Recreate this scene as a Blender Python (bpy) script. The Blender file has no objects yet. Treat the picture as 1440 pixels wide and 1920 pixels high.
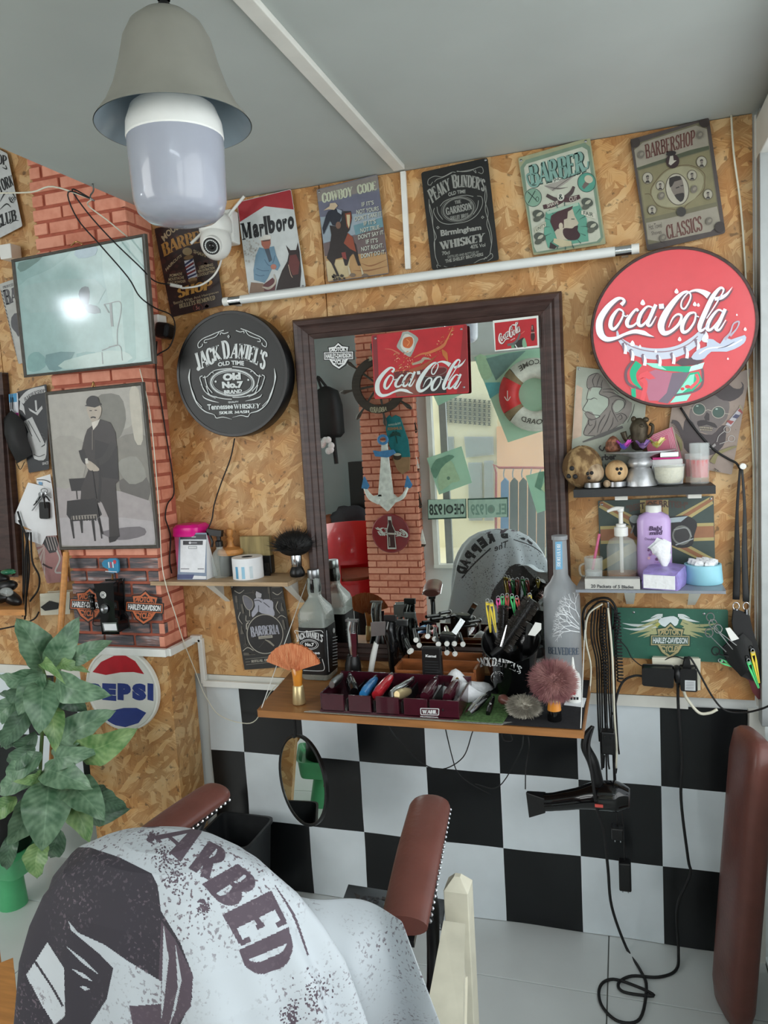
import bpy,math,random
from mathutils import Vector as V,Matrix
from math import sin,cos,pi,radians
random.seed(7)
S=bpy.context.scene
LINK=S.collection.objects.link
ORD=['first','second','third','fourth','fifth','sixth','seventh','eighth','ninth','tenth','eleventh','twelfth']
# ------------------------------------------------------------------ camera
YAW,PIT,ROL,F=0.31070777,-0.10944017,-0.058272,1420.18543
_f=V((-sin(YAW)*cos(PIT),cos(YAW)*cos(PIT),sin(PIT)))
_r=V((cos(YAW),sin(YAW),0));_u=_r.cross(_f)
_r,_u=_r*cos(ROL)+_u*sin(ROL),_u*cos(ROL)-_r*sin(ROL)
CAM=V((0,-2.27,1.613))
cd=bpy.data.cameras.new('camera');cam=bpy.data.objects.new('camera',cd);LINK(cam)
cam.matrix_world=Matrix(((_r.x,_u.x,-_f.x,CAM.x),(_r.y,_u.y,-_f.y,CAM.y),(_r.z,_u.z,-_f.z,CAM.z),(0,0,0,1)))
cd.sensor_fit='VERTICAL';cd.sensor_height=36;cd.lens=F/1920*36;cd.clip_start=.02
S.camera=cam
# ------------------------------------------------------------------ daylight
W=bpy.data.worlds.new('sky');S.world=W;W.use_nodes=True
wn=W.node_tree.nodes;bg=wn['Background'];bg.inputs[0].default_value=(.86,.93,1,1);bg.inputs[1].default_value=2.2
def area(name,loc,tgt,sx,sy,power,col=(1,1,1)):
 l=bpy.data.lights.new(name,'AREA');l.shape='RECTANGLE';l.size=sx;l.size_y=sy;l.energy=power;l.color=col
 o=bpy.data.objects.new(name,l);LINK(o);o.location=loc
 o.rotation_euler=(V(tgt)-V(loc)).to_track_quat('-Z','Y').to_euler();return o
area('shopfront_daylight',(1.0,-2.0,1.6),(-1.0,-.8,1.5),2.4,1.7,48,(.98,.99,.97))
area('rear_left_fill',(-3.2,-3.3,1.8),(-1.6,0,1.1),1.6,1.8,50,(.98,.99,.97))  # added fill light standing inside the room, no door is modelled here
S.view_settings.view_transform='Standard';S.view_settings.look='None'
S.view_settings.gamma=1;S.view_settings.use_curve_mapping=False;S.view_settings.exposure=-0.2
try:
 S.cycles.use_denoising=True;S.cycles.max_bounces=10;S.cycles.transparent_max_bounces=16
 S.cycles.caustics_reflective=False;S.cycles.caustics_refractive=False;S.cycles.sample_clamp_indirect=4
except Exception:pass
# ------------------------------------------------------------------ photo pixel -> place in the room
def ray(x,y):return _f+_r*((x-720)/F)-_u*((y-960)/F)
def PY(x,y,Y=0.):d=ray(x,y);return CAM+d*((Y-CAM.y)/d.y)
def PX(x,y,X):d=ray(x,y);return CAM+d*((X-CAM.x)/d.x)
def PZ(x,y,Z):d=ray(x,y);return CAM+d*((Z-CAM.z)/d.z)
def PP(x,y,P0,N):d=ray(x,y);return CAM+d*((V(P0)-CAM).dot(N)/d.dot(N))
def pxm(P):  # pixels per metre at a point
 return F/((V(P)-CAM).dot(_f))
MIR=-.03
def rf(p):return V((p[0],2*MIR-p[1],p[2]))
def MY(x,y,Y):return rf(PY(x,y,Y))  # Y = depth seen in the mirror
# ------------------------------------------------------------------ materials
def lin(c):return tuple(((v/255+.055)/1.055)**2.4 if v>10 else v/255/12.92 for v in c[:3])+(1,)
MATS={}
def mk(name,col,rough=.5,metal=0,var=.12,ns=30,bump=0,coat=0,trans=0,ior=1.45,emis=0,alpha=1,stretch=None,spec=.5,sheen=0,col2=None,thr=(.45,.6),det=4,bns=None):
 if name in MATS:return MATS[name]
 m=bpy.data.materials.new(name);m.use_nodes=True;n=m.node_tree.nodes;L=m.node_tree.links;b=n['Principled BSDF']
 tc=n.new('ShaderNodeTexCoord');mp=n.new('ShaderNodeMapping');L.new(tc.outputs['Object'],mp.inputs[0])
 if stretch:mp.inputs['Scale'].default_value=stretch
 nz=n.new('ShaderNodeTexNoise');nz.inputs['Scale'].default_value=ns;nz.inputs['Detail'].default_value=det;L.new(mp.outputs[0],nz.inputs[0])
 rp=n.new('ShaderNodeValToRGB');L.new(nz.outputs[0],rp.inputs[0])
 c=lin(col)
 if col2:rp.color_ramp.elements[0].position,rp.color_ramp.elements[1].position=thr;a,z=c,lin(col2)
 else:rp.color_ramp.elements[0].position=.3;rp.color_ramp.elements[1].position=.7;a=tuple(x*(1-var)for x in c[:3])+(1,);z=tuple(min(1,x*(1+var))for x in c[:3])+(1,)
 rp.color_ramp.elements[0].color=a;rp.color_ramp.elements[1].color=z
 L.new(rp.outputs[0],b.inputs['Base Color'])
 b.inputs['Roughness'].default_value=rough;b.inputs['Metallic'].default_value=metal;b.inputs['IOR'].default_value=ior
 b.inputs['Coat Weight'].default_value=coat;b.inputs['Transmission Weight'].default_value=trans;b.inputs['Alpha'].default_value=alpha
 b.inputs['Specular IOR Level'].default_value=spec
 if sheen:b.inputs['Sheen Weight'].default_value=sheen
 if emis:b.inputs['Emission Color'].default_value=c;b.inputs['Emission Strength'].default_value=emis
 if bump:
  bn=n.new('ShaderNodeTexNoise');bn.inputs['Scale'].default_value=bns or ns*2;bn.inputs['Detail'].default_value=5;L.new(mp.outputs[0],bn.inputs[0])
  bp=n.new('ShaderNodeBump');bp.inputs['Strength'].default_value=min(1,bump);bp.inputs['Distance'].default_value=.002*max(1,bump);L.new(bn.outputs[0],bp.inputs['Height']);L.new(bp.outputs[0],b.inputs['Normal'])
 MATS[name]=m;return m
def mk_print(name,rough=.45,emis=0,wear=.08,coat=0):
 if name in MATS:return MATS[name]
 m=bpy.data.materials.new(name);m.use_nodes=True;n=m.node_tree.nodes;L=m.node_tree.links;b=n['Principled BSDF']
 at=n.new('ShaderNodeAttribute');at.attribute_name='Col'
 tc=n.new('ShaderNodeTexCoord');nz=n.new('ShaderNodeTexNoise');nz.inputs['Scale'].default_value=35;nz.inputs['Detail'].default_value=6;L.new(tc.outputs['Object'],nz.inputs[0])
 mr=n.new('ShaderNodeMapRange');mr.inputs[1].default_value=.3;mr.inputs[2].default_value=.7;mr.inputs[3].default_value=1-wear;mr.inputs[4].default_value=1+wear;L.new(nz.outputs[0],mr.inputs[0])
 mx=n.new('ShaderNodeVectorMath');mx.operation='SCALE';L.new(at.outputs['Color'],mx.inputs[0]);L.new(mr.outputs[0],mx.inputs['Scale'])
 L.new(mx.outputs[0],b.inputs['Base Color']);b.inputs['Roughness'].default_value=rough;b.inputs['Coat Weight'].default_value=coat
 if coat:b.inputs['Coat Roughness'].default_value=.1
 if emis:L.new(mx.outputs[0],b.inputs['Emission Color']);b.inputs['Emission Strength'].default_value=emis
 MATS[name]=m;return m
def mk_osb():
 m=bpy.data.materials.new('osb');m.use_nodes=True;n=m.node_tree.nodes;L=m.node_tree.links;b=n['Principled BSDF']
 ge=n.new('ShaderNodeNewGeometry')
# surface coordinates: (x+y, z) so that side faces keep the flakes
 sp=n.new('ShaderNodeSeparateXYZ');L.new(ge.outputs['Position'],sp.inputs[0])
 ad=n.new('ShaderNodeMath');ad.operation='ADD';L.new(sp.outputs[0],ad.inputs[0]);L.new(sp.outputs[1],ad.inputs[1])
 cb=n.new('ShaderNodeCombineXYZ');L.new(ad.outputs[0],cb.inputs[0]);L.new(sp.outputs[2],cb.inputs[1])
 wz=n.new('ShaderNodeTexNoise');wz.inputs['Scale'].default_value=9;wz.inputs['Detail'].default_value=3;L.new(cb.outputs[0],wz.inputs[0])
 ws=n.new('ShaderNodeVectorMath');ws.operation='MULTIPLY_ADD';L.new(wz.outputs['Color'],ws.inputs[0]);ws.inputs[1].default_value=(.05,.05,0);L.new(cb.outputs[0],ws.inputs[2])
 def layer(ang,sx,sy,seed):
  mp=n.new('ShaderNodeMapping');mp.inputs['Rotation'].default_value=(0,0,ang);mp.inputs['Location'].default_value=(seed,seed*.7,0);L.new(ws.outputs[0],mp.inputs[0])
  m2=n.new('ShaderNodeMapping');m2.inputs['Scale'].default_value=(sx,sy,1);L.new(mp.outputs[0],m2.inputs[0])
  vo=n.new('ShaderNodeTexVoronoi');vo.voronoi_dimensions='2D';vo.inputs['Scale'].default_value=1;vo.inputs['Randomness'].default_value=1;L.new(m2.outputs[0],vo.inputs[0])
  sc=n.new('ShaderNodeSeparateColor');L.new(vo.outputs['Color'],sc.inputs[0])
  fi=n.new('ShaderNodeTexNoise');fi.inputs['Scale'].default_value=1;fi.inputs['Detail'].default_value=3
  m3=n.new('ShaderNodeMapping');m3.inputs['Scale'].default_value=(sx*1.5,sy*8,1);L.new(mp.outputs[0],m3.inputs[0]);L.new(m3.outputs[0],fi.inputs[0]);hc=n.new('ShaderNodeMath');hc.operation='MULTIPLY';hc.inputs[1].default_value=.5;L.new(sc.outputs[0],hc.inputs[0])
  a=n.new('ShaderNodeMath');a.operation='MULTIPLY_ADD';L.new(fi.outputs[0],a.inputs[0]);a.inputs[1].default_value=.7;L.new(hc.outputs[0],a.inputs[2])
  return a.outputs[0],sc.outputs[1],vo.outputs['Distance']
 A=layer(.35,13,40,1.3);B=layer(1.5,15,48,4.1);C=layer(2.5,18,52,7.7)
 def pick(x,y,k,t):
  g=n.new('ShaderNodeMath');g.operation='GREATER_THAN';L.new(k,g.inputs[0]);g.inputs[1].default_value=t
  mx=n.new('ShaderNodeMix');L.new(g.outputs[0],mx.inputs[0]);L.new(x,mx.inputs[2]);L.new(y,mx.inputs[3]);return mx.outputs[0]
 v=pick(A[0],B[0],B[1],.5);v=pick(v,C[0],C[1],.58)
 big=n.new('ShaderNodeTexNoise');big.inputs['Scale'].default_value=2.2;big.inputs['Detail'].default_value=4;L.new(cb.outputs[0],big.inputs[0])
 bm=n.new('ShaderNodeMath');bm.operation='MULTIPLY_ADD';L.new(big.outputs[0],bm.inputs[0]);bm.inputs[1].default_value=.55;L.new(v,bm.inputs[2])
 rp=n.new('ShaderNodeValToRGB');L.new(bm.outputs[0],rp.inputs[0]);e=rp.color_ramp.elements
 e[0].position=.3;e[0].color=lin((134,94,54));e[1].position=1.15;e[1].color=lin((214,178,128))
 for p,c in((.55,(170,126,78)),(.72,(182,138,88)),(.9,(192,150,100))):x=e.new(p);x.color=lin(c)
 sp2=n.new('ShaderNodeTexNoise');sp2.inputs['Scale'].default_value=46;sp2.inputs['Detail'].default_value=3;L.new(ws.outputs[0],sp2.inputs[0])
 r2=n.new('ShaderNodeMapRange');r2.inputs[1].default_value=.3;r2.inputs[2].default_value=.38;r2.inputs[3].default_value=.45;r2.inputs[4].default_value=1;L.new(sp2.outputs[0],r2.inputs[0])
 hu=n.new('ShaderNodeMix');hu.data_type='RGBA';hu.blend_type='MULTIPLY';h2=n.new('ShaderNodeMapRange');h2.inputs[1].default_value=.42;h2.inputs[2].default_value=.62;L.new(wz.outputs[0],h2.inputs[0]);L.new(h2.outputs[0],hu.inputs[0]);L.new(rp.outputs[0],hu.inputs[6]);hu.inputs[7].default_value=(.93,.78,.6,1)
 mu=n.new('ShaderNodeVectorMath');mu.operation='SCALE';L.new(hu.outputs[2],mu.inputs[0]);L.new(r2.outputs[0],mu.inputs['Scale'])
 L.new(mu.outputs[0],b.inputs['Base Color']);b.inputs['Roughness'].default_value=.5
 bp=n.new('ShaderNodeBump');bp.inputs['Strength'].default_value=.4;bp.inputs['Distance'].default_value=.002;L.new(v,bp.inputs['Height']);L.new(bp.outputs[0],b.inputs['Normal'])
 MATS['osb']=m;return m
def mk_brick(name,colA,colB,smear=0):
 m=bpy.data.materials.new(name);m.use_nodes=True;n=m.node_tree.nodes;L=m.node_tree.links;b=n['Principled BSDF']
 oi=n.new('ShaderNodeObjectInfo');ge=n.new('ShaderNodeNewGeometry')
 nz=n.new('ShaderNodeTexNoise');nz.inputs['Scale'].default_value=40;nz.inputs['Detail'].default_value=5;L.new(ge.outputs['Position'],nz.inputs[0])
 a=n.new('ShaderNodeMath');a.operation='MULTIPLY_ADD';L.new(oi.outputs['Random'],a.inputs[0]);a.inputs[1].default_value=.5;L.new(nz.outputs[0],a.inputs[2])
 rp=n.new('ShaderNodeValToRGB');L.new(a.outputs[0],rp.inputs[0]);e=rp.color_ramp.elements;e[0].position=.35;e[0].color=lin(colA);e[1].position=1;e[1].color=lin(colB)
 out=rp.outputs[0]
 if smear:
  mp=n.new('ShaderNodeMapping');mp.inputs['Scale'].default_value=(10,10,75);L.new(ge.outputs['Position'],mp.inputs[0])
  s=n.new('ShaderNodeTexNoise');s.inputs['Scale'].default_value=1;s.inputs['Detail'].default_value=5;L.new(mp.outputs[0],s.inputs[0])
  r=n.new('ShaderNodeValToRGB');L.new(s.outputs[0],r.inputs[0]);q=r.color_ramp.elements;q[0].position=.3;q[0].color=lin((58,58,62));q[1].position=.72;q[1].color=lin((176,176,180));x=q.new(.5);x.color=lin((92,88,92));x=q.new(.6);x.color=lin((140,110,104));out=r.outputs[0]
 L.new(out,b.inputs['Base Color']);b.inputs['Roughness'].default_value=.7
 bp=n.new('ShaderNodeBump');bp.inputs['Strength'].default_value=.3;bp.inputs['Distance'].default_value=.001;L.new(nz.outputs[0],bp.inputs['Height']);L.new(bp.outputs[0],b.inputs['Normal'])
 MATS[name]=m;return m
# ------------------------------------------------------------------ mesh builder
def cat(pts,k=6,closed=False):
 pts=[V(p)for p in pts];n=len(pts)
 if n<3:return pts
 out=[]
 for i in range(n if closed else n-1):
  p1,p2=pts[i],pts[(i+1)%n]
  p0=pts[(i-1)%n]if closed or i>0 else p1*2-p2
  p3=pts[(i+2)%n]if closed or i+2<n else p2*2-p1
  for j in range(k):
   t=j/k;out.append(.5*((2*p1)+(p2-p0)*t+(2*p0-5*p1+4*p2-p3)*t*t+(3*p1-p0-3*p2+p3)*t**3))
 if not closed:out.append(pts[-1])
 return out
def interp(w,n):
 if not isinstance(w,(list,tuple)):return[w]*n
 o=[]
 for i in range(n):
  t=i/max(1,n-1)*(len(w)-1);j=min(int(t),len(w)-2);o.append(w[j]+(w[j+1]-w[j])*(t-j))
 return o
def axes(z,x=None):
 z=V(z).normalized();x=V(x)if x else(V((1,0,0))if abs(z.x)<.9 else V((0,1,0)))
 x=(x-z*x.dot(z)).normalized();y=z.cross(x);return x,y,z
def FR(o,z=(0,0,1),x=None):
 a,b,c=axes(z,x);o=V(o)
 return Matrix(((a.x,b.x,c.x,o.x),(a.y,b.y,c.y,o.y),(a.z,b.z,c.z,o.z),(0,0,0,1)))
class M:
 def __init__(s,mat=None):s.v=[];s.f=[];s.m=[];s.c=[];s.mats=[];s.i=0;s.col=None;s.use(mat)if mat else None
 def use(s,mat,col=None):
  mat=MATS[mat]if isinstance(mat,str)else mat
  if mat not in s.mats:s.mats.append(mat)
  s.i=s.mats.index(mat);s.col=lin(col)if col else None;return s
 def add(s,vs,fs):
  o=len(s.v);s.v+=[tuple(v)for v in vs]
  for f in fs:s.f.append(tuple(o+i for i in f));s.m.append(s.i);s.c.append(s.col or(1,1,1,1))
  return s
 def box(s,c,d,R=None,taper=1):
  c=V(c);x,y,z=d[0]/2,d[1]/2,d[2]/2
  vs=[V((a*x*(taper if k>0 else 1),b*y*(taper if k>0 else 1),k*z))for k in(-1,1)for a,b in((-1,-1),(1,-1),(1,1),(-1,1))]
  if R is not None:vs=[R@v for v in vs]
  return s.add([c+v for v in vs],[(3,2,1,0),(4,5,6,7),(0,1,5,4),(1,2,6,5),(2,3,7,6),(3,0,4,7)])
 def bar(s,a,b,w,h,up=(0,0,1)):
  a,b=V(a),V(b);z=b-a;X,Y,Z=axes(z,up)
  vs=[p+X*i*h/2+Y*j*w/2 for p in(a,b)for i,j in((-1,-1),(1,-1),(1,1),(-1,1))]
  return s.add(vs,[(3,2,1,0),(4,5,6,7),(0,1,5,4),(1,2,6,5),(2,3,7,6),(3,0,4,7)])
 def slab(s,pts,t):  # polygon (3D points) thickened along vector t
  pts=[V(p)for p in pts];t=V(t);n=len(pts)
  return s.add(pts+[p+t for p in pts],[tuple(range(n)),tuple(range(2*n-1,n-1,-1))]+[(i,(i+1)%n,n+(i+1)%n,n+i)for i in range(n)])
 def rings(s,R,closed=False,cap=True):
  n=len(R[0]);vs=[p for r in R for p in r];fs=[]
  for i in range(len(R)-(0 if closed else 1)):
   a,b=i*n,((i+1)%len(R))*n
   fs+=[(a+j,a+(j+1)%n,b+(j+1)%n,b+j)for j in range(n)]
  if cap and not closed:fs+=[tuple(range(n-1,-1,-1)),tuple(range((len(R)-1)*n,len(R)*n))]
  return s.add(vs,fs)
 def lathe(s,prof,fr=None,n=24,cap=True,sx=1,sy=1):
  fr=fr or Matrix();return s.rings([[fr@V((r*cos(2*pi*j/n)*sx,r*sin(2*pi*j/n)*sy,z))for j in range(n)]for r,z in prof],cap=cap)
 def sq(s,prof,fr=None,e=4,n=32):  # super-ellipse lathe: (rx, ry, z)
  fr=fr or Matrix();R=[]
  for rx,ry,z in prof:
   r=[]
   for j in range(n):
    c,d=cos(2*pi*(j+.5)/n),sin(2*pi*(j+.5)/n)
    r.append(fr@V((rx*math.copysign(abs(c)**(2/e),c),ry*math.copysign(abs(d)**(2/e),d),z)))
   R.append(r)
  return s.rings(R)
 def tube(s,pts,r,n=8,k=5,closed=False,flat=1,up=None):
  P=cat(pts,k,closed)if k>1 else[V(p)for p in pts];rr=interp(r,len(P));R=[];X=None
  for i,p in enumerate(P):
   d=(P[(i+1)%len(P)]if closed or i<len(P)-1 else p)-(P[i-1]if closed or i>0 else p)
   if d.length<1e-9:d=V((0,0,1))
   if up:X,Y,Z=axes(d,up)
   else:X,Y,Z=axes(d,X)
   R.append([p+(X*cos(2*pi*j/n)+Y*sin(2*pi*j/n)*flat)*rr[i]for j in range(n)])
  return s.rings(R,closed)
 def ball(s,c,r,fr=None,nu=16,nv=10,fn=None):
  r=r if isinstance(r,(tuple,list))else(r,r,r);c=V(c);vs=[];fs=[]
  for i in range(nv+1):
   th=pi*i/nv
   for j in range(nu):
    ph=2*pi*j/nu;d=V((sin(th)*cos(ph),sin(th)*sin(ph),cos(th)));k=fn(d)if fn else 1
    p=V((d.x*r[0],d.y*r[1],d.z*r[2]))*k;vs.append(c+((fr.to_3x3()@p)if fr else p))
  for i in range(nv):
   for j in range(nu):a=i*nu;fs.append((a+j,a+nu+j,a+nu+(j+1)%nu,a+(j+1)%nu))
  return s.add(vs,fs)
 def build(s,name,parent=None,smooth=False,bev=0,**kw):
  me=bpy.data.meshes.new(name);me.from_pydata(s.v,[],s.f)
  for m in s.mats:me.materials.append(m)
  if s.mats:me.polygons.foreach_set('material_index',s.m)
  if any(c!=(1,1,1,1)for c in s.c):
   at=me.attributes.new('Col','FLOAT_COLOR','FACE');at.data.foreach_set('color',[x for c in s.c for x in c])
  if smooth:
   me.polygons.foreach_set('use_smooth',[True]*len(me.polygons));me.update()
   if smooth is not True:
    me.validate();me.set_sharp_from_angle(angle=radians(smooth))
  me.update();o=bpy.data.objects.new(name,me);LINK(o)
  if bev:
   b=o.modifiers.new('edge','BEVEL');b.width=bev;b.segments=2;b.limit_method='ANGLE';b.angle_limit=radians(40)
  if parent:o.parent=parent
  return tag(o,**kw)
def tag(o,label=None,cat=None,group=None,kind=None):
 if label:o['label']=label
 if cat:o['category']=cat
 if group:o['group']=group
 if kind:o['kind']=kind
 return o
def thing(name,label,cat,group=None):o=bpy.data.objects.new(name,None);LINK(o);return tag(o,label,cat,group)
def copy_tree(o,mat,**kw):
 c=o.copy();LINK(c);ch=[x for x in bpy.data.objects if x.parent==o];c['xf']=1
 for k in('label','group'):
  if k in kw:c[k]=kw[k]
 for x in ch:
  d=x.copy();LINK(d);d.parent=c;d.matrix_local=mat@x.matrix_local
  for y in[q for q in bpy.data.objects if q.parent==x]:e=y.copy();LINK(e);e.parent=d
 if o.type=='MESH':c.matrix_local=mat@o.matrix_local
 return c
# ------------------------------------------------------------------ flat print (posters, labels, stickers)
_tc={}
def glyphs(t,bold):
 k=(t,bold)
 if k not in _tc:
  c=bpy.data.curves.new('t','FONT');c.body=t;c.resolution_u=3;c.offset=bold;o=bpy.data.objects.new('t',c);LINK(o)
  me=o.to_mesh();vs=[(v.co.x,v.co.y)for v in me.vertices];fs=[tuple(p.vertices)for p in me.polygons];o.to_mesh_clear();bpy.data.objects.remove(o);bpy.data.curves.remove(c)
  x0=min(v[0]for v in vs);x1=max(v[0]for v in vs);y0=min(v[1]for v in vs);y1=max(v[1]for v in vs)
  _tc[k]=([((v[0]-x0)/(x1-x0),(v[1]-y0)/(y1-y0))for v in vs],fs)
 return _tc[k]
class Print:
 def __init__(s,mp,n,mat='print',off=.0006):s.mp=mp;s.n=V(n).normalized();s.M=M(mat);s.mat=mat;s.k=0;s.off=off;s.o=(0,0,1);s.clip=None
 def crop(s,x,y,sc):s.o=(x,y,sc);return s
 def pts(s,P):
  d=s.n*(s.off+s.k*6e-5);Z=[(s.o[0]+p[0]/s.o[2],s.o[1]+p[1]/s.o[2])for p in P]
  if s.clip:Z=[s.keep(p)for p in Z]
  return[s.mp(*p)+d for p in Z]
 def keep(s,p):  # hold the print inside its sheet
  x,y=p;q=s.clip
  for i in range(4):
   (ax,ay),(bx,by)=q[i],q[(i+1)%4];dx,dy=bx-ax,by-ay;c=(dx*(y-ay)-dy*(x-ax))/(dx*dx+dy*dy)
   if c<0:x+=dy*c;y-=dx*c
  return x,y
 def poly(s,P,c,sm=0):
  if sm:P=[(p.x,p.y)for p in cat([(a[0],a[1],0)for a in P],sm,True)]
  s.M.use(s.mat,c).add(s.pts(P),[tuple(range(len(P)))]);s.k+=1;return s
 def ell(s,x,y,rx,ry,c,a=0,n=20,t=0):
  P=[(x+rx*cos(q)*cos(a)-ry*sin(q)*sin(a),y+rx*cos(q)*sin(a)+ry*sin(q)*cos(a))for q in[2*pi*i/n for i in range(n)]]
  return s.line(P,t,c,True,1)if t else s.poly(P,c)
 def line(s,P,w,c,closed=False,sm=5):
  P=[V((a[0],a[1],0))for a in P]
  if sm>1:P=cat(P,sm,closed)
  n=len(P);ws=interp(w,n);L=[];R=[]
  for i,p in enumerate(P):
   d=(P[(i+1)%n]if closed or i<n-1 else p)-(P[i-1]if closed or i>0 else p)
   d=d.normalized()if d.length>1e-6 else V((1,0,0));q=V((-d.y,d.x,0))*ws[i]/2;L.append(p+q);R.append(p-q)
  m=n if closed else n-1
  s.M.use(s.mat,c).add(s.pts([(p.x,p.y)for p in L+R]),[(i,(i+1)%n,n+(i+1)%n,n+i)for i in range(m)]);s.k+=1;return s
 def text(s,t,q,c,bold=.02,bow=0,dn=0,w=None):
# q: TL, TR, BR, BL corners of the lettering box; bow lifts the middle; dn: bow of the lower edge
  vs,fs=glyphs(t,bold);TL,TR,BR,BL=[V((a[0],a[1],0))for a in q];P=[]
  up=((TL-BL)+(TR-BR))*.5;H=up.normalized()if up.length else V((0,-1,0))
  for u,v in vs:
   if w:u=w(u)
   e=4*u*(1-u);p=(BL*(1-u)+BR*u)*(1-v)+(TL*(1-u)+TR*u)*v;p=p+H*e*(bow*v+(bow if dn is None else dn)*(1-v));P.append((p.x,p.y))
  s.M.use(s.mat,c).add(s.pts(P),fs);s.k+=1;return s
 def specks(s,box,n,c,r=(1,3),seed=1):
  rn=random.Random(seed)
  for i in range(n):
   x,y=rn.uniform(box[0],box[2]),rn.uniform(box[1],box[3]);k=rn.uniform(*r);a=rn.uniform(0,6)
   s.M.use(s.mat,c).add(s.pts([(x+k*cos(a+j*1.3)*rn.uniform(.6,1.3),y+k*sin(a+j*1.3)*rn.uniform(.6,1.3))for j in range(5)]),[(0,1,2,3,4)])
  s.k+=1;return s
 def build(s,name,parent,**kw):return s.M.build(name,parent,**kw)
def wallmp(Y):return lambda x,y:PY(x,y,Y)
# ================================================================== materials used throughout
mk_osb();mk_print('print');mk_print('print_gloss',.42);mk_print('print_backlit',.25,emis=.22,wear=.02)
mk('plaster',(214,218,216),.85,var=.04,ns=6,bump=.15,bns=60)
mk('ceiling_paint',(182,189,185),.8,var=.05,ns=3,bump=.1,bns=40)
mk('grey_wall',(150,160,160),.85,var=.05,ns=5)
mk('floor_tile',(214,219,218),.22,var=.04,ns=5,spec=.5);mk('grout',(120,122,118),.9)
mk('vinyl_white',(222,231,236),.3,var=.05,ns=8,bump=.2,bns=12);mk('vinyl_black',(20,22,24),.28,var=.2,ns=8,bump=.2,bns=12)
mk('mortar',(176,98,78),.85,var=.1,ns=30,bump=.3)
mk_brick('brick_salmon',(206,126,100),(232,160,134));mk_brick('brick_smeared',(120,80,70),(180,120,100),1)
mk('white_plastic',(232,233,228),.35,var=.03);mk('cream_plastic',(222,219,200),.4,var=.04);mk('white_paint',(226,226,218),.45,var=.05,ns=12)
mk('black_plastic',(20,20,21),.35,var=.1);mk('black_gloss',(12,12,13),.12,var=.1,coat=.4);mk('black_rubber',(24,24,25),.6,var=.15)
mk('charcoal',(46,47,48),.5,var=.1);mk('chrome',(210,212,214),.16,1,var=.03);mk('steel',(150,152,154),.3,1,var=.06);mk('gold',(206,170,110),.25,1,var=.05)
mk('alu',(168,172,172),.4,.6,var=.05);mk('dark_frame',(66,48,44),.38,var=.35,ns=14,stretch=(1,1,6),bump=.2);mk('mirror_silver',(238,244,240),.0,1,var=0)
mk('glass',(236,244,242),.03,alpha=.2,var=0);mk('frosted',(205,210,212),.35,trans=.75,var=.02,ior=1.3)
mk('wood',(196,136,76),.45,var=.2,ns=8,stretch=(1,8,8),bump=.1);mk('pale_wood',(176,150,118),.5,var=.2,ns=8,stretch=(1.5,12,12));mk('dark_wood',(60,52,46),.5,var=.25,ns=10,stretch=(1,8,8))
mk('brown_leather',(104,62,54),.34,var=.14,ns=14,bump=.3,bns=90);mk('paper',(236,238,240),.8,var=.02)
# ================================================================== room shell
def structure(o):o['kind']='structure';return o
XR,XL,YF,ZC,ZU=.40,-4.4,-3.10,2.37,2.78
PXR,PXL,PYF=-1.477,-1.832,-.142  # brick pillar: right side, left side, front
fl=structure(M('grout').box((-1.9,-2.4,-.03),(5.2,5.4,.05)).build('floor'))
tl=M('floor_tile').box((0,0,0),(.4365,.4365,.012)).build('tile',fl,bev=.0012);first=True
for i in range(-10,2):
 for j in range(-1,10):
  x=-.079+.44*i+.22;y=-.237-.44*j-.22
  if y>.2 or x>.75:continue
  if j==-1:y=-.1165;
  o=tl if first else tl.copy()
  if not first:LINK(o)
  first=False;o.location=(x,y if j>-1 else-.237+.22-.0,-.006)
wb=structure(M('plaster').box((-1.9,.085,1.37),(5.2,.12,2.85)).build('wall_back'))
def osb(x0,x1,z0,z1,y=0,t=.014,par=wb,side=None):
 m=M('osb')
 if side is None:m.box(((x0+x1)/2,y+t/2,(z0+z1)/2),(x1-x0-.003,t,z1-z0-.003))
 else:m.box((side-t/2,(x0+x1)/2,(z0+z1)/2),(t,x1-x0,z1-z0-.003))
 return m.build('osb_panel',par,bev=.001)
osb(-.878,.337,.79,2.37);osb(-1.5,-.878,.79,2.37);osb(-2.16,-1.80,.79,2.74);osb(-3.2,-2.16,.79,2.74)
# printed black and white vinyl under the boards
cols=[.318,.083,-.157,-.398,-.64,-.872,-1.075,-1.305,-1.436];rows=[.757,.506,.254,.002]
for i in range(8):
 for j in range(3):
  x1,x0=cols[i],cols[i+1];z1,z0=rows[j],rows[j+1]
  if i>6 and j==2:continue
  m=M('vinyl_black' if(i+j)%2==0 else 'vinyl_white');n=5;vs=[]
  for a in range(n+1):
   for b in range(n+1):
    x=x0+(x1-x0)*a/n;z=z0+(z1-z0)*b/n;vs.append((x,.018-.004*sin(x*9+z*5)**2-.002*sin(z*23+x*7),z))
  m.add(vs,[(a*(n+1)+b,(a+1)*(n+1)+b,(a+1)*(n+1)+b+1,a*(n+1)+b+1)for a in range(n)for b in range(n)])
  m.build('vinyl_square',wb,smooth=True)
for k,(x0,x1,z0,z1)in enumerate(((-2.24,-2.0,.506,.757),(-2.48,-2.24,.506,.757),(-2.0,-1.83,.506,.757),(-2.24,-2.0,.254,.506),(-2.48,-2.24,.254,.506),(-2.0,-1.83,.254,.506))):
 M('vinyl_black' if k in(0,4,5)else 'vinyl_white').box(((x0+x1)/2,.014,(z0+z1)/2),(x1-x0,.004,z1-z0)).build('vinyl_square',wb)
M('white_paint').box((-.64,.012,.772),(1.6,.02,.034)).build('wall_strip',wb)
M('white_paint').box((-2.3,.012,.772),(.94,.02,.034)).build('wall_strip',wb)
M('white_paint').box((.34,.008,.38),(.04,.03,.76)).build('wall_strip',wb)
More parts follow.
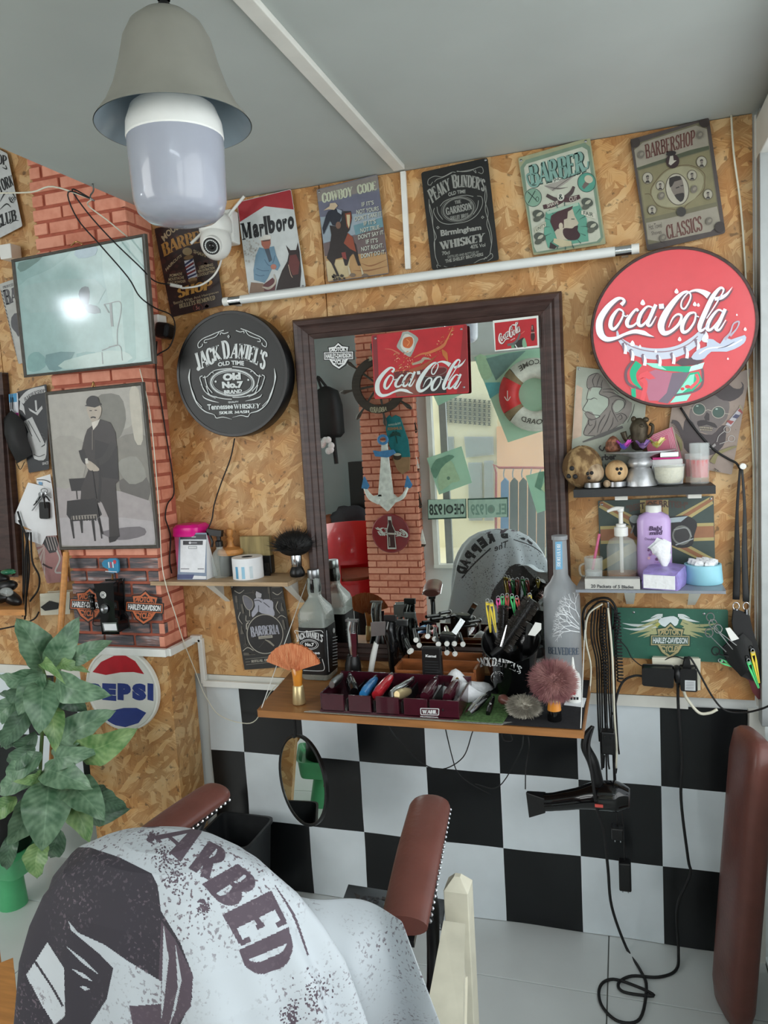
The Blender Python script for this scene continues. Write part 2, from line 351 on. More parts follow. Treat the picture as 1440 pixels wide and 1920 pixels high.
# brick pillar
pl=structure(M('mortar').box(((PXL+PXR)/2,PYF/2+.004,(ZU+.92)/2),(PXR-PXL-.012,-PYF-.006,ZU-.92)).build('pillar'))
pitch,bl=.0445,.122
def bricks(par,x0,x1,z0,z1,face,fy,smear_below=0,pitch=pitch,bl=bl,matn='brick_salmon',sgn=-1,seed=3):
 rn=random.Random(seed);shared={};k=0;z=z0
 while z<z1-.01:
  off=(k%2)*bl/2+rn.uniform(-.012,.012);x=x0-bl+off
  while x<x1:
   a,b=max(x,x0),min(x+bl-.010,x1);x+=bl
   if b-a<.012:continue
   mt='brick_smeared' if z+pitch<smear_below else matn;key=(round(b-a,2),mt,face)
   if key not in shared:
    m=M(mt);w=round(b-a,2);h=pitch-.010
    if face=='y':m.box((0,0,0),(w,.02,h))
    else:m.box((0,0,0),(.02,w,h))
    shared[key]=m.build('brick',par,bev=.0016);o=shared[key]
   else:o=shared[key].copy();LINK(o)
   c=(a+b)/2;pr=rn.uniform(-.0015,.002)
   o.location=(c,fy+sgn*pr,z+pitch/2)if face=='y' else(fy-pr,c,z+pitch/2)
  z+=pitch;k+=1
bricks(pl,PXL,PXR,.925,ZU,'y',PYF+.010,1.27);bricks(pl,PYF,-.012,.925,2.37,'x',PXR-.010,seed=8)
osb(PXL,PXR+.008,.0,.905,PYF-.008,.014,pl);osb(PYF-.007,0,.0,.905,0,.014,pl,side=PXR+.010)
# ceiling: lower board over the shop, higher slab over the rear-left
ce=structure(M('ceiling_paint').box(((PXR+XR+.3)/2,-1.62,ZC+.03),(XR+.3-PXR,3.3,.06)).build('ceiling'))
structure(M('ceiling_paint').box((-2.9,-2.2,ZU+.03),(3.0,4.6,.06)).build('ceiling_upper'))
structure(M('ceiling_paint').box((PXR+.01,-1.75,2.58),(.02,3.0,.42)).build('trim_1'))
a=PY(757,320,0)
structure(M('white_paint').box((a.x,-1.6,ZC-.007),(.034,3.1,.014)).build('trim_2',bev=.002))
# right side: aluminium shopfront frame with glass, low wall, ceiling beam
wr=structure(M('alu').box((.368,-.035,1.55),(.05,.05,1.62)).build('window_1',bev=.002))
M('white_paint').box((.345,-.004,1.57),(.012,.016,1.58)).build('frame',wr)
M('alu').box((.405,-1.7,2.33),(.06,3.3,.08)).build('frame',wr);M('alu').box((.405,-1.7,.72),(.06,3.3,.05)).build('frame',wr)
for y in(-1.15,-2.3):M('alu').box((.405,y,1.5),(.06,.05,1.6)).build('frame',wr)
M('glass').box((.41,-1.7,1.52),(.006,3.2,1.56)).build('glazing',wr)
M('black_plastic').box((.408,-.068,1.5),(.03,.016,1.66)).build('gasket',wr)
structure(M('white_paint').box((.385,-.35,2.30),(.085,.7,.10)).build('beam',bev=.003))
structure(M('plaster').box((.415,-1.7,.35),(.05,3.4,.70)).build('wall_right'))
structure(M('plaster').box((XL,-2.0,1.4),(.06,4.4,2.8)).build('wall_left'))
# ---- what stands behind the camera and shows in the mirror (depths as seen in the mirror)
DW=3.07
wx0=MY(803,800,DW).x;wz0=MY(900,1063,DW).z;wz1=MY(905,665,DW).z;yw=2*MIR-DW;p2x0,p2x1=MY(690,1050,2.97).x,MY(790,1050,2.97).x
wf=structure(M('plaster').box(((p2x1-.05+XR)/2,yw-.05,wz0/2),(XR-p2x1+.1,.1,wz0)).build('wall_front'))
M('plaster').box(((p2x1+XR)/2,yw-.05,(wz1+ZU)/2),(XR-p2x1,.1,ZU-wz1)).build('wall_section',wf)
M('plaster').box(((p2x1+wx0)/2-.01,yw-.05,(wz0+wz1)/2),(wx0-p2x1+.02,.1,wz1-wz0)).build('wall_section',wf)
wn2=structure(M('white_paint').box((wx0+.018,yw+.01,(wz0+wz1)/2),(.036,.06,wz1-wz0)).build('window_2',bev=.002))
M('white_paint').box(((wx0+XR)/2,yw+.01,wz0+.012),(XR-wx0,.07,.024)).build('sill',wn2)
M('white_paint').box(((wx0+XR)/2,yw+.01,wz1-.02),(XR-wx0,.06,.04)).build('frame',wn2)
M('alu').box((wx0+.10,yw-.05,(wz0+wz1)/2),(.05,.03,wz1-wz0)).build('frame',wn2)
M('glass').box(((wx0+XR)/2+.05,yw-.06,(wz0+wz1)/2),(XR-wx0-.1,.004,wz1-wz0)).build('glazing',wn2)
y2=2*MIR-2.97
pb=structure(M('mortar').box(((p2x0+p2x1)/2,y2-.28,ZU/2),(p2x1-p2x0-.012,.55,ZU)).build('pillar_front'))
bricks(pb,p2x0,p2x1,.25,2.6,'y',y2-.010,pitch=.0495,bl=.158,sgn=1,seed=12)
bricks(pb,yw,y2,.25,2.6,'x',p2x1-.010,pitch=.0495,bl=.158,sgn=1,seed=13)
structure(M('grey_wall').box((-3.1,-4.25,1.4),(2.8,.08,2.8)).build('wall_rear'))
# ================================================================== lettering with serifs, and the flowing script
T_,t_=.2,.075
SL={
'A':(.74,[],[((.08,0),(.36,1),.09),((.66,0),(.38,1),.2),((.2,.32),(.56,.32),.07)],[(.08,0),(.66,0)]),
'B':(.66,[.16],[((.16,.97),(.42,.96),(.54,.76),(.42,.55),(.16,.53)),((.16,.53),(.44,.52),(.58,.27),(.44,.03),(.16,.03))],[]),
'C':(.62,[],[((.56,.74),(.46,.95),(.3,.97),(.13,.78),(.11,.5),(.13,.22),(.3,.03),(.46,.05),(.57,.28))],[]),
'D':(.7,[.16],[((.16,.97),(.38,.96),(.57,.78),(.6,.5),(.57,.22),(.38,.04),(.16,.03))],[]),
'E':(.62,[.16],[((.16,.965),(.54,.965),.07),((.16,.52),(.44,.52),.07),((.16,.035),(.56,.035),.07),((.54,1),(.54,.8),.06),((.56,0),(.56,.22),.06),((.44,.6),(.44,.44),.05)],[]),
'F':(.6,[.16],[((.16,.965),(.54,.965),.07),((.16,.5),(.44,.5),.07),((.54,1),(.54,.8),.06),((.44,.58),(.44,.42),.05)],[]),
'G':(.68,[],[((.56,.76),(.46,.95),(.3,.97),(.13,.78),(.11,.5),(.13,.22),(.3,.03),(.44,.05),(.54,.2)),((.54,.02),(.54,.46),.17),((.4,.46),(.64,.46),.06)],[]),
'H':(.76,[.16,.6],[((.16,.5),(.6,.5),.07)],[]),'I':(.32,[.16],[],[]),
'J':(.5,[],[((.34,1),(.34,.3),.2),((.34,.34),(.3,.08),(.18,.02),(.06,.16))],[(.34,1)]),
'K':(.72,[.16],[((.6,1),(.2,.42),.08),((.3,.58),(.64,0),.19)],[(.6,1),(.64,0)]),
'L':(.58,[.16],[((.16,.035),(.52,.035),.07),((.52,0),(.52,.24),.06)],[]),
'M':(.92,[.76],[((.14,0),(.14,1),.08),((.18,1),(.44,.1),.19),((.44,.1),(.72,1),.07)],[(.14,0),(.14,1)]),
'N':(.76,[],[((.14,0),(.14,1),.08),((.16,.98),(.6,.02),.2),((.6,0),(.6,1),.08)],[(.14,0),(.14,1),(.6,1)]),
'O':(.7,[],[((.35,.97),(.15,.8),(.12,.5),(.15,.2),(.35,.03),(.55,.2),(.58,.5),(.55,.8),(.35,.97))],[]),
'P':(.64,[.16],[((.16,.97),(.42,.96),(.56,.74),(.42,.5),(.16,.48))],[]),
'R':(.72,[.16],[((.16,.97),(.4,.96),(.54,.75),(.4,.53),(.16,.51)),((.36,.52),(.6,0),.19)],[(.62,0)]),
'S':(.58,[],[((.5,.78),(.4,.95),(.24,.95),(.12,.76),(.2,.58),(.4,.45),(.48,.25),(.38,.05),(.2,.04),(.09,.24))],[]),
'T':(.62,[.31],[((.05,.965),(.57,.965),.07),((.05,1),(.05,.78),.06),((.57,1),(.57,.78),.06)],[]),
'U':(.74,[],[((.16,1),(.16,.26),.2),((.16,.3),(.22,.06),(.38,.02),(.54,.1),(.58,.3)),((.58,.26),(.58,1),.08)],[(.16,1),(.58,1)]),
'V':(.72,[],[((.1,1),(.36,0),.2),((.37,0),(.62,1),.08)],[(.1,1),(.62,1)]),
'W':(1.0,[],[((.1,1),(.3,0),.18),((.31,0),(.5,.9),.07),((.5,1),(.7,0),.18),((.71,0),(.9,1),.07)],[(.1,1),(.5,1),(.9,1)]),
'X':(.7,[],[((.1,1),(.6,0),.2),((.58,1),(.1,0),.08)],[(.1,1),(.6,0),(.58,1),(.1,0)]),
'Y':(.7,[],[((.1,1),(.35,.45),.19),((.6,1),(.36,.45),.08),((.35,.47),(.35,0),.2)],[(.1,1),(.6,1),(.35,0)]),
'7':(.6,[],[((.1,.93),(.54,.93),.14),((.52,.95),(.3,.5),(.24,0),(.24,0))],[]),
"'":(.2,[],[((.1,1),(.08,.72),.12)],[]),'.':(.24,[],[((.12,.14),(.12,0),.16)],[]),' ':(.34,[],[],[]),'-':(.4,[],[((.06,.42),(.34,.42),.12)],[]),'&':(.7,[],[((.6,0),(.2,.7),(.24,.95),(.4,.95),(.42,.72),(.14,.42),(.12,.1),(.3,.02),(.5,.16),(.6,.4))],[]),
}
def slab(t,k=1):
 key=('slab',t,k)
 if key in _tc:return _tc[key]
 vs,fs,X=[],[],0
 def strip(P,W):
  n=len(P);o=len(vs);L=[];R=[]
  for i in range(n):
   a=P[min(i+1,n-1)];b=P[max(i-1,0)];d=(a[0]-b[0],a[1]-b[1]);l=math.hypot(*d)or 1;d=(d[0]/l,d[1]/l)
   w=(W if W else t_+(T_-t_)*abs(d[1])**1.6)*k;L.append((P[i][0]-d[1]*w/2,P[i][1]+d[0]*w/2));R.append((P[i][0]+d[1]*w/2,P[i][1]-d[0]*w/2))
  vs.extend(L+R);fs.extend([(o+i,o+i+1,o+n+i+1,o+n+i)for i in range(n-1)])
 for ch in t:
  w,st,ss,se=SL.get(ch,SL[' '])
  for x in st:strip([(X+x,0),(X+x,1)],T_);se=se+[(x,0),(x,1)]
  for s in ss:
   if isinstance(s[-1],tuple):strip([(X+p.x,p.y)for p in cat([(a[0],a[1],0)for a in s],4)],None)
   else:strip([(X+a[0],a[1])for a in s[:-1]],s[-1])
  for x,y in se:yy=.03 if y<.5 else.97;strip([(X+x-.15,yy),(X+x+.15,yy)],.06)
  X+=w
 _tc[key]=([(x/X,y)for x,y in vs],fs);return _tc[key]
def ptxt(s,t,q,c,bow=0,dn=0,k=1):
 _tc[(t,'SLAB%g'%k)]=slab(t,k);return s.text(t,q,c,'SLAB%g'%k,bow,dn)
Print.slab=ptxt
SCRIPT=[[(310,250,34),(338,215,26),(312,190,20),(262,204,36),(180,282,50),(118,390,60),(122,500,64),(175,556,46),(262,548,28),(345,512,24),(430,488,36),(510,500,40),(556,520,22),(605,536,2)],
[(322,300,16),(282,292,20),(228,365,36),(214,440,38),(246,466,28),(296,408,18),(330,335,16),(322,300,16)],[(318,330,10),(350,352,12),(372,340,10)],
[(462,306,24),(446,288,18),(402,335,26),(364,398,38),(374,442,30),(428,430,18),(488,360,10)],
[(590,270,14),(542,266,18),(484,336,32),(464,414,36),(496,436,24),(556,372,16),(596,272,14)],[(622,246,30),(584,330,34),(548,418,34),(576,432,18),(626,350,8)],
[(650,264,44),(694,260,44)],
[(905,128,20),(860,146,28),(790,212,44),(712,322,58),(668,430,62),(690,500,48),(752,490,30),(826,424,26),(852,352,22),(816,334,18),(772,372,14),(736,452,6)],
[(905,128,18),(934,156,14),(926,208,14),(882,282,16),(850,268,16),(858,208,12),(912,142,12),(980,118,22),(1050,136,44),(1098,166,62)],
[(1150,198,30),(1210,184,34),(1262,150,22),(1310,88,2)],
[(968,316,16),(916,334,26),(862,422,38),(864,490,34),(912,480,22),(966,404,18),(980,336,16),(968,316,16)],[(972,345,10),(1010,358,10)],
[(1222,142,14),(1230,108,18),(1196,100,24),(1132,178,40),(1068,310,44),(1018,430,44),(1022,482,28),(1062,460,14),(1096,405,10)],[(1222,142,12),(1150,262,12),(1078,372,10)],
[(1226,308,14),(1176,298,18),(1104,388,32),(1084,462,36),(1118,470,22),(1180,400,16),(1228,310,14)],[(1246,286,30),(1196,396,34),(1164,462,34),(1196,470,18),(1252,384,8)]]
def script(p,src,dst,c,dx=0,dy=0,sc=1):
# affine map taking three points of the drawn word to three points of the sign
 (x1,y1),(x2,y2),(x3,y3)=src;D=(x2-x1)*(y3-y1)-(x3-x1)*(y2-y1)
 def A(x,y):
  a=((x-x1)*(y3-y1)-(x3-x1)*(y-y1))/D;b=((x2-x1)*(y-y1)-(x-x1)*(y2-y1))/D
  return tuple(dst[0][i]+a*(dst[1][i]-dst[0][i])+b*(dst[2][i]-dst[0][i])for i in(0,1))
 k=math.dist(dst[0],dst[1])/math.dist(src[0],src[1])*sc
 for st in SCRIPT:p.line([(A(x+dx,y+dy))for x,y,w in st],[w*k for x,y,w in st],c,sm=5);p.k-=1
 p.k+=1
IDT=((0,0),(1,0),(0,1))
def rrect(q,r,n=4):
 o=[]
 for i in range(4):
  a,b,c=V(q[i-1]),V(q[i]),V(q[(i+1)%4]);p=b+(a-b).normalized()*r;s=b+(c-b).normalized()*r
  for j in range(n+1):t=j/n;v=p*(1-t)**2+b*2*t*(1-t)+s*t*t;o.append((v.x,v.y))
 return o
def inset(q,d):
 c=V((sum(p[0]for p in q)/4,sum(p[1]for p in q)/4));return[tuple(V(p)+(c-V(p)).normalized()*d)for p in q]
def plate(name,label,q,Y,col,cat='sign',group=None,r=4,t=.0015,mat='print',nails=(),par=None):
 """tin plate: q = its four corners in the photo, Y = the plane it is fixed to"""
 root=thing(name,label,cat,group)if par is None else par
 P=[PY(x,y,Y)for x,y in rrect(q,r)]
 M(mat).use(mat,col).slab(P,(0,t,0)).build('plate',root)
 for x,y in nails:
  c=PY(x,y,Y);m=M('steel');m.lathe([(.0034,0),(.0034,.0012),(.0018,.0022)],FR(c-V((0,.0001,0)),(0,-1,0)),10)
  m.build('screw',root,smooth=40)
 p=Print(wallmp(Y),(0,-1,0),mat,off=.0003);p.clip=inset(q,1.2);return root,p
def face(p,x,y,s,skin,dark,k=1):  # a small bust portrait
 p.poly([(x-1.1*s,y+2.2*s),(x-.5*s,y+1.2*s),(x+.5*s,y+1.1*s),(x+1.1*s,y+2.2*s)],dark);p.ell(x,y+.2*s,.62*s,.9*s,skin,.1)
 p.poly([(x-.7*s,y),(x-.72*s,y-.7*s),(x-.2*s,y-1.1*s),(x+.5*s,y-1.0*s),(x+.68*s,y-.3*s),(x+.4*s,y-.45*s),(x-.3*s,y-.4*s)],dark)
 if k:p.line([(x-.3*s,y+.62*s),(x+.05*s,y+.5*s),(x+.4*s,y+.62*s)],.2*s,dark,sm=3);p.line([(x-.4*s,y-.02*s),(x-.1*s,y-.04*s)],.12*s,dark,sm=1);p.line([(x+.15*s,y-.04*s),(x+.42*s,y-.02*s)],.12*s,dark,sm=1)
# ------------------------------------------------------------------ row of tin signs under the ceiling
YS=-.012
def Q(o,s,pts):return[(o[0]+x/s,o[1]+y/s)for x,y in pts]
# moustache barber sign
c=(285,395,9)
q=Q(c,9,[(40,300),(1000,130),(1200,1590),(330,1800)])
r_,p=plate('tin_sign','dark brown portrait tin sign with a striped barber pole, behind the security camera',q,YS,(46,34,34),group='tin signs along the top of the wall')
p.crop(*c);G1,G2=(176,160,128),(186,138,70)
p.specks((120,330,1050,1650),60,(66,40,38),(20,60),3)
p.text('MOUSTACHIO',[(150,440),(880,150),(900,250),(210,530)],G1,.03,110,110)
p.slab('BARBER',[(150,575),(930,330),(960,520),(200,780)],G2,50,50,1.2)
p.text('HAIRCUTS',[(225,980),(495,730),(505,775),(245,1030)],G1,.03,12,12);p.text('SHAVINGS',[(700,650),(1050,760),(1045,815),(700,715)],G1,.03,-10,-10)
for i,t in enumerate(('POMADE','MOUSTACHE','WAX POWDER')):p.text(t,[(300+i*-20,1075+i*65),(510+i*30,1040+i*62),(512+i*30,1085+i*62),(302-i*20,1125+i*65)],G1,.02)
for i,t in enumerate(('LEECHING','VEIN EXTRACTION','BLOODLETTING')):p.text(t,[(795-i*25,935+i*70),(1030+i*25,885+i*55),(1035+i*25,930+i*55),(797-i*22,985+i*70)],G1,.02)
p.poly([(545,850),(700,815),(770,1130),(620,1160)],(196,200,210))
for i in range(6):p.poly([(548+i*12,905+i*52),(690+i*16,800+i*62),(700+i*12,835+i*62),(556+i*12,940+i*52)],(110,40,44)if i%2 else(44,50,84))
p.ell(600,690,82,66,(156,136,100));p.ell(620,790,84,36,(130,104,72),-.2);p.ell(690,1170,80,40,(130,104,72),-.2);p.ell(700,1205,70,22,(90,66,46),-.2)
p.slab('SHOP',[(430,1320),(1020,1170),(1000,1330),(450,1480)],G2,15,15,1.3)
p.text('Bandy Wigs And Hairpieces',[(360,1540),(1125,1350),(1130,1395),(385,1600)],G1,.0);p.slab('BULLETS REMOVED',[(460,1580),(1065,1430),(1072,1500),(470,1650)],G1)
p.ell(780,1640,76,66,(140,60,56),t=6);p.text('5c',[(740,1610),(810,1600),(815,1665),(745,1675)],(170,110,100),.02);p.build('print',r_)
# red and white cigarette advert with rider
c=(435,350,9.14)
q=Q(c,9.14,[(85,265),(1010,40),(1265,1715),(290,1850)])
r_,p=plate('tin_sign','white tin sign with a red roof-shaped top, a rider in denim and a horse',q,YS,(196,202,202),group='tin signs along the top of the wall',nails=[(434+1225/9.14,350+1706/9.14)])
p.crop(*c)
p.poly([(92,275),(110,258),(985,48),(1022,70),(1085,388),(560,335),(120,608)],(158,40,48));p.specks((190,920,480,1290),60,(176,176,172),(8,26),2)
BK=(26,28,32)
for ch,a in(('M',[(145,635),(320,605),(350,880),(182,915)]),):p.slab(ch,a,BK,k=1.25)
p.text('a',[(345,650),(455,620),(470,860),(375,885)],BK,.05);p.text('r',[(460,640),(560,630),(530,845),(490,860)],BK,.06)
p.text('l',[(532,510),(585,500),(620,825),(575,838)],BK,.08);p.text('b',[(590,500),(740,480),(740,785),(640,815)],BK,.06)
p.text('o',[(745,560),(855,545),(865,770),(765,790)],BK,.06);p.text('r',[(860,560),(950,530),(925,745),(885,765)],BK,.07);p.text('o',[(950,515),(1060,500),(1070,720),(965,745)],BK,.06)
H1,H2=(40,28,28),(96,44,42)
p.poly([(860,1440),(950,1280),(975,1150),(925,1000),(1000,1090),(1100,1085),(1130,955),(1160,1110),(1190,1450),(1170,1740),(760,1800),(800,1600)],H1);p.poly([(990,1180),(1100,1160),(1160,1300),(1140,1500),(1040,1520),(970,1330)],H2)
p.poly([(470,1040),(560,1060),(720,1020),(760,1180),(830,1350),(780,1440),(690,1400),(620,1560),(560,1650),(380,1600),(370,1430),(410,1180)],(104,138,160));p.poly([(560,1070),(640,1060),(690,1260),(640,1300)],(66,78,92))
for a in([(420,1400),(520,1440),(640,1440)],[(400,1500),(480,1530),(560,1520)],[(560,1250),(620,1340),(680,1360)],[(740,1180),(720,1260),(700,1310)]):p.line(a,14,(76,106,130))
p.poly([(500,900),(660,880),(665,980),(640,1060),(560,1070),(510,1000)],(160,96,80));p.poly([(510,900),(660,870),(650,930),(530,945)],(90,60,56));p.poly([(450,895),(560,850),(690,880),(650,905),(510,925)],(206,204,196));p.ell(600,860,70,34,(214,212,204))
p.ell(715,1375,50,46,(176,116,100));p.poly([(330,1640),(540,1660),(560,1800),(300,1830)],(130,106,88));p.poly([(540,1680),(700,1560),(760,1640),(740,1790),(560,1800)],(92,44,48))
for i in range(4):p.line([(520+i*10,1720),(640,1760-i*12),(760-i*8,1640),(720,1500)],9,(186,178,164))
p.line([(970,1340),(1010,1500),(1040,1560)],10,(186,160,140));p.build('print',r_)
# cowboy code
c=(585,325,9)
q=Q(c,9,[(75,275),(1105,15),(1300,1690),(270,1840)])
r_,p=plate('tin_sign','portrait tin sign of a galloping cowboy with rules of conduct lettered in white',q,YS,(110,112,124),group='tin signs along the top of the wall',nails=[(598.5,360)])
p.crop(*c)
p.poly([(84,290),(1108,30),(1130,260),(100,480)],(132,126,122));p.poly([(105,480),(1140,300),(1185,640),(140,740)],(104,106,124));p.poly([(140,740),(1185,640),(1215,900),(180,1180)],(146,160,170));p.poly([(700,880),(1200,740),(1220,940),(740,1060)],(104,142,152))
p.poly([(185,1190),(420,1120),(760,1040),(850,1010),(1220,900),(1260,1400),(220,1420)],(106,92,92));p.poly([(215,1400),(1262,1330),(1298,1680),(272,1830)],(176,140,96));p.poly([(240,1480),(640,1440),(620,1740),(270,1820)],(194,178,140))
for a in([(830,1520),(1000,1560),(1280,1450)],[(700,1640),(960,1640),(1290,1560)],[(300,1170),(400,1200),(500,1180)]):p.line(a,[4,26,6],(140,96,62))
p.slab('COWBOY',[(165,345),(680,225),(690,385),(175,500)],(190,196,172),k=1.3);p.slab('CODE',[(755,205),(1080,130),(1090,280),(775,355)],(190,196,172),k=1.3)
for t,a,b in(("IF IT'S",(835,490),(1040,455)),('NOT YOURS',(750,620),(1125,555)),("DON'T TAKE IT",(722,735),(1175,640)),("IF IT'S",(870,810),(1075,775)),('NOT TRUE.',(815,930),(1150,870)),("DON'T SAY IT.",(778,1045),(1215,955)),("IF IT'S",(910,1120),(1110,1090)),('NOT RIGHT.',(830,1245),(1205,1180)),("DON'T DO IT.",(828,1360),(1240,1285))):
 for d,cc in((6,(60,60,60)),(0,(196,200,188))):p.text(t,[(a[0]+d,a[1]+d),(b[0]+d,b[1]+d),(b[0]+d+6,b[1]+72+d),(a[0]+6+d,a[1]+76+d)],cc,.015)
p.poly([(530,640),(660,640),(680,760),(640,960),(600,1010),(740,1200),(800,1480),(830,1560),(780,1560),(700,1340),(640,1420),(600,1560),(560,1560),(520,1420),(400,1450),(380,1540),(470,1740),(430,1740),(330,1520),(250,1430),(300,1260),(330,1040),(300,880),(420,900),(500,800)],(44,38,38))
p.poly([(610,1010),(690,1080),(750,1330),(650,1280),(540,1180)],(140,70,50));p.poly([(500,1340),(570,1330),(590,1460),(520,1430)],(130,60,56));p.poly([(560,680),(660,660),(670,780),(620,940),(590,900)],(130,66,46));p.poly([(585,700),(645,700),(640,880),(625,930),(600,850)],(200,186,150))
p.poly([(820,1560),(860,1640),(890,1740),(850,1740)],(196,186,160));p.poly([(600,1540),(640,1600),(670,1720),(630,1720)],(196,186,160));p.ell(690,1720,50,34,(120,104,90));p.ell(900,1730,56,36,(120,104,90));p.specks((340,1720,560,1830),22,(70,64,58),(8,26),5)
p.poly([(280,640),(400,600),(510,620),(520,700),(440,900),(350,880),(310,800),(200,1040),(180,930),(240,720)],(36,40,52));p.poly([(420,600),(510,630),(500,700),(440,660)],(150,160,172));p.poly([(200,630),(300,560),(310,510),(400,500),(440,550),(380,620),(290,610)],(194,174,146));p.ell(450,880,44,60,(120,90,76));p.build('print',r_)
# dark whiskey sign
c=(780,285,8.348)
q=Q(c,8.348,[(78,320),(1120,85),(1300,1690),(250,1850)])
r_,p=plate('tin_sign','black portrait tin sign with pale scrollwork and whiskey lettering, beside the vertical cable cover',q,YS,(27,28,27),group='tin signs along the top of the wall',nails=[(780+1088/8.348,285+125/8.348)],r=5)
p.crop(*c);WH=(150,152,146)
p.slab('PEAKY',[(172,610),(510,410),(545,590),(255,805)],WH,10,10,1.25);p.slab('B',[(548,365),(640,352),(650,560),(580,565)],WH,k=1.3);p.slab("LINDER'S",[(645,372),(1085,440),(1070,620),(650,555)],WH,35,30,1.3)
p.text('OLD TIME',[(500,640),(775,590),(775,645),(512,700)],WH,.03,12,12)
for rr,w in((1,9),(.93,5),(1.1,4)):p.ell(665,895,245*rr,178*rr,WH,-.2,40,w)
p.slab('THE',[(602,765),(705,745),(712,800),(610,815)],WH);p.slab('GARRISON',[(460,880),(870,790),(880,895),(478,990)],WH,0,0,1.2);p.slab("SHELBY BRO'S",[(535,1010),(820,955),(820,1000),(535,1055)],WH,0,-20)
p.text('Birmingham',[(380,1225),(1020,1140),(1025,1240),(395,1350)],WH,.04);p.slab('WHISKEY',[(370,1410),(1075,1270),(1060,1400),(400,1530)],WH,k=1.35)
p.text('70cl',[(405,1560),(525,1545),(530,1600),(412,1620)],WH,.02);p.text('40% Vol',[(850,1455),(1085,1425),(1088,1480),(855,1525)],WH,.02)
p.text('DISTILLED AND BOTTLED BY',[(498,1625),(985,1545),(990,1580),(500,1665)],WH,.01);p.text('THE SHELBY BROTHERS',[(455,1685),(1050,1575),(1055,1625),(462,1740)],WH,.03)
for a in([(240,520),(190,510),(200,430),(300,380),(420,390),(560,320),(620,320)],[(640,310),(760,300),(900,270),(1020,235),(1055,300),(1030,340),(975,320)],[(640,300),(720,310),(840,300),(930,260)],[(560,330),(420,400),(330,430),(290,470)],[(235,510),(265,470)],[(900,290),(940,330),(930,280)],
[(205,740),(215,900),(250,1060),(290,1320),(300,1600),(350,1760)],[(215,820),(260,1000),(270,1180),(320,1330),(285,1420),(300,1600)],[(1090,530),(1110,700),(1085,900),(1140,1100),(1190,1350),(1160,1600)],[(1090,560),(1080,760),(1130,950),(1110,1130),(1150,1260),(1185,1450)],
[(290,880),(280,950),(360,1080),(480,1130),(640,1120),(820,1080),(960,980),(1040,830),(1030,710),(960,690)],[(330,860),(350,960),(420,1060)],[(980,760),(960,880),(900,980)],[(380,850),(440,780),(520,740),(620,710),(700,690),(800,680),(900,700)],
[(340,1820),(330,1770),(390,1790)],[(440,1790),(520,1810),(620,1785)],[(900,1750),(1000,1690),(1100,1660),(1180,1590),(1200,1650),(1120,1710)],[(1065,1690),(1090,1650),(1110,1670)]):p.line(a,9,WH)
for x,y in((345,1185),(1045,1025)):p.poly([(x-26,y),(x,y-26),(x+28,y),(x-4,y+26)],WH);p.poly([(x-12,y),(x,y-13),(x+14,y),(x-2,y+13)],(27,28,27))
p.build('print',r_)
# green barber sign
c=(965,250,8)
q=Q(c,8,[(50,370),(1130,60),(1370,1660),(280,1830)])
r_,p=plate('tin_sign','pale green portrait tin sign with a bearded head in profile and two crossed razors',q,YS,(158,160,128),group='tin signs along the top of the wall',nails=[(977,301),(1098,265)])
p.crop(*c);GN,DG,TQ=(120,142,122),(46,66,60),(84,150,132)
p.poly([(85,510),(165,400),(1050,140),(1130,200),(1330,1560),(1280,1640),(420,1790),(290,1790)],GN);p.poly([(140,520),(180,460),(1010,205),(1090,250),(1290,1560),(1230,1620),(330,1780),(290,1700)],(190,194,178))
for d,cc,k in(((8,10),DG,1.9),((0,0),(126,164,154),1.25)):
 p.slab('BARBER',[(205+d[0],490+d[1]),(1030+d[0],265+d[1]),(1060+d[0],560+d[1]),(240+d[0],770+d[1])],cc,0,-30,k)
 p.line([(240+d[0],600),(180+d[0],640),(230+d[0],780),(330+d[0],790),(380+d[0],700)],26*k/1.3,cc);p.line([(1030+d[0],520),(1090+d[0],520),(1100+d[0],420)],22*k/1.3,cc)
p.ell(655,720,90,56,(206,208,196));p.text('SHOP',[(580,690),(735,665),(735,715),(585,740)],DG,.02,18,18)
p.poly([(440,790),(900,640),(780,740),(580,870)],(160,156,148));p.line([(450,790),(640,830),(800,810)],[4,26,4],(110,104,100));p.line([(560,860),(700,760),(900,620)],8,(90,84,80))
for x,y,rx in((278,965,130),(1080,738,138)):p.ell(x,y,rx,rx*1.08,DG,n=30);p.ell(x,y,rx-8,rx*1.08-8,TQ if x>500 else(126,160,140),n=30)
p.line([(205,1050),(260,950),(310,860)],12,DG);p.line([(200,880),(270,950),(330,1010)],12,DG);p.ell(340,990,22,34,DG,t=8);p.poly([(1010,800),(1060,720),(1120,760),(1040,840)],(110,96,92));p.ell(1110,690,66,58,(190,184,162),.5)
p.line([(480,930),(600,990),(700,1000),(840,900),(890,800)],[50,60,66,62,40],(78,66,66));p.line([(430,1110),(560,1080),(700,1020),(780,960)],[66,72,60,30],(74,50,54));p.line([(740,1020),(860,990),(980,950)],[40,84,62],(74,50,54))
p.text('SHAVE',[(480,1060),(650,1010),(660,1060),(490,1120)],(196,190,178),.02);p.text('CUT',[(815,965),(935,940),(940,1000),(825,1030)],(196,190,178),.02);p.ell(690,955,56,62,(200,200,188));p.slab('&',[(660,920),(720,915),(725,990),(665,995)],DG)
p.poly([(470,1180),(960,1040),(1080,1280),(1110,1620),(500,1720),(440,1500)],(96,156,136))
for i in range(16):a=i*.39;p.line([(760+230*cos(a),1400+250*sin(a)),(760+330*cos(a),1400+360*sin(a))],[3,16],(60,96,88),sm=1)
p.poly([(470,1180),(560,1150),(950,1040),(960,1085),(500,1215)],(160,186,168))
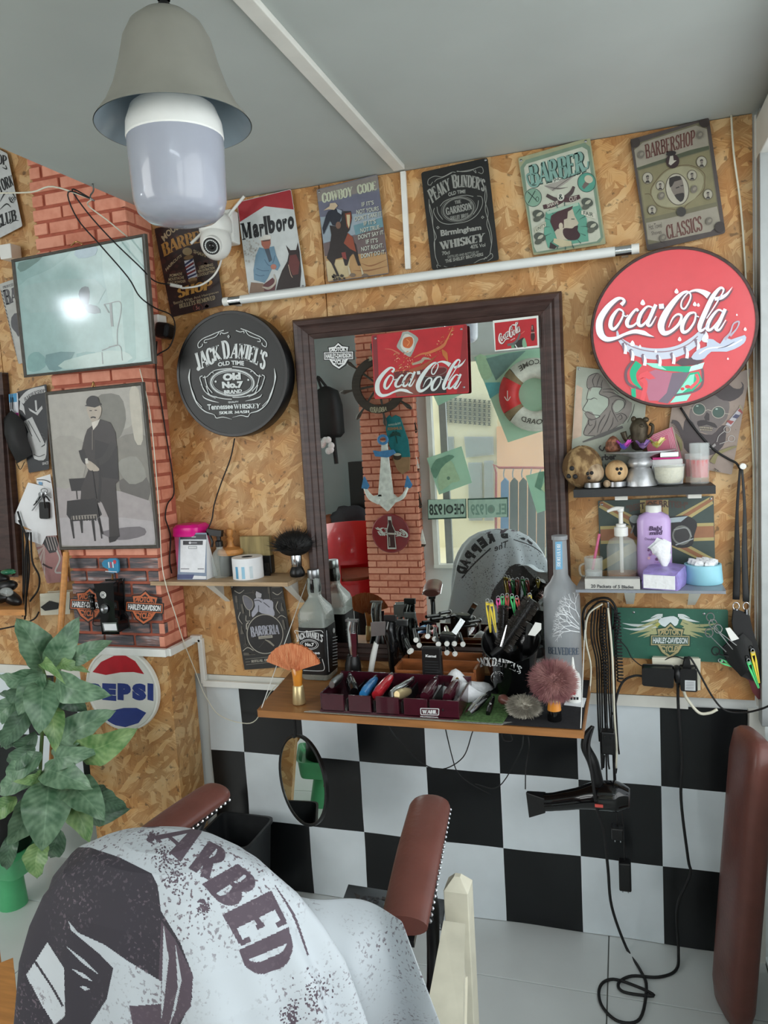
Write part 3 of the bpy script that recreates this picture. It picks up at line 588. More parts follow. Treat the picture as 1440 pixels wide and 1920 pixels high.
p.poly([(600,1220),(800,1160),(870,1140),(900,1240),(960,1350),(930,1400),(950,1450),(850,1600),(640,1600),(600,1480),(540,1330)],(186,178,158));p.poly([(550,1240),(640,1180),(880,1090),(850,1150),(800,1180),(790,1280),(740,1300),(740,1420),(640,1440),(600,1480),(535,1330)],(72,46,50));p.poly([(740,1430),(860,1430),(900,1400),(950,1390),(945,1460),(985,1530),(930,1600),(800,1600),(730,1520)],(62,40,44),3)
p.ell(695,1395,32,50,(196,186,166));p.line([(850,1290),(900,1290)],12,DG);p.poly([(590,1580),(850,1620),(860,1690),(700,1710),(580,1640)],(190,182,150));p.poly([(540,1640),(640,1700),(600,1740),(520,1730)],(60,50,50))
for x,y in((360,1220),(380,1560),(1090,1040),(1170,1390)):p.ell(x,y,90,66,(78,84,76),.3);p.ell(x+10,y,50,24,(176,178,160),-.6);p.ell(x-20,y+70,60,40,(88,92,82),-.4)
p.poly([(300,1430),(470,1330),(470,1400),(310,1500)],(190,190,170));p.text('UNITY',[(320,1430),(460,1350),(462,1395),(325,1475)],DG,.01);p.poly([(1000,1160),(1210,1210),(1220,1290),(1000,1220)],(200,200,184));p.text('FAIR',[(1030,1170),(1180,1200),(1180,1260),(1035,1225)],DG,.02);p.build('print',r_)
# grey-brown classics sign
c=(1175,215,7.385)
q=Q(c,7.385,[(45,345),(1140,40),(1370,1640),(285,1890)])
r_,p=plate('tin_sign','dull grey-brown portrait tin sign with oval portraits of men, nearest the shopfront frame',q,YS,(78,70,68),group='tin signs along the top of the wall',r=6,nails=[(1187.5,267.5),(1320.5,226),(1353,428)])
p.crop(*c);PA,RD=(150,144,130),(98,62,56)
p.poly([(100,420),(200,380),(1000,110),(1110,180),(1300,1520),(1180,1600),(300,1800),(260,1560)],(110,106,84))
p.poly([(105,490),(220,390),(960,150),(1110,200),(1135,430),(880,490),(700,560),(430,640),(140,735)],PA);p.poly([(140,740),(430,640),(880,490),(1135,430),(1142,480),(760,590),(160,770)],(78,84,66));p.poly([(170,780),(1140,490),(1240,1210),(260,1440)],(128,122,92));p.poly([(270,1500),(560,1440),(930,1350),(1250,1270),(1300,1500),(1160,1620),(480,1760),(290,1730)],PA)
p.slab('BARBERSHOP',[(245,420),(945,210),(950,410),(265,610)],RD,0,0,1.1);p.slab('CLASSICS',[(535,1540),(1030,1400),(1055,1600),(560,1725)],RD,0,0,1.1);p.text('Hot Towel',[(300,1520),(480,1490),(490,1560),(310,1600)],(92,84,76),.01);p.text('Shaves',[(340,1620),(480,1590),(485,1645),(345,1670)],(92,84,76),.01)
p.line([(330,1100),(360,980),(560,760),(860,700),(1060,800),(1080,930),(1050,1060),(820,1260),(810,1300)],8,(96,78,56));p.line([(250,1100),(330,1110),(420,1250),(560,1300),(670,1310)],8,(96,78,56));p.poly([(345,1100),(400,950),(580,770),(860,720),(1060,860),(1000,1100),(800,1250),(600,1280),(430,1240)],(150,146,118),3)
p.ell(700,1035,165,225,(90,82,70),-.15,30);p.ell(700,1035,152,212,(176,172,156),-.15,30)
p.poly([(590,900),(640,860),(740,850),(780,940),(800,1080),(790,1160),(740,1200),(680,1140),(620,1050)],(120,112,104),2);p.poly([(585,950),(590,880),(680,850),(740,855),(760,900),(660,930),(630,990),(600,1010)],(50,46,44));p.poly([(660,1120),(740,1090),(795,1090),(790,1170),(740,1210)],(52,48,46),2);p.line([(680,1020),(730,1000)],14,(50,46,44));p.line([(745,990),(785,980)],12,(50,46,44))
for x,y,s in((290,880,76),(465,985,64),(905,845,70),(1037,660,76),(1125,1108,68),(352,1325,62)):p.ell(x,y,s,s*1.1,(92,84,70));p.ell(x,y,s-9,s*1.1-9,(164,160,144));face(p,x,y-4,s*.42,(130,122,112),(60,56,54))
p.ell(635,650,92,100,(52,36,38));p.poly([(580,690),(600,580),(640,570),(650,640),(690,640),(610,710)],(176,172,160));p.ell(755,1350,66,66,(62,60,56));p.ell(615,545,70,34,(40,34,34),-.2)
for x,y in((110,390),(1075,110),(1290,1560)):p.ell(x,y,76,76,(60,52,50))
for x,y in((1010,290),(200,560),(1140,1480),(500,1710),(480,1130),(930,1040)):p.ell(x,y,44,56,(112,106,96),.4);p.ell(x+8,y-6,20,30,(140,134,120),.8)
p.build('print',r_)
# ================================================================== mirror
mk_print('print_glass',.5,coat=1)
x0,x1,z0,z1=PY(563,780,-.02).x,PY(1061,800,-.02).x,.872,1.968
xi0,xi1,zi0,zi1=PY(603,850,-.03).x,PY(1019,850,-.03).x,.93,PY(800,615,-.03).z
mr=thing('wall_mirror','large rectangular mirror in a thick dark brown moulded frame above the work counter','mirror')
prof=[(0,0),(0,-.030),(.10,-.042),(.3,-.044),(.42,-.036),(.5,-.038),(.72,-.030),(.78,-.034),(.94,-.028),(1,-.026),(1,0)]
def side(a0,a1,b0,b1):  # a: outer corners, b: inner corners
 R=[[V((a[0]+(b[0]-a[0])*k,y,a[1]+(b[1]-a[1])*k))for k,y in prof]for a,b in((a0,b0),(a1,b1))]
 M('dark_frame').rings(R).build('frame_rail',mr,bev=.0008)
O=[(x0,z0),(x1,z0),(x1,z1),(x0,z1)];I=[(xi0,zi0),(xi1,zi0),(xi1,zi1),(xi0,zi1)]
for i in range(4):side(O[i],O[(i+1)%4],I[i],I[(i+1)%4])
M('mirror_silver').slab([(xi0,MIR,zi0),(xi1,MIR,zi0),(xi1,MIR,zi1),(xi0,MIR,zi1)],(0,.012,0)).build('mirror_glass',mr)
# ------------------------------------------------------------------ motorcycle shield emblem
def shield(p,cx,cy,k,bg,fg,tx,rot=0,sx=1,tcol=None):
 def A(P):return[(cx+(x*sx*cos(rot)-y*sin(rot))*k,cy+(x*sx*sin(rot)+y*cos(rot))*k)for x,y in P]
 U=[(-60,-24),(-68,-58),(-26,-64),(0,-88),(26,-64),(68,-58),(60,-24)];D=[(-66,22),(-42,62),(0,90),(42,62),(66,22)]
 big=lambda P,s:[(x*s,y*s)for x,y in P]
 p.poly(A(big(U,1.09)+big(D,1.09)[::-1]),bg);p.poly(A([(-106,-30),(106,-30),(106,30),(-106,30)]),bg)
 p.poly(A(U),fg);p.poly(A(big([(-58,-24),(-56,-50),(-23,-56),(0,-76),(23,-56),(56,-50),(58,-24)],.98)),bg);p.poly(A(D),fg);p.poly(A([(-52,22),(-34,54),(0,78),(34,54),(52,22)]),bg)
 p.poly(A([(-100,-25),(100,-25),(100,25),(-100,25)]),fg);p.poly(A([(-95,-20),(95,-20),(95,20),(-95,20)]),bg)
 p.text('MOTOR',A([(-44,-54),(44,-54),(54,-29),(-54,-29)]),fg,.05,6*k,0);p.text('HARLEY-DAVIDSON',A([(-90,-16),(90,-16),(90,16),(-90,16)]),tx,.04);p.text('CYCLES',A([(-54,28),(54,28),(40,54),(-40,54)]),fg,.05,0,-8*k)
OR=(196,104,62)
def sticker(label,cx,cy,k,Y,bg,fg,tx,rot,sx=1,n=(0,-1,0)):
 q=[];r=thing('emblem_sticker',label,'sticker',None)
 p=Print(wallmp(Y),n,'print',off=.0005);shield(p,cx,cy,k,bg,fg,tx,rot,sx);p.build('print',r)
 P=lambda L:[PY(cx+(x*sx*cos(rot)-y*sin(rot))*k,cy+(x*sx*sin(rot)+y*cos(rot))*k,Y)for x,y in L]
 M('print').use('print',bg).slab(P([(-106,-30),(-66,-30),(-74,-63),(-28,-70),(0,-96),(28,-70),(74,-63),(66,-30),(106,-30),(106,30),(66,30),(46,68),(0,98),(-46,68),(-66,30),(-106,30)]),(0,.0006,0)).build('backing',r)
sticker('black and white shield-shaped motorcycle sticker stuck on the mirror glass',635,667,.27,MIR-.002,(22,22,24),(226,228,228),(226,228,228),-.03)
sticker('orange and black shield-shaped motorcycle sticker wholly in view, between the toy telephone and shelf',271,1139,.34,PYF-.014,(24,20,20),OR,(226,226,226),.06)
sticker('orange and black shield-shaped motorcycle sticker partly covered by the toy telephone',167,1134,.345,PYF-.014,(24,20,20),OR,(226,226,226),.05)
# ------------------------------------------------------------------ cola tin plate hung over the mirror's top edge
c=(690,600,7.2);RED=(176,34,42)
q=Q(c,7.2,[(45,205),(1335,55),(1362,985),(88,1068)])
r_,p=plate('tin_sign','red landscape tin sign with an ice cube and brown splash, hung over the mirror',q,-.052,RED,nails=[(704,634.5),(865,617),(870,726)],r=4)
p.crop(*c)
p.poly([(60,215),(120,200),(150,900),(100,1050)],(120,36,40));p.poly([(1290,70),(1335,65),(1355,960),(1200,990)],(140,36,40));p.poly([(350,700),(1060,640),(1060,980),(380,1030)],(92,34,34));p.poly([(360,940),(640,700),(700,1010),(390,1035)],(126,70,58));p.poly([(740,760),(1050,760),(1060,985),(740,1000)],(48,36,38))
p.poly([(480,140),(540,150),(675,240),(650,330),(590,470),(540,490),(400,380),(400,320),(440,240)],(150,158,150),3);p.poly([(500,190),(620,250),(600,400),(520,440),(440,350)],(196,196,186),3);p.poly([(500,240),(590,230),(610,310),(560,380),(480,360),(470,290)],(186,92,44),3);p.line([(520,260),(560,300),(530,350)],10,(216,140,80))
rn=random.Random(4)
for i in range(120):
 t=rn.random();x=340+t*260 if i<60 else 700+t*440;y=(720-rn.random()*280 if i<60 else 620-t*430+rn.gauss(0,46));a=rn.uniform(0,3);l=rn.uniform(10,34)
 p.line([(x,y),(x+l*cos(a)*.5+8,y-l*.5),(x+l*cos(a)+10,y-l*.6)],[4,rn.uniform(6,14),3],rn.choice([(190,110,60),(214,150,100),(160,80,44),(226,176,140)]),sm=2);p.k=14
p.k=15
p.line([(620,510),(720,460),(830,440),(1000,360),(1060,280),(1150,90)],[10,22,34,44,26,8],(190,110,66));p.line([(1000,400),(1040,460),(1080,560)],[16,70,10],(180,104,50));p.line([(560,700),(760,620),(930,480)],[60,50,8],(150,74,46));p.line([(600,600),(720,560),(760,520),(850,530)],[26,40,40,10],(160,150,130));p.line([(230,390),(320,400),(430,460)],[6,12,30],(190,100,80))
p.ell(900,700,170,60,(120,100,94),-.2,t=10)
script(p,((118,390),(1310,88),(605,536)),((132,850),(1322,528),(612,992)),(206,216,214));p.build('print',r_)
# small cola card in the mirror's corner
c=(910,585,13.09)
q=Q(c,13.09,[(180,215),(1300,85),(1325,870),(235,970)])
r_,p=plate('advert_card','small red cola advert card with a white border tucked in a corner of the mirror',q,MIR-.006,(216,220,214),'card',r=1,t=.0008)
p.crop(*c);p.poly([(225,270),(1255,148),(1280,820),(255,938)],RED)
p.poly([(640,890),(630,780),(800,700),(930,620),(990,690),(1030,850)],(40,36,34));p.poly([(640,890),(632,790),(700,760),(720,885)],(92,140,110));p.poly([(910,700),(960,640),(990,700),(1020,850),(920,860)],(120,160,130),2);p.line([(540,810),(700,770),(800,660),(850,520)],[60,60,50,40],(96,96,96));p.line([(730,800),(780,880)],24,(216,220,214))
p.line([(880,540),(960,470)],[10,16],(200,110,100));p.ell(1165,600,52,110,(56,30,30));p.poly([(1135,320),(1180,315),(1205,480),(1120,490)],(70,38,36));p.line([(1150,340),(1150,430)],14,(196,160,150));p.line([(1118,515),(1212,505)],16,(180,170,160));p.line([(620,700),(730,640)],24,(210,150,150))
for d,cc in((9,(56,34,36)),(0,(222,214,210))):script(p,((118,390),(1310,88),(605,536)),((340+d,690+d),(800+d,225+d),(600+d,655+d)),cc,sc=1.25)
p.build('print',r_)
# ================================================================== round light-box signs
def lightbox(name,label,cx,cy,rp,Y,rim,col,mat,dep=.055,rw=.010):
 C=PY(cx,cy,Y);R=rp/pxm(C);root=thing(name,label,'sign')
 fr=FR(V((C.x,0,C.z)),(0,-1,0));d=-Y
 M(rim).lathe([(R*.96,d-dep),(R,d-dep+.004),(R,d-.002),(R-.002,d+.001),(R-rw,d+.001),(R-rw,d-.002)],fr,64,cap=False).build('rim',root,smooth=40)
 M(mat).use(mat,col).lathe([(R-rw,d-.0015),(0.0001,d-.0015)],fr,64,cap=False).build('front_panel',root,smooth=False)
 M('charcoal').lathe([(R*.96,d-dep),(.0001,d-dep)],fr,48,cap=False).build('back_panel',root)
 for s in(-1,1):M('steel').box((C.x+s*.05,-(d-dep)/2,C.z+R*.7),(.012,d-dep,.012)).build('wall_bracket',root)
 return root,Print(wallmp(Y),(0,-1,0),mat,off=.0004),C,R
r_,p,C_,R_=lightbox('round_sign','round black light-box sign with white whiskey lettering, hung beside the brick pillar',433,702,117,-.075,'black_plastic',(24,26,26),'print')
p.crop(325,580,6.26);WH=(214,220,220)
p.slab('JACK',[(228,528),(530,420),(562,588),(280,722)],WH,0,0,1.3);p.slab('D',[(560,375),(648,366),(668,572),(590,582)],WH,k=1.3);p.slab("ANIEL'S",[(690,410),(1112,520),(1066,715),(668,572)],WH,42,42,1.3)
p.text('OLD TIME',[(520,628),(832,608),(832,662),(528,676)],WH,.04,16,16)
for rx,ry,w in((250,148,13),(232,130,5),(262,160,4)):p.ell(694,862,rx,ry,WH,.03,44,w)
p.text('Old',[(580,755),(790,738),(795,825),(585,842)],WH,.07);p.text('No.7',[(570,850),(820,842),(822,925),(576,930)],WH,.07);p.text('BRAND',[(595,950),(812,938),(805,972),(600,990)],WH,.05,0,-8)
p.ell(498,848,12,12,WH);p.ell(882,828,12,12,WH)
p.text('QUALITY',[(645,1080),(770,1075),(770,1098),(645,1104)],WH,.03);p.text('Tennessee',[(400,1115),(700,1105),(705,1168),(405,1182)],WH,.03);p.slab('WHISKEY',[(710,1115),(1025,1105),(1015,1160),(715,1168)],WH,k=1.2);p.slab('SOUR MASH',[(540,1198),(895,1185),(895,1215),(540,1232)],WH,k=1.4)
def sym(P):return[P,[(1388-x-0,y-22+(x-694)*-.03)for x,y in P]]
for P,w in(([(595,245),(520,270),(440,305),(350,345),(295,400),(300,450),(340,430),(345,405)],9),([(540,270),(500,320),(420,350),(375,360),(365,390),(400,390)],8),([(555,300),(560,275),(600,285),(650,270)],9),([(345,780),(315,800),(330,860),(370,960),(470,1020),(600,1050),(690,1055)],9),([(370,780),(400,900),(460,980)],9),([(350,800),(400,790),(440,750),(500,715),(600,700),(690,695)],9),([(345,1010),(370,1040),(440,1070),(540,1095)],[4,12,14,3]),([(200,700),(188,800),(205,900),(240,1010),(290,1120),(380,1200),(480,1235),(510,1275),(590,1265),(690,1290)],[3,20,8,20,8,14,6,10,8,2]),([(240,990),(260,1060),(340,1150)],7),([(430,770),(450,740),(480,750)],7),([(390,900),(430,1000),(520,1030)],8),([(330,880),(400,990),(500,1045)],6)):
 for z in sym(P):p.line(z,w,WH)
p.poly([(652,300),(666,320),(652,342),(638,320)],WH);p.poly([(652,310),(658,320),(652,332),(645,320)],(38,42,42));p.build('print',r_)
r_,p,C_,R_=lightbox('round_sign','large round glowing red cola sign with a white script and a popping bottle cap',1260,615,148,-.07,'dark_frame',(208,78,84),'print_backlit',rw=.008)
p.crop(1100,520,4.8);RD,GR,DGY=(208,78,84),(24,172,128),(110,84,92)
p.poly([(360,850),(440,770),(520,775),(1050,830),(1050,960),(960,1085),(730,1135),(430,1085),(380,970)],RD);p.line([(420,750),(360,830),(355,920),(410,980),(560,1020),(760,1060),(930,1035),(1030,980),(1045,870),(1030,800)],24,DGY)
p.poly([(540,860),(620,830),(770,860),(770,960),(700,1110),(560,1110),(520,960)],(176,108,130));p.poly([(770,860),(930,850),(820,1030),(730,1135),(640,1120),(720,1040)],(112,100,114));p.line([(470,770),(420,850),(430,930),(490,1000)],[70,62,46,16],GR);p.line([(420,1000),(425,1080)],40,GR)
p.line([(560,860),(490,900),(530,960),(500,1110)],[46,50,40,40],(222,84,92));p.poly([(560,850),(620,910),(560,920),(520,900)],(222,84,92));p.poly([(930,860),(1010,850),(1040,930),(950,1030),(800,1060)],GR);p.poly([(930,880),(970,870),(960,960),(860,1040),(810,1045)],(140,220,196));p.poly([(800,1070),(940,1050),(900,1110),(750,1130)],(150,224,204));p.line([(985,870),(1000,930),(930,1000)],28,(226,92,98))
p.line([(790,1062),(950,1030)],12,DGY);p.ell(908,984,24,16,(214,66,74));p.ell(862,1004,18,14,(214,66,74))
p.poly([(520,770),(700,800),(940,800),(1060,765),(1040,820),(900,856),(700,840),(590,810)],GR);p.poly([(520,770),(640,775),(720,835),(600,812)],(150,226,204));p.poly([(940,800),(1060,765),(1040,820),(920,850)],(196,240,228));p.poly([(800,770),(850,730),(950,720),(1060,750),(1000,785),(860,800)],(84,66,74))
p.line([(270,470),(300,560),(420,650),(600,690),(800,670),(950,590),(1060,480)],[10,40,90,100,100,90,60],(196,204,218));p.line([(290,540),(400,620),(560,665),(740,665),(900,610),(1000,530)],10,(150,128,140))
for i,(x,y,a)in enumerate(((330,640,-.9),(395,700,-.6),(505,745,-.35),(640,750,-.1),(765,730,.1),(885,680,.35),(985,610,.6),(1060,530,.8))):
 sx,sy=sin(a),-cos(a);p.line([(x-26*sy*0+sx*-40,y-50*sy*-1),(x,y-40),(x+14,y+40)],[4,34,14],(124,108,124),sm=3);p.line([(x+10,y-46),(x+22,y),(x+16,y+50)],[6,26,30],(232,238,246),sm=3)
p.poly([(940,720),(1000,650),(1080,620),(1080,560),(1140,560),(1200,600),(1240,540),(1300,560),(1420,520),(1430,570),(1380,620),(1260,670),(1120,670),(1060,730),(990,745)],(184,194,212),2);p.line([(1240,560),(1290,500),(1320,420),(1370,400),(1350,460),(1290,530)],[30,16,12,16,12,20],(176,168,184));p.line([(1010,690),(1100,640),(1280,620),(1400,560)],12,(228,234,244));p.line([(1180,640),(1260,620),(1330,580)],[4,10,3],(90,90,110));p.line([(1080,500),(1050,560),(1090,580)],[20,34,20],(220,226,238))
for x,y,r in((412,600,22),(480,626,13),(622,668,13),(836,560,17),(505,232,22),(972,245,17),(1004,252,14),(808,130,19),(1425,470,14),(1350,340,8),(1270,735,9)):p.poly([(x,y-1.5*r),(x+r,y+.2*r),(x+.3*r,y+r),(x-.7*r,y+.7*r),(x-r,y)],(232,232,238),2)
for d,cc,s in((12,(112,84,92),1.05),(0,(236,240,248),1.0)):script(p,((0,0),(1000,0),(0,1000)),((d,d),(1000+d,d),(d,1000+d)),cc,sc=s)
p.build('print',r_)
# ------------------------------------------------------------------ pepsi-style round sign low on the pillar
C=PY(228,1293,PYF-.024);R=80/pxm(C);r_=thing('round_sign','round white sign with red cap, blue base and blue lettering, behind the leafy plant','sign')
fr=FR(V((C.x,PYF-.009,C.z)),(0,-1,0))
M('white_paint').lathe([(R*.97,0),(R,.003),(R*.99,.016),(R*.95,.018),(R*.93,.0135),(.0001,.0135)],fr,64,cap=False).build('dish',r_,smooth=40)
p=Print(wallmp(PYF-.0226),(0,-1,0),'print_gloss',off=.0004);p.crop(0,1180,3.273);BL=(44,62,132)
def disc(P):return P
p.poly([(568,262),(620,200),(700,162),(770,160),(830,195),(885,275),(820,262),(740,264),(650,280)],(180,22,38));p.poly([(590,490),(680,500),(760,482),(840,482),(898,512),(850,575),(770,600),(690,585),(620,540)],BL)
for ch,a,b in(('P',548,622),('E',628,714),('P',722,804),('S',812,898),('I',906,942)):p.text(ch,[(a,330),(b,334),(b,440),(a,432)],BL,.09)
p.build('print',r_)
# ================================================================== tube light, cable covers, camera
mk('tube_glass',(226,230,228),.3,var=.01,coat=.5)
a,b=PY(421,566,-.045),PY(1197,466,-.045);d=(b-a).normalized();tb=thing('tube_light','long unlit white tube lamp fixed across the wall just above the mirror','lamp')
M('tube_glass').tube([a+d*.03,b-d*.03],.0135,20,1).build('tube',tb,smooth=40)
for s,e in((a,d),(b,-d)):
 M('chrome').tube([s+e*.018,s+e*.060],.0140,20,1).build('metal_collar',tb,smooth=40);M('white_plastic').tube([s-e*.002,s+e*.02],.0138,20,1).build('end_cap',tb,smooth=40)
 M('white_plastic').box(s+e*.035+V((0,.02,0)),(.018,.030,.026)).build('clip',tb,bev=.002)
a=PY(757,322,0);t=thing('cable_cover','narrow white cable cover running down the boards from the ceiling to the tube lamp','cable cover');M('white_plastic').box((a.x,-.007,(2.365+PY(772,505,0).z)/2),(.016,.012,2.365-PY(772,505,0).z)).build('cover',t,bev=.001)
t=thing('cable_cover','white cable cover bent around the foot of the brick pillar and down to the checks','cable cover')
M('white_plastic').box(((PXL+PXR)/2,PYF-.018,.915),(PXR-PXL+.03,.018,.026)).build('cover',t,bev=.002);M('white_plastic').box((PXR+.018,PYF/2-.01,.915),(.018,-PYF+.01,.026)).build('cover',t,bev=.002)
a=PY(367,1195,-.01);M('white_plastic').box((PXR+.035,-.010,.922),(.04,.018,.024)).build('cover',t,bev=.002);M('white_plastic').box((PXR+.052,-.010,.842),(.018,.018,.16)).build('cover',t,bev=.002);M('white_plastic').box(((PXR+.06-.79)/2,-.012,.762),(-.79-PXR-.04,.016,.022)).build('cover',t,bev=.002)
t=thing('security_camera','white dome security camera with two antennas mounted above the round black sign','camera')
C=PY(402,440,-.10);s=1/pxm(C)
M('white_plastic').box(PY(428,428,-.03),(34*s,.05,62*s)).build('wall_bracket',t,bev=.006)
M('white_plastic').sq([(26*s,26*s,-.3*s),(30*s,30*s,4*s),(30*s,30*s,22*s),(24*s,24*s,34*s),(8*s,8*s,38*s)],FR(C+V((0,.01,3*s)),(.02,0,1)),2.2).build('housing',t,smooth=50)
hd=M('white_plastic').ball(C+V((2*s,0,-14*s)),(29*s,30*s,33*s),nu=28,nv=18).build('camera_head',t,smooth=True)
fc=PY(397,461,-.145);n=(CAM-fc).normalized()+V((-.35,0,-.25));fr=FR(fc,n)
M('white_plastic').lathe([(17.5*s,-14*s),(17.5*s,1*s),(15*s,2*s)],fr,28).build('lens_ring',hd,smooth=40)
M('black_gloss').lathe([(15.5*s,0),(15.5*s,2.5*s),(.01*s,2.5*s)],fr,28).build('lens_plate',hd,smooth=40)
for i in range(22):q=2*pi*i/22;M('tube_glass').ball(fr@V((11.2*s*cos(q),11.2*s*sin(q),3*s)),(1.5*s,1.5*s,1.5*s),nu=6,nv=4).build('led',hd)
M('black_gloss').ball(fr@V((0,0,2*s)),(6*s,6*s,3.4*s),fr,16,10).build('lens',hd,smooth=True)
M('white_plastic').tube([PY(425,408,-.06),PY(458,368,-.06)],.0046,10,1).build('antenna',t,smooth=40);M('white_plastic').tube([PY(386,430,-.09),PY(358,457,-.11)],.0046,10,1).build('antenna',t,smooth=40)
p=Print(lambda x,y:PY(x,y,-.152),(0,-1,0));p.line([(385,419),(389,421),(393,416)],1.2,(90,90,94));p.build('print',t)
def cord(name,label,pts,r=.0025,mat='black_rubber',cat_='cable',k=6,**kw):
 P=[PY(*q)for q in pts];t=thing(name,label,cat_,kw.get('group'));M(mat).tube(P,r,8,k).build('cable',t,smooth=True);return t
t=cord('camera_cable','white cable curling down from the security camera to its plug',[(417,478,-.09),(411,500,-.06),(398,520,-.05),(375,535,-.05),(345,540,-.06),(336,538,-.06)],.0032,'white_plastic');M('white_plastic').tube([PY(320,534,-.06),PY(340,538,-.06)],[.006,.0055],10,1).build('connector',t,smooth=40)
h0=PY(119,330,-.32)
t=thing('ceiling_hook','small metal screw hook in the ceiling edge holding the black cables','hook');hk=V((PXR+.02,h0.y,2.37));M('steel').tube([hk,hk-V((0,0,.02)),hk+V((-.004,-.01,-.035)),hk+V((0,-.014,-.046)),hk+V((.004,-.005,-.05))],.0022,8).build('hook',t,smooth=True)
def PXp(x,y):return PX(x,y,PXR+.02)
hk2=hk-V((0,.01,.046))
for lab,P in(('thin black cable from the ceiling hook across the glare picture to the white connector',[(135,355,-.32),(165,400,-.29),(212,452,-.27),(262,500,-.24),(290,527,-.15),(320,534,-.06)]),('thin black cable from the ceiling hook to the black adapter on the pillar',[(128,360,-.32),(145,410,-.30),(190,462,-.28),(240,520,-.27),(262,556,-.25),(292,578,-.18),(322,592,-.10),(328,620,-.07),(318,650,-.07),(300,662,-.13),(292,668,-.15)]),):
 t=thing('hanging_cable',lab,'cable');M('black_rubber').tube([hk2]+[PY(*q)for q in P],.0022,7).build('cable',t,smooth=True)
t=thing('hanging_cable','pale grey cable sagging to the ceiling hook from the far wall','cable');M('cream_plastic').tube([PY(-40,362,-.25),PY(0,362,-.25),PY(60,360,-.28),PY(100,350,-.3),hk2],.0025,7).build('cable',t,smooth=True)
t=thing('hanging_cable','pale grey cable running down from the ceiling hook behind the glare picture','cable');M('cream_plastic').tube([hk2,PY(165,385,-.26),PY(200,412,-.22),PY(240,445,-.17)],.0022,7).build('cable',t,smooth=True)
t=thing('power_adapter','black plug adapter in a white socket on the brick pillar side','adapter')
M('white_plastic').box(PX(303,606,PXR+.014)+V((0,-.01,0)),(.024,.05,.05)).build('socket',t,bev=.004);M('black_plastic').box(PX(311,620,PXR+.05)+V((-.005,0,0)),(.05,.05,.05),FR((0,0,0),(.2,.1,1)).to_3x3()).build('adapter_body',t,bev=.01)
t=thing('hanging_cable','long black cable hanging down the side of the brick pillar to the pink jar','cable')
M('black_rubber').tube([PX(x,y,PXR+.008)for x,y in((294,640),(293,700),(303,760),(312,820),(322,880),(326,925),(314,945),(310,970),(316,990),(320,1010),(318,1050),(322,1075))],.0024,7).build('cable',t,smooth=True)
t=thing('hanging_cable','thin pale cord hanging along the pillar corner past the small shelf to the floor trim','cable')
M('cream_plastic').tube([PY(x,y,Y)for x,y,Y in((262,692,-.17),(282,780,-.165),(297,940,-.162),(303,1050,-.162),(312,1100,-.158),(328,1150,-.14),(345,1205,-.09),(365,1255,-.04),(378,1290,-.02),(388,1310,-.02),(410,1340,-.02),(450,1355,-.02),(480,1350,-.03),(505,1300,-.06),(530,1275,-.08))],.0017,6).build('cable',t,smooth=True)
cord('hanging_cable','black lead hanging from the round black sign down to the small shelf',[(440,822,-.02),(432,860,-.016),(415,905,-.016),(402,945,-.02),(397,975,-.03),(384,1010,-.05),(386,1060,-.06)],.0024)
# ================================================================== two framed pictures on the pillar
def framed(label,q,P0,N,w,art_mat,bgc):
 N=V(N).normalized();t=thing('framed_picture',label,'picture')
 P=[PP(x,y,P0,N)for x,y in q];c=sum(P,V())/4;back=-N
 I_=[p+(c-p).normalized()*w*1.35 for p in P]
 for i in range(4):
  a0,a1,b0,b1=P[i],P[(i+1)%4],I_[i],I_[(i+1)%4]
  R=[[a+(b-a)*k+N*h for k,h in((0,-.012),(0,.003),(.3,.006),(.6,.004),(.8,.005),(1,0),(1,-.012))]for a,b in((a0,b0),(a1,b1))]
  M('picture_frame').rings(R).build('frame_rail',t)
 M(art_mat).use(art_mat,bgc).slab(I_,-N*.004).build('picture',t)
 p=Print(lambda x,y:PP(x,y,P0,N),N,art_mat,off=.0004);p.clip=inset(q,w*1.3*pxm(c));return t,p
mk('picture_frame',(84,80,74),.4,var=.2,ns=50,bump=.2)
b_=PY(160,695,-.175);N1=(0,-1,-.10)
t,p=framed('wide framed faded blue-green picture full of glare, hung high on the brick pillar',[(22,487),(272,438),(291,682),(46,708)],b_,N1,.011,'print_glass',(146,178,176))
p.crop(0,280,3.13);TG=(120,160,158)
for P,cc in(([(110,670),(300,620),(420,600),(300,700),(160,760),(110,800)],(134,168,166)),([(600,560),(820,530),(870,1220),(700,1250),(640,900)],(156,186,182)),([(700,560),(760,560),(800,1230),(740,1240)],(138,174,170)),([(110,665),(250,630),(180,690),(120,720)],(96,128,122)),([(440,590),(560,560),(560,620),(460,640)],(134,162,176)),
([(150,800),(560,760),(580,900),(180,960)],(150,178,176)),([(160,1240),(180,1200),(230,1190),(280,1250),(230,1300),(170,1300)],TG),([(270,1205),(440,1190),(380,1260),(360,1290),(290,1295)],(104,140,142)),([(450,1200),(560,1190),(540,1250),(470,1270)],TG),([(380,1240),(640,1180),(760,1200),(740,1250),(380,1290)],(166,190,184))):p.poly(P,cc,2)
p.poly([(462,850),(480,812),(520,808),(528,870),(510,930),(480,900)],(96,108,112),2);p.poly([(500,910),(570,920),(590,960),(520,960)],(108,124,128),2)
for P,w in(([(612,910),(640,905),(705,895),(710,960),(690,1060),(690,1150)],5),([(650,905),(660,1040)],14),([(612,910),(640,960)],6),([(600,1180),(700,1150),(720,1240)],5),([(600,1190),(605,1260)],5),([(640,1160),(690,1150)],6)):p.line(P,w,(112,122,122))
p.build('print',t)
b_=PY(205,1028,-.168)
t,p=framed('tall framed sepia portrait of a man in bowler hat and dark suit',[(85,735),(268,716),(298,1028),(113,1031)],b_,(0,-1,-.02),.010,'print_gloss',(150,146,138))
p.crop(0,690,3.13)
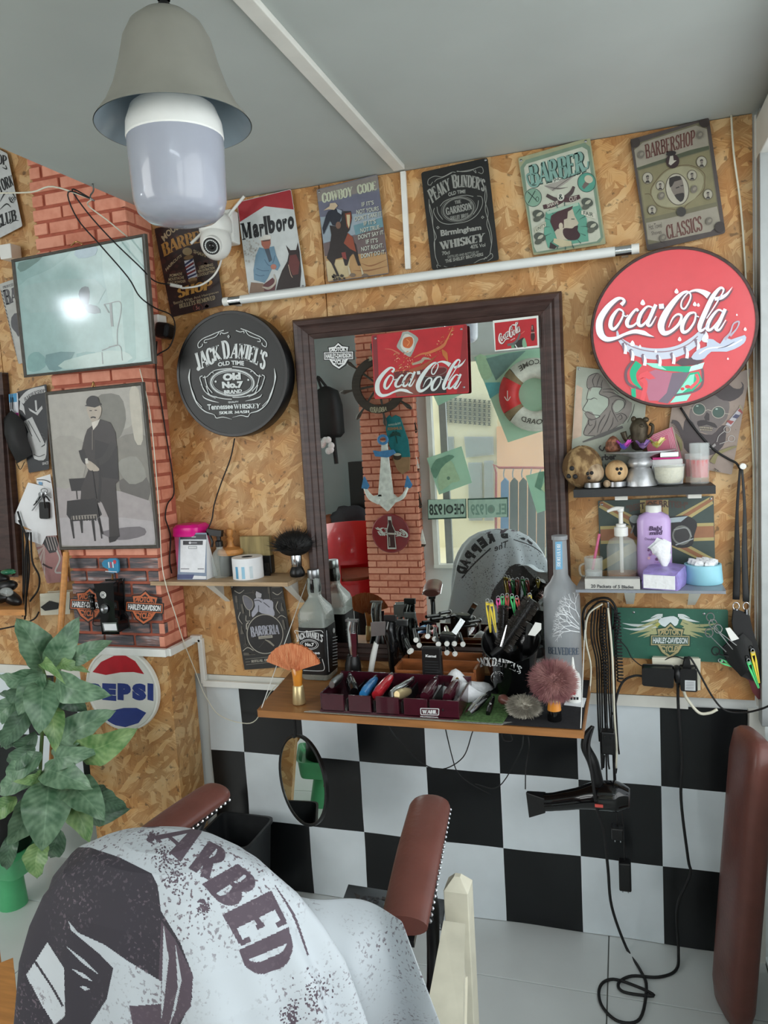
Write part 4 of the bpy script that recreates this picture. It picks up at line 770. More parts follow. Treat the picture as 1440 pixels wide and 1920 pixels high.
for P,cc in(([(280,140),(810,110),(820,300),(560,420),(300,420)],(166,162,154)),([(560,180),(700,160),(740,300),(690,420),(620,380)],(118,116,108)),([(680,420),(860,400),(880,700),(700,760),(660,560)],(128,124,116)),([(700,660),(860,640),(870,780),(760,800)],(96,92,88)),([(330,700),(880,780),(900,1030),(360,1040)],(162,154,154)),([(345,880),(900,900),(905,1035),(362,1040)],(172,166,168)),([(300,430),(480,420),(490,640),(340,700)],(158,154,146)),([(760,140),(815,130),(840,420),(790,420)],(186,180,166)),([(600,960),(820,930),(850,980),(700,1010)],(112,106,110)),([(690,560),(800,520),(860,640),(760,680)],(140,138,130))):p.poly(P,cc,3)
K1,K2,SK=(34,30,32),(52,46,46),(176,164,150)
p.poly([(405,650),(500,645),(505,700),(490,720),(420,722)],K1);p.line([(450,720),(455,770)],7,K1);p.line([(480,720),(482,770)],7,K1);p.poly([(395,780),(560,760),(600,860),(560,890),(420,900),(392,860)],K1);p.line([(420,880),(570,870)],24,(140,132,124));
for i in range(9):p.line([(424+i*17,866),(428+i*17,896)],7,K1,sm=1)
for P in([(420,890),(436,1000)],[(545,885),(560,1015)],[(580,880),(605,975)],[(478,895),(484,968)]):p.line(P,[16,20,8],K1)
p.poly([(590,300),(650,320),(680,380),(690,480),(700,660),(680,680),(690,800),(700,960),(705,990),(645,1000),(640,880),(600,790),(560,760),(520,770),(475,770),(480,700),(520,600),(500,540),(482,480),(500,400),(515,360)],K2);p.poly([(560,420),(690,460),(700,655),(600,640),(560,560)],K1);p.line([(480,480),(500,540),(540,570)],34,K1);p.line([(670,440),(620,530),(560,560)],40,(46,42,42));p.line([(575,540),(590,660),(580,790)],14,K1)
p.poly([(515,225),(590,220),(595,270),(570,310),(545,315),(522,280)],SK,3);p.line([(535,292),(550,288),(565,292)],8,K1);p.line([(528,250),(542,250)],5,K2);p.line([(558,248),(572,248)],5,K2);p.poly([(540,320),(590,300),(575,335),(550,365)],(206,200,190));p.line([(545,360),(545,480)],4,(120,112,104))
p.poly([(512,215),(515,180),(545,162),(578,175),(585,212),(560,222)],K1,3);p.poly([(500,222),(560,232),(600,215),(590,205),(520,210)],K1)
p.poly([(505,540),(540,550),(585,590),(575,605),(530,600),(508,570)],SK,2);p.line([(510,530),(515,560)],16,(200,196,188));p.line([(545,600),(600,1000)],6,K1);p.poly([(640,990),(700,985),(680,1015),(645,1025)],K1)
p.build('print',t)
for(x,y,xx,yy)in((133,461,155,455),(172,724,178,722)):
 t=thing('picture_hook','small brass hook above the %s picture'%('glare' if x==133 else 'portrait'),'hook');M('gold').tube([PY(x,yy+6,-.17),PY((x+xx)/2,y-8,-.165),PY(xx,yy+4,-.17)],.0022,6).build('hook',t,smooth=True)
# ------------------------------------------------------------------ toy telephone, elephant magnet
t=thing('toy_telephone','small black old-fashioned wall telephone ornament with a rotary dial on the smeared bricks','telephone')
YP=PYF-.012;fr=lambda x,y,d=0:PY(90+x/4.645,1000+y/4.645,YP-d)
F_=[fr(408,448,.045),fr(560,440,.045),fr(575,740,.045),fr(600,775,.045),(fr(615,870,.045)),fr(478,870,.045),fr(462,760,.045),fr(470,735,.045)]
M('black_gloss').slab(F_,(.003,.055,.004)).build('case',t,bev=.004)
a=fr(482,535,.047);m=M('white_plastic')
m.lathe([(.0115,0),(.0115,.002),(.001,.002)],FR(a,(0,-1,0)),24).build('dial_plate',t,smooth=40)
for i in range(10):q=.6+i*.55;M('black_gloss').ball(a+V((.0085*cos(q),-.002,.0085*sin(q))),(.0018,.001,.0018),nu=6,nv=4).build('finger_hole',t)
M('steel').lathe([(.005,0),(.005,.004),(.001,.004)],FR(a,(0,-1,0)),16).build('dial_hub',t,smooth=40)
M('steel').lathe([(.0165,0),(.0165,.003),(.013,.006),(.012,.004),(.009,.008),(.006,.006),(.001,.006)],FR(fr(493,655,.046),(-.2,-1,.1)),28).build('mouthpiece',t,smooth=50)
M('chrome').slab([fr(470,780,.047),fr(595,778,.047),fr(612,858,.047),fr(485,855,.047)],(0,.002,0)).build('coin_plate',t);M('paper').slab([fr(482,790,.048),fr(590,788,.048),fr(600,846,.048),fr(494,845,.048)],(0,.001,0)).build('card',t)
m=M('black_gloss');m.tube([fr(380,560,.03),fr(392,640,.03)],[.009,.006,.006,.009],12,3);m.ball(fr(376,545,.032),(.013,.012,.008));m.ball(fr(392,650,.032),(.010,.010,.008));m.build('handset',t,smooth=True)
M('black_rubber').tube([fr(392,665,.03),fr(400,720,.028),fr(392,790,.03),fr(430,805,.03),fr(470,800,.03)],.0018,6).build('handset_cord',t,smooth=True);M('gold').tube([fr(562,405,.02),fr(562,360,.006)],.003,8,1).build('ring',t)
t=thing('elephant_magnet','small blue, white and red elephant magnet above the toy telephone','magnet')
P=[(470,260),(490,235),(520,232),(530,222),(590,222),(608,240),(614,330),(600,345),(580,338),(572,345),(530,338),(525,310),(500,300),(478,285)]
mk('blue_enamel',(38,130,170),.3);M('blue_enamel').slab([fr(*a,.008)for a in P],(0,.007,0)).build('body',t,bev=.001)
p=Print(wallmp(YP-.008),(0,-1,0));p.crop(90,1000,4.645)
for i in range(3):p.line([(528+i*18,250),(534+i*18,300)],9,(236,236,236)if i%2==0 else(206,50,64),sm=1)
p.poly([(566,240),(580,230),(596,240),(592,262),(578,268)],(206,50,64));p.line([(500,330),(600,336)],7,(220,220,224));p.build('print',t)
# ================================================================== boards left of the pillar
def poster(name,label,q,Y,col,cat_='poster',r=3,t=.001):return plate(name,label,q,Y,col,cat_,None,r,t)
c=(0,270,4.8)
r_,p=poster('tin_sign','white and black club sign cut off by the picture edge, highest on the boards',[(-35,262),(13.5,288),(42,424),(-12,452)],-.014,(196,200,200),'sign')
p.crop(*c);BK=(40,42,44);p.slab('SHOP',[(-110,60),(60,110),(62,190),(-100,170)],BK,k=1.3);p.slab('YORK',[(-40,330),(110,280),(125,370),(0,440)],BK,k=1.4);p.slab('CLUB',[(-40,650),(140,590),(150,680),(-20,760)],BK,k=1.4)
for P in([(20,210),(60,225),(50,190)],[(0,520),(40,450),(70,430)],[(80,480),(100,520),(130,530)],[(70,450),(110,440),(140,490)],[(0,590),(60,540),(100,570)],[(90,720),(130,690),(170,690)]):p.line(P,[4,14,4],BK)
for i in range(5):p.ell(90+i*12,490+(i%2)*16,9,12,BK,t=4)
p.build('print',r_)
c=(0,440,6)
r_,p=poster('tin_sign','pale grey sign with grey lettering half hidden by the glare picture frame',[(-2,533),(36,520),(66,672),(35,683)],-.014,(186,188,184),'sign')
p.crop(*c);GY=(92,92,96);p.slab('PROFESS',[(30,580),(150,545),(152,575),(35,610)],GY);p.slab('BA',[(30,630),(180,590),(200,740),(70,790)],GY,k=1.5);p.slab('15',[(140,850),(180,830),(190,870),(150,880)],GY,k=1.5)
p.poly([(130,930),(200,880),(240,1060),(210,1150),(180,1100),(130,1040)],GY,2)
for i in range(20):p.poly([(10+i*9.5,620+i*42),(28+i*9.5,640+i*42),(30+i*9.5,662+i*42),(12+i*9.5,640+i*42)],GY)
p.build('print',r_)
c=(0,700,3.556)
r_,p=poster('tin_sign','black sign with a white hand holding clippers, behind the portrait and the face mask',[(31,735),(87,720),(92,880),(54,887)],-.014,(44,46,50),'sign')
p.crop(*c);WH=(196,198,198);p.line([(140,190),(200,130),(300,105)],44,WH);p.slab('BARBERSHOP',[(160,165),(300,105),(302,128),(168,192)],(50,50,54),14,14);p.poly([(135,180),(160,220),(170,280),(150,250),(130,240)],WH)
p.poly([(190,230),(240,260),(280,215),(285,235),(250,280),(200,250)],WH);p.line([(238,180),(244,250)],12,WH);p.poly([(160,320),(215,290),(300,470),(260,500),(215,450)],WH);p.poly([(185,400),(215,375),(230,430),(260,490),(300,480),(310,440),(310,540),(290,580),(230,570),(215,520),(190,450)],WH,2)
for P in([(170,330),(215,420)],[(190,315),(270,460)],[(225,540),(260,555),(300,540)],[(280,420),(300,430)],[(270,400),(292,405)]):p.line(P,5,(70,72,74))
p.text('SINCE',[(282,595),(325,585),(326,605),(284,612)],WH,.02);p.build('print',r_)
t=thing('medicine_strip','blue, white and magenta paper packets pinned behind the black face mask','packet');p=Print(wallmp(-.018),(0,-1,0));p.crop(*c);p.poly([(58,140),(118,130),(125,300),(70,270)],(206,210,216));p.poly([(58,140),(112,132),(114,190),(62,195)],(62,140,184));p.poly([(98,265),(125,262),(126,300),(104,296)],(190,70,150));p.line([(72,140),(72,240)],4,(30,30,32));p.line([(82,140),(84,240)],4,(30,30,32));p.build('print',t)
M('paper').slab([PY(0+x/3.556,700+y/3.556,-.0178)for x,y in((58,140),(118,130),(125,300),(70,270))],(0,.002,0)).build('sheet',t)
t=thing('face_mask','crumpled black cloth face mask hanging by its loops on the boards','mask')
cc=[PY(x/3.556,700+y/3.556,-.03)for x,y in((75,245),(130,290),(165,330),(180,420),(215,540),(170,570),(115,600),(60,500),(25,400),(25,300))];g=sum(cc,V())/10
m=M('black_rubber');vs=[g+V((0,-.03,0))]+[g+(c_-g)*.55+V((0,-.022,0))for c_ in cc]+cc;m.add(vs,[(0,1+i,1+(i+1)%10)for i in range(10)]+[(1+i,11+i,11+(i+1)%10,1+(i+1)%10)for i in range(10)]);m.build('cloth',t,smooth=True)
for dx in(0,12):M('black_rubber').tube([PY(20+dx*.3,745,-.02),PY(21+dx*.3,770,-.025)],.0014,6,1).build('ear_loop',t)
M('black_rubber').tube([PY(30,866,-.02),PY(38,880,-.02),(PY(46,866,-.02))],.0014,6).build('ear_loop',t)
for k,(lab,P,dz)in enumerate((('white sheet of paper pinned aslant on the boards, under the keys',[(187,728),(350,765),(380,1080),(300,1085),(80,985)],-.020),('torn white paper slip showing under the larger sheet',[(165,1040),(320,1060),(280,1145),(195,1115)],-.016),('white folded paper with a dark band, tucked behind the portrait frame',[(243,700),(335,672),(350,770),(245,735)],-.024))):
 t=thing('paper_sheet',lab,'paper');M('paper').slab([PY(x/3.556,700+y/3.556,dz-.003*(i%2))for i,(x,y)in enumerate(P)],(0,.0006,0)).build('sheet',t)
 if k==2:p=Print(wallmp(-.0272),(0,-1,0));p.crop(*c);p.line([(245,710),(300,712),(336,728)],5,(40,40,44));p.poly([(258,722),(282,726),(282,746),(258,742)],(110,160,200));p.build('print',t)
t=thing('key_bunch','bunch of keys with a black car fob hanging on the pinned papers','keys');kp=lambda x,y,d=.035:PY(x/3.556,700+y/3.556,-d)
M('steel').tube([kp(275,775),kp(300,768),kp(318,785),kp(300,800),kp(280,795)],.0016,6,closed=True).build('key_ring',t,smooth=True)
M('black_plastic').slab([kp(*a)for a in rrect([(262,862),(318,862),(322,968),(266,966)],10)],(0,.008,0)).build('fob',t,bev=.002)
rn=random.Random(2)
for i in range(7):
 a=kp(285+rn.uniform(-12,14),800,.03+i*.002);e=kp((225,215,240,250,330,340,300)[i],(880,915,860,850,850,830,900)[i],.03+i*.002)
 m=M('steel' if i%2 else 'black_plastic');m.bar(a,e,.0022,.006,(0,1,0));m.ball(a+(e-a)*.15,(.009,.002,.009),nu=10,nv=6);m.build('key',t)
for k,P in enumerate(([(118,920),(150,1050),(155,1300),(155,1600)],[(125,980),(175,1100),(180,1350),(170,1620)],[(180,1060),(195,1300),(175,1500),(165,1640)],[(205,1060),(215,1250),(260,1350),(255,1440),(200,1520)],[(190,1060),(170,1200),(165,1400),(150,1620)])):
 t=thing('hanging_cable','black cable strand hanging below the pinned papers, %s in the bundle'%ORD[k],'cable','cable bundle below the pinned papers');M('black_rubber').tube([kp(x,y,.03+k*.006)for x,y in P],.0034,7).build('cable',t,smooth=True)
r_,p=poster('tin_sign','faded pink sign with sun rays and a pair of razors, behind the portrait frame',[(63,1010),(100,985),(130,1090),(88,1094)],-.014,(170,124,122),'sign')
p.crop(*c)
for i in range(5):p.poly([(300,1150),(232+i*10,1130+i*50),(240+i*12,1160+i*50)],(196,180,172))
p.line([(285,1270),(320,1290),(350,1300)],12,(70,50,52));p.poly([(290,1090),(370,1090),(400,1130),(380,1190),(330,1200),(285,1130)],(60,58,60));
for i in range(5):p.line([(300+i*18,1080),(330+i*18,1180)],5,(180,170,166))
p.line([(380,1180),(400,1240),(370,1320),(410,1330)],12,(190,184,180));p.build('print',r_)
t=thing('junction_box','cream plastic switch box on the boards behind the wooden pole','switch box');M('cream_plastic').slab([kp(270,1475,.045),kp(460,1462,.045),kp(462,1600,.045),kp(275,1608,.045)],(0,.04,0)).build('box',t,bev=.003)
M('black_rubber').tube([kp(260,1590,.04),kp(225,1640,.05),kp(120,1680,.06),kp(-20,1710,.06)],.003,7).build('lead',t,smooth=True);M('black_plastic').slab([kp(275,1560,.05),kp(330,1520,.05),kp(385,1535,.05),kp(380,1570,.05),kp(300,1580,.05)],(0,.006,0)).build('charger',t,bev=.002)
t=thing('wall_mirror','second dark-framed mirror, only its edge in view beyond the papers','mirror');m=M('dark_frame');m.slab([PY(-60,700,-.03),PY(2,700,-.03),PY(33,1080,-.03),PY(-40,1080,-.03)],(0,.03,0)).build('frame_rail',t,bev=.004);M('dark_frame').slab([PY(-2,740,-.042),PY(0,740,-.042),PY(22,1080,-.042),PY(12,1080,-.042)],(0,.014,0)).build('frame_bead',t)
t=thing('tube_light','short piece of white tube lamp at the boards beside the glare picture','lamp');M('tube_glass').tube([PY(-60,483,-.04),PY(12,474,-.04)],.013,16,1).build('tube',t,smooth=40);M('white_plastic').box(PY(20,474,-.03),(.05,.05,.05)).build('holder',t,bev=.003)
t=thing('work_counter','end of a second wooden counter at the far boards with black clippers on it','counter');M('wood').slab([PY(-40,1143,-.34),PY(46,1143,-.3),PY(40,1110,-.02),PY(-60,1105,-.02)],(0,0,-.02)).build('board',t)
t=thing('clipper_pile','dark tangle of clippers and cables on the second counter','clippers');
m=M('black_plastic')
for i,(x,y,a)in enumerate(((-4,1080,.3),(10,1100,-.2),(20,1120,.5),(-6,1120,0))):m.ball(PY(x,y,-.2-i*.02),(.05,.025,.022),FR((0,0,0),(a,.2,1)),14,8)
m.build('clipper_body',t,smooth=True);mk('clear_green',(60,150,110),.1,trans=.6,var=.05);M('clear_green').ball(PY(16,1072,-.22),(.03,.02,.01)).build('guard',t,smooth=True);M('glass').ball(PY(12,1110,-.27),(.028,.01,.016)).build('guard',t,smooth=True)
t=thing('broom_handle','round yellow wooden pole leaning against the brick pillar behind the plant','pole');M('wood').tube([PY(124,1036,-.17),PY(103,1330,-.36),PZ(88,1600,.02)],.0105,14,1).build('pole',t,smooth=40)
# ================================================================== leafy plant
def mk_leaf(name,a,b):
 m=bpy.data.materials.new(name);m.use_nodes=True;n=m.node_tree.nodes;L=m.node_tree.links;bs=n['Principled BSDF']
 at=n.new('ShaderNodeAttribute');at.attribute_name='LV';sp=n.new('ShaderNodeSeparateXYZ');L.new(at.outputs['Vector'],sp.inputs[0])
# side veins from leaf coordinates (u along, v across)
 ab=n.new('ShaderNodeMath');ab.operation='ABSOLUTE';L.new(sp.outputs[1],ab.inputs[0])
 sb=n.new('ShaderNodeMath');sb.operation='MULTIPLY_ADD';L.new(ab.outputs[0],sb.inputs[0]);sb.inputs[1].default_value=-.22;L.new(sp.outputs[0],sb.inputs[2])
 ml=n.new('ShaderNodeMath');ml.operation='MULTIPLY';L.new(sb.outputs[0],ml.inputs[0]);ml.inputs[1].default_value=62
 sn=n.new('ShaderNodeMath');sn.operation='SINE';L.new(ml.outputs[0],sn.inputs[0])
 tc=n.new('ShaderNodeTexCoord');nz=n.new('ShaderNodeTexNoise');nz.inputs['Scale'].default_value=26;nz.inputs['Detail'].default_value=6;L.new(tc.outputs['Object'],nz.inputs[0])
 a2=n.new('ShaderNodeMath');a2.operation='MULTIPLY_ADD';L.new(sn.outputs[0],a2.inputs[0]);a2.inputs[1].default_value=.05;L.new(nz.outputs[0],a2.inputs[2])
 md=n.new('ShaderNodeMapRange');L.new(ab.outputs[0],md.inputs[0]);md.inputs[1].default_value=.0;md.inputs[2].default_value=.06;md.inputs[3].default_value=.14;md.inputs[4].default_value=0
 a3=n.new('ShaderNodeMath');a3.operation='ADD';L.new(a2.outputs[0],a3.inputs[0]);L.new(md.outputs[0],a3.inputs[1])
 rp=n.new('ShaderNodeValToRGB');L.new(a3.outputs[0],rp.inputs[0]);e=rp.color_ramp.elements;e[0].position=.3;e[0].color=lin(a);e[1].position=.8;e[1].color=lin(b)
 L.new(rp.outputs[0],bs.inputs['Base Color']);bs.inputs['Roughness'].default_value=.38;bs.inputs['Subsurface Weight'].default_value=0
 bp=n.new('ShaderNodeBump');bp.inputs['Strength'].default_value=.5;bp.inputs['Distance'].default_value=.0015;L.new(a3.outputs[0],bp.inputs['Height']);L.new(bp.outputs[0],bs.inputs['Normal'])
 MATS[name]=m
mk_leaf('leaf_green',(66,104,74),(140,172,140));mk_leaf('leaf_bright',(84,128,70),(162,190,130));mk_leaf('leaf_dark',(48,80,58),(112,146,116))
pt=thing('potted_plant','large leafy plant with broad pale-veined green leaves in front of the boards','plant')
def leaf(b,e,w,mat,droop=.03,roll=0,fold=.25):
 b,e=V(b),V(e);d=e-b;Ln=d.length;side=d.cross(V((CAM-b)).normalized()).normalized();nrm=side.cross(d).normalized()
 if nrm.dot(CAM-b)<0:nrm=-nrm
 side=(side*cos(roll)+nrm*sin(roll)).normalized();n2=side.cross(d).normalized()
 if n2.dot(CAM-b)<0:n2=-n2
 nu,nv=12,6;vs=[];lv=[]
 for i in range(nu+1):
  u=i/nu;wd=w*(sin(pi*min(1,(.03+.97*u)**.82))**.75)*(1 if u<1 else 0)+.0008
  for j in range(nv+1):
   v=j/nv*2-1;p=b+d*u+side*v*wd/2+n2*(droop*sin(pi*u)*1.2-droop*u*u*.8+fold*abs(v)*wd/2-.006*sin(u*19+v*2)*abs(v));vs.append(p);lv.append((u,v,0))
 m=M(mat);m.add(vs,[(i*(nv+1)+j,(i+1)*(nv+1)+j,(i+1)*(nv+1)+j+1,i*(nv+1)+j+1)for i in range(nu)for j in range(nv)])
 o=m.build('leaf',pt,smooth=True);at=o.data.attributes.new('LV','FLOAT_VECTOR','POINT');at.data.foreach_set('vector',[x for l in lv for x in l]);return o
LP=lambda x,y,Y:PY(x/3.273,1180+y/3.273,Y)
LV=[((268,245,-.36),(112,-70,-.40),190,'g'),((300,225,-.36),(478,-60,-.34),150,'g'),((430,205,-.34),(672,70,-.28),105,'g'),((262,245,-.36),(-30,305,-.42),105,'g'),((262,270,-.37),(105,525,-.46),130,'g'),((265,320,-.38),(245,625,-.48),190,'g'),
((345,225,-.35),(525,245,-.34),70,'b'),((345,290,-.36),(642,412,-.40),165,'g'),((335,360,-.32),(530,500,-.30),120,'d'),((300,470,-.36),(345,728,-.44),125,'b'),((230,310,-.34),(-20,420,-.38),100,'d'),((130,420,-.33),(-30,580,-.36),120,'g'),((190,470,-.34),(0,730,-.42),120,'d'),
((362,700,-.36),(684,500,-.32),165,'g'),((470,740,-.36),(824,632,-.34),185,'b'),((330,780,-.36),(575,752,-.40),125,'g'),((270,855,-.38),(545,962,-.46),165,'g'),((262,870,-.38),(105,945,-.46),70,'b'),((255,880,-.36),(-30,1010,-.42),130,'g'),((300,930,-.42),(262,1345,-.54),255,'g'),
((400,940,-.40),(636,1150,-.46),190,'g'),((590,970,-.34),(765,1105,-.34),120,'d'),((555,1140,-.34),(775,1110,-.32),110,'d'),((420,1040,-.38),(545,1270,-.46),170,'b'),((205,1010,-.40),(60,1330,-.50),175,'g'),((105,1040,-.40),(-40,1160,-.44),110,'b'),((215,720,-.36),(40,850,-.40),110,'d'),((225,640,-.34),(80,745,-.36),110,'d'),
((260,1300,-.42),(215,1530,-.48),140,'b'),((90,1240,-.42),(30,1490,-.46),90,'d'),((110,590,-.35),(-30,720,-.38),110,'d'),((270,240,-.38),(365,285,-.44),60,'b'),((260,770,-.36),(20,930,-.42),130,'g'),((370,1230,-.36),(300,1420,-.38),120,'d')]
for i,(b,e,w,k)in enumerate(LV):
 B_,E_=LP(*b),LP(*e);leaf(B_,E_,w*1.1/3.273/pxm(B_),{'g':'leaf_green','b':'leaf_bright','d':'leaf_dark'}[k],.02+.006*(i%4),((i*37)%7-3)*.14,.18+.05*(i%3))
mk('stem',(96,122,70),.5);
for P in(((285,330,-.34),(255,700,-.33),(240,1100,-.30),(250,1500,-.28)),((262,250,-.36),(290,340,-.34)),((270,880,-.36),(245,1150,-.3)),((300,300,-.35),(360,700,-.33),(300,1300,-.28))):M('stem').tube([LP(*q)for q in P],.006,8).build('stem',pt,smooth=True)
mk('green_plastic',(84,176,120),.35,var=.05);mk('soil',(52,42,34),.95,var=.3,bump=.6,ns=60)
pc=V((-2.12,-.27,.16));M('green_plastic').sq([(.12,.10,0),(.125,.105,.012),(.14,.12,.075),(.146,.126,.08),(.135,.115,.08),(.12,.10,.06),(.001,.001,.06)],FR(pc),8,40).build('planter',pt,smooth=40)
M('black_plastic').lathe([(.085,0),(.095,.16),(.10,.16),(.09,.165),(.001,.15)],FR(pc+V((0,0,.062))),28).build('pot',pt,smooth=40)
M('green_plastic').lathe([(.07,-.19),(.05,-.17),(.04,0)],FR(pc),20).build('foot',pt,smooth=40)
# ================================================================== small wooden shelf left of the mirror
sh=thing('wall_shelf','small pale wooden shelf between the brick pillar and the mirror','shelf')
M('pale_wood').slab([(-1.507,-.154,1.142),(-1.008,-.154,1.142),(-1.008,-.002,1.142),(-1.46,-.002,1.142),(-1.46,-.158+.008,1.142),(-1.507,-.1545+.004,1.142)],(0,0,.013)).build('board',sh,bev=.001)
for x,y in((396,1098),(541,1098)):
 a=PY(x,1096,-.10);bx=a.x;m=M('white_paint');m.slab([(bx-.013,-.12,1.141),(bx-.013,-.002,1.141),(bx-.013,-.002,1.06)],(.0015,0,0));m.slab([(bx-.015,-.12,1.141),(bx+.015,-.12,1.141),(bx+.008,-.0,1.055),(bx-.008,-.0,1.055)],(0,-.003,0));m.build('bracket',sh,bev=.0008)
 M('black_plastic').ball((bx,-.010,1.066),.003,nu=8,nv=6).build('screw',sh)
ZS=1.1555
c=(425,1090,10.667)
r_,p=plate('tin_sign','black portrait sign with a white woman and mirror picture, under the small wooden shelf',[(432,1097),(529,1097.5),(554,1249),(458.5,1256)],-.012,(48,47,46),nails=[(434.5,1100.5)],r=2)
p.crop(*c);LG,MG,CR=(170,172,184),(96,92,84),(176,172,160)
p.poly([(545,370),(620,330),(740,360),(860,360),(930,420),(930,540),(960,620),(940,700),(820,660),(700,640),(640,600),(600,640),(520,720),(500,620),(570,500)],LG,2);p.poly([(590,200),(690,230),(700,310),(640,350),(590,320)],(186,186,192),2);p.poly([(585,180),(700,160),(760,260),(740,380),(690,330),(700,250),(600,200)],(40,40,42));p.line([(620,330),(700,330)],10,(50,50,54));p.line([(540,390),(640,380),(700,420)],16,(60,60,66));p.line([(740,420),(860,520)],14,(60,60,66));p.line([(640,480),(640,620)],14,(60,60,66))
p.poly([(325,300),(400,300),(480,360),(530,460),(500,560),(420,560),(350,450)],(110,110,118),3);p.line([(325,300),(400,295),(500,370),(530,470),(490,560),(420,560),(350,450)],10,CR,True);p.line([(460,570),(465,700)],14,CR);p.line([(390,680),(392,790),(470,790)],12,CR);p.line([(440,820),(400,860),(400,960)],22,CR)
p.ell(770,1052,366,398,CR,-.05,50);p.ell(770,1052,350,382,(40,39,40),-.05,50);p.slab('BARBERIA',[(470,915),(1040,872),(1055,1050),(495,1115)],LG,10,10,1.35);p.line([(920,880),(940,860)],10,LG,sm=1);p.line([(640,1128),(920,1098)],52,CR,sm=1);p.line([(660,1128),(900,1102)],14,(110,108,100),sm=1)
p.line([(770,1165),(860,1210),(950,1290)],[14,40,30],(150,146,132));p.line([(760,1190),(700,1270),(650,1320)],5,MG)
for a,b in((160,185),(920,215)):p.line([(a,b),(a+100,b+50),(a+195,b-15)],[14,16,8],CR)
for a,b in((170,290),(820,110)):p.line([(a+20,b),(a+35,b+130)],44,MG,sm=1);p.line([(a+40,b+130),(a+60,b+270)],14,MG,sm=1)
for a,b in((360,240),(945,345)):p.line([(a,b),(a+190,b-20)],8,MG,sm=1);p.ell(a+180,b-40,20,16,MG,t=7);p.ell(a+190,b+8,20,16,MG,t=7)
for a,b in((305,450),(1130,770)):p.line([(a,b),(a+36,b+190)],44,MG,sm=1)
for a,b in((280,610),(1030,400)):p.line([(a,b),(a-35,b+120),(a+40,b+240)],[16,14,8],CR)
for a,b in((1105,430),(305,890)):p.line([(a,b),(a,b+60)],26,MG,sm=1);p.line([(a,b+60),(a+15,b+160)],[24,70],MG,sm=1)
p.line([(330,1390),(430,1320),(545,1380)],[12,18,16],CR);p.line([(1020,735),(1100,680),(1195,725)],[10,16,12],CR);p.line([(345,1450),(460,1450)],56,MG,sm=1);p.line([(460,1465),(580,1460)],14,MG,sm=1);p.line([(370,1090),(390,1260)],[4,14],MG,sm=1);p.ell(375,1275,20,24,MG,t=7);p.ell(425,1270,20,24,MG,t=7);p.line([(910,110),(1080,105)],40,MG,sm=1)
p.slab('RITUAL DEL',[(500,1570),(880,1535),(885,1585),(505,1620)],CR,k=1.2);p.line([(380,1550),(930,1500)],5,CR,sm=1);p.line([(400,1660),(860,1615)],5,CR,sm=1);p.line([(385,1610),(480,1600)],5,CR,sm=1);p.build('print',r_)
# tent card, pink jar, bottles
t=thing('tent_card','folded white and blue card stand on the small shelf, in front of the pink jar','card stand')
f0,f1=PZ(332,1087,ZS),PZ(388,1087,ZS);f0.y=f1.y=(f0.y+f1.y)/2;tp0,tp1=PY(336,999,f0.y+.035),PY(387,999,f0.y+.035);bk0,bk1=V((f0.x,f0.y+.07,ZS)),V((f1.x,f1.y+.07,ZS))
M('print').use('print',(120,136,160)).add([f0,f1,tp1,tp0,bk0,bk1],[(0,1,2,3),(3,2,5,4)]).build('card',t).modifiers.new('s','SOLIDIFY').thickness=.001
M('paper').add([f1,bk1,tp1],[(0,1,2)]).build('side_flap',t)
n_=(tp0-f0).cross(f1-f0).normalized();n_=n_ if n_.y<0 else-n_
p=Print(lambda x,y:PP(x,y,f0,n_),n_,off=.0008);p.crop(280,940,3.789);NV=(44,58,110)
p.poly([(222,235),(405,235),(408,270),(220,270)],(44,46,56));p.poly([(222,272),(405,272),(395,508),(220,502)],(226,228,232));p.poly([(240,280),(382,280),(380,310),(240,310)],(38,40,48));p.line([(300,253),(332,253)],8,(170,170,176),sm=1);p.line([(300,295),(340,295)],8,(150,150,156),sm=1);p.ell(290,295,9,9,(200,200,206))
p.poly([(278,318),(340,318),(340,338),(278,338)],(140,142,148));p.poly([(282,322),(336,322),(336,334),(282,334)],(216,218,220));p.poly([(200,520),(320,520),(310,550),(200,552)],NV);p.poly([(318,528),(405,532),(405,552),(308,552)],(226,228,232));p.line([(225,480),(285,480)],5,(80,80,86),sm=1);p.line([(345,480),(390,480)],5,(80,80,86),sm=1);p.build('print',t)
def base(x,y,z=ZS):return PZ(x,y,z)
mk('pink',(226,24,140),.25,var=.04);mk('pink_clear',(220,110,150),.15,alpha=.75,var=.04);mk('clear_plastic',(214,222,216),.12,alpha=.27,var=.02)
a=V((base(350,1084).x,-.045,ZS));k=1/pxm(a);t=thing('storage_jar','pink translucent jar with a bright pink lid behind the tent card','jar')
M('pink_clear').sq([(26*k,24*k,0),(28*k,26*k,4*k),(28*k,26*k,80*k),(27*k,25*k,82*k)],FR(a),4).build('body',t,smooth=40);M('pink').sq([(29*k,27*k,76*k),(30*k,28*k,78*k),(29*k,27*k,92*k),(24*k,22*k,97*k),(.01*k,.01*k,98*k)],FR(a),4).build('lid',t,smooth=40)
a=V((base(420,1080).x,-.075,ZS));t=thing('spray_bottle','clear spray bottle with a black trigger head behind the tent card','bottle')
M('clear_plastic').lathe([(14*k,0),(16*k,3*k),(16*k,36*k),(12*k,46*k),(6*k,52*k),(6*k,58*k)],FR(a),20).build('bottle_body',t,smooth=40)
m=M('black_plastic');m.lathe([(7*k,56*k),(7*k,66*k),(4*k,68*k),(4*k,78*k)],FR(a),16);m.bar(a+V((-22*k,0,84*k)),a+V((8*k,0,80*k)),9*k,12*k);m.tube([a+V((-18*k,-.004,80*k)),a+V((-12*k,-.006,66*k)),a+V((-14*k,-.006,56*k))],2.4*k,6);m.build('spray_head',t,smooth=40,bev=.001)
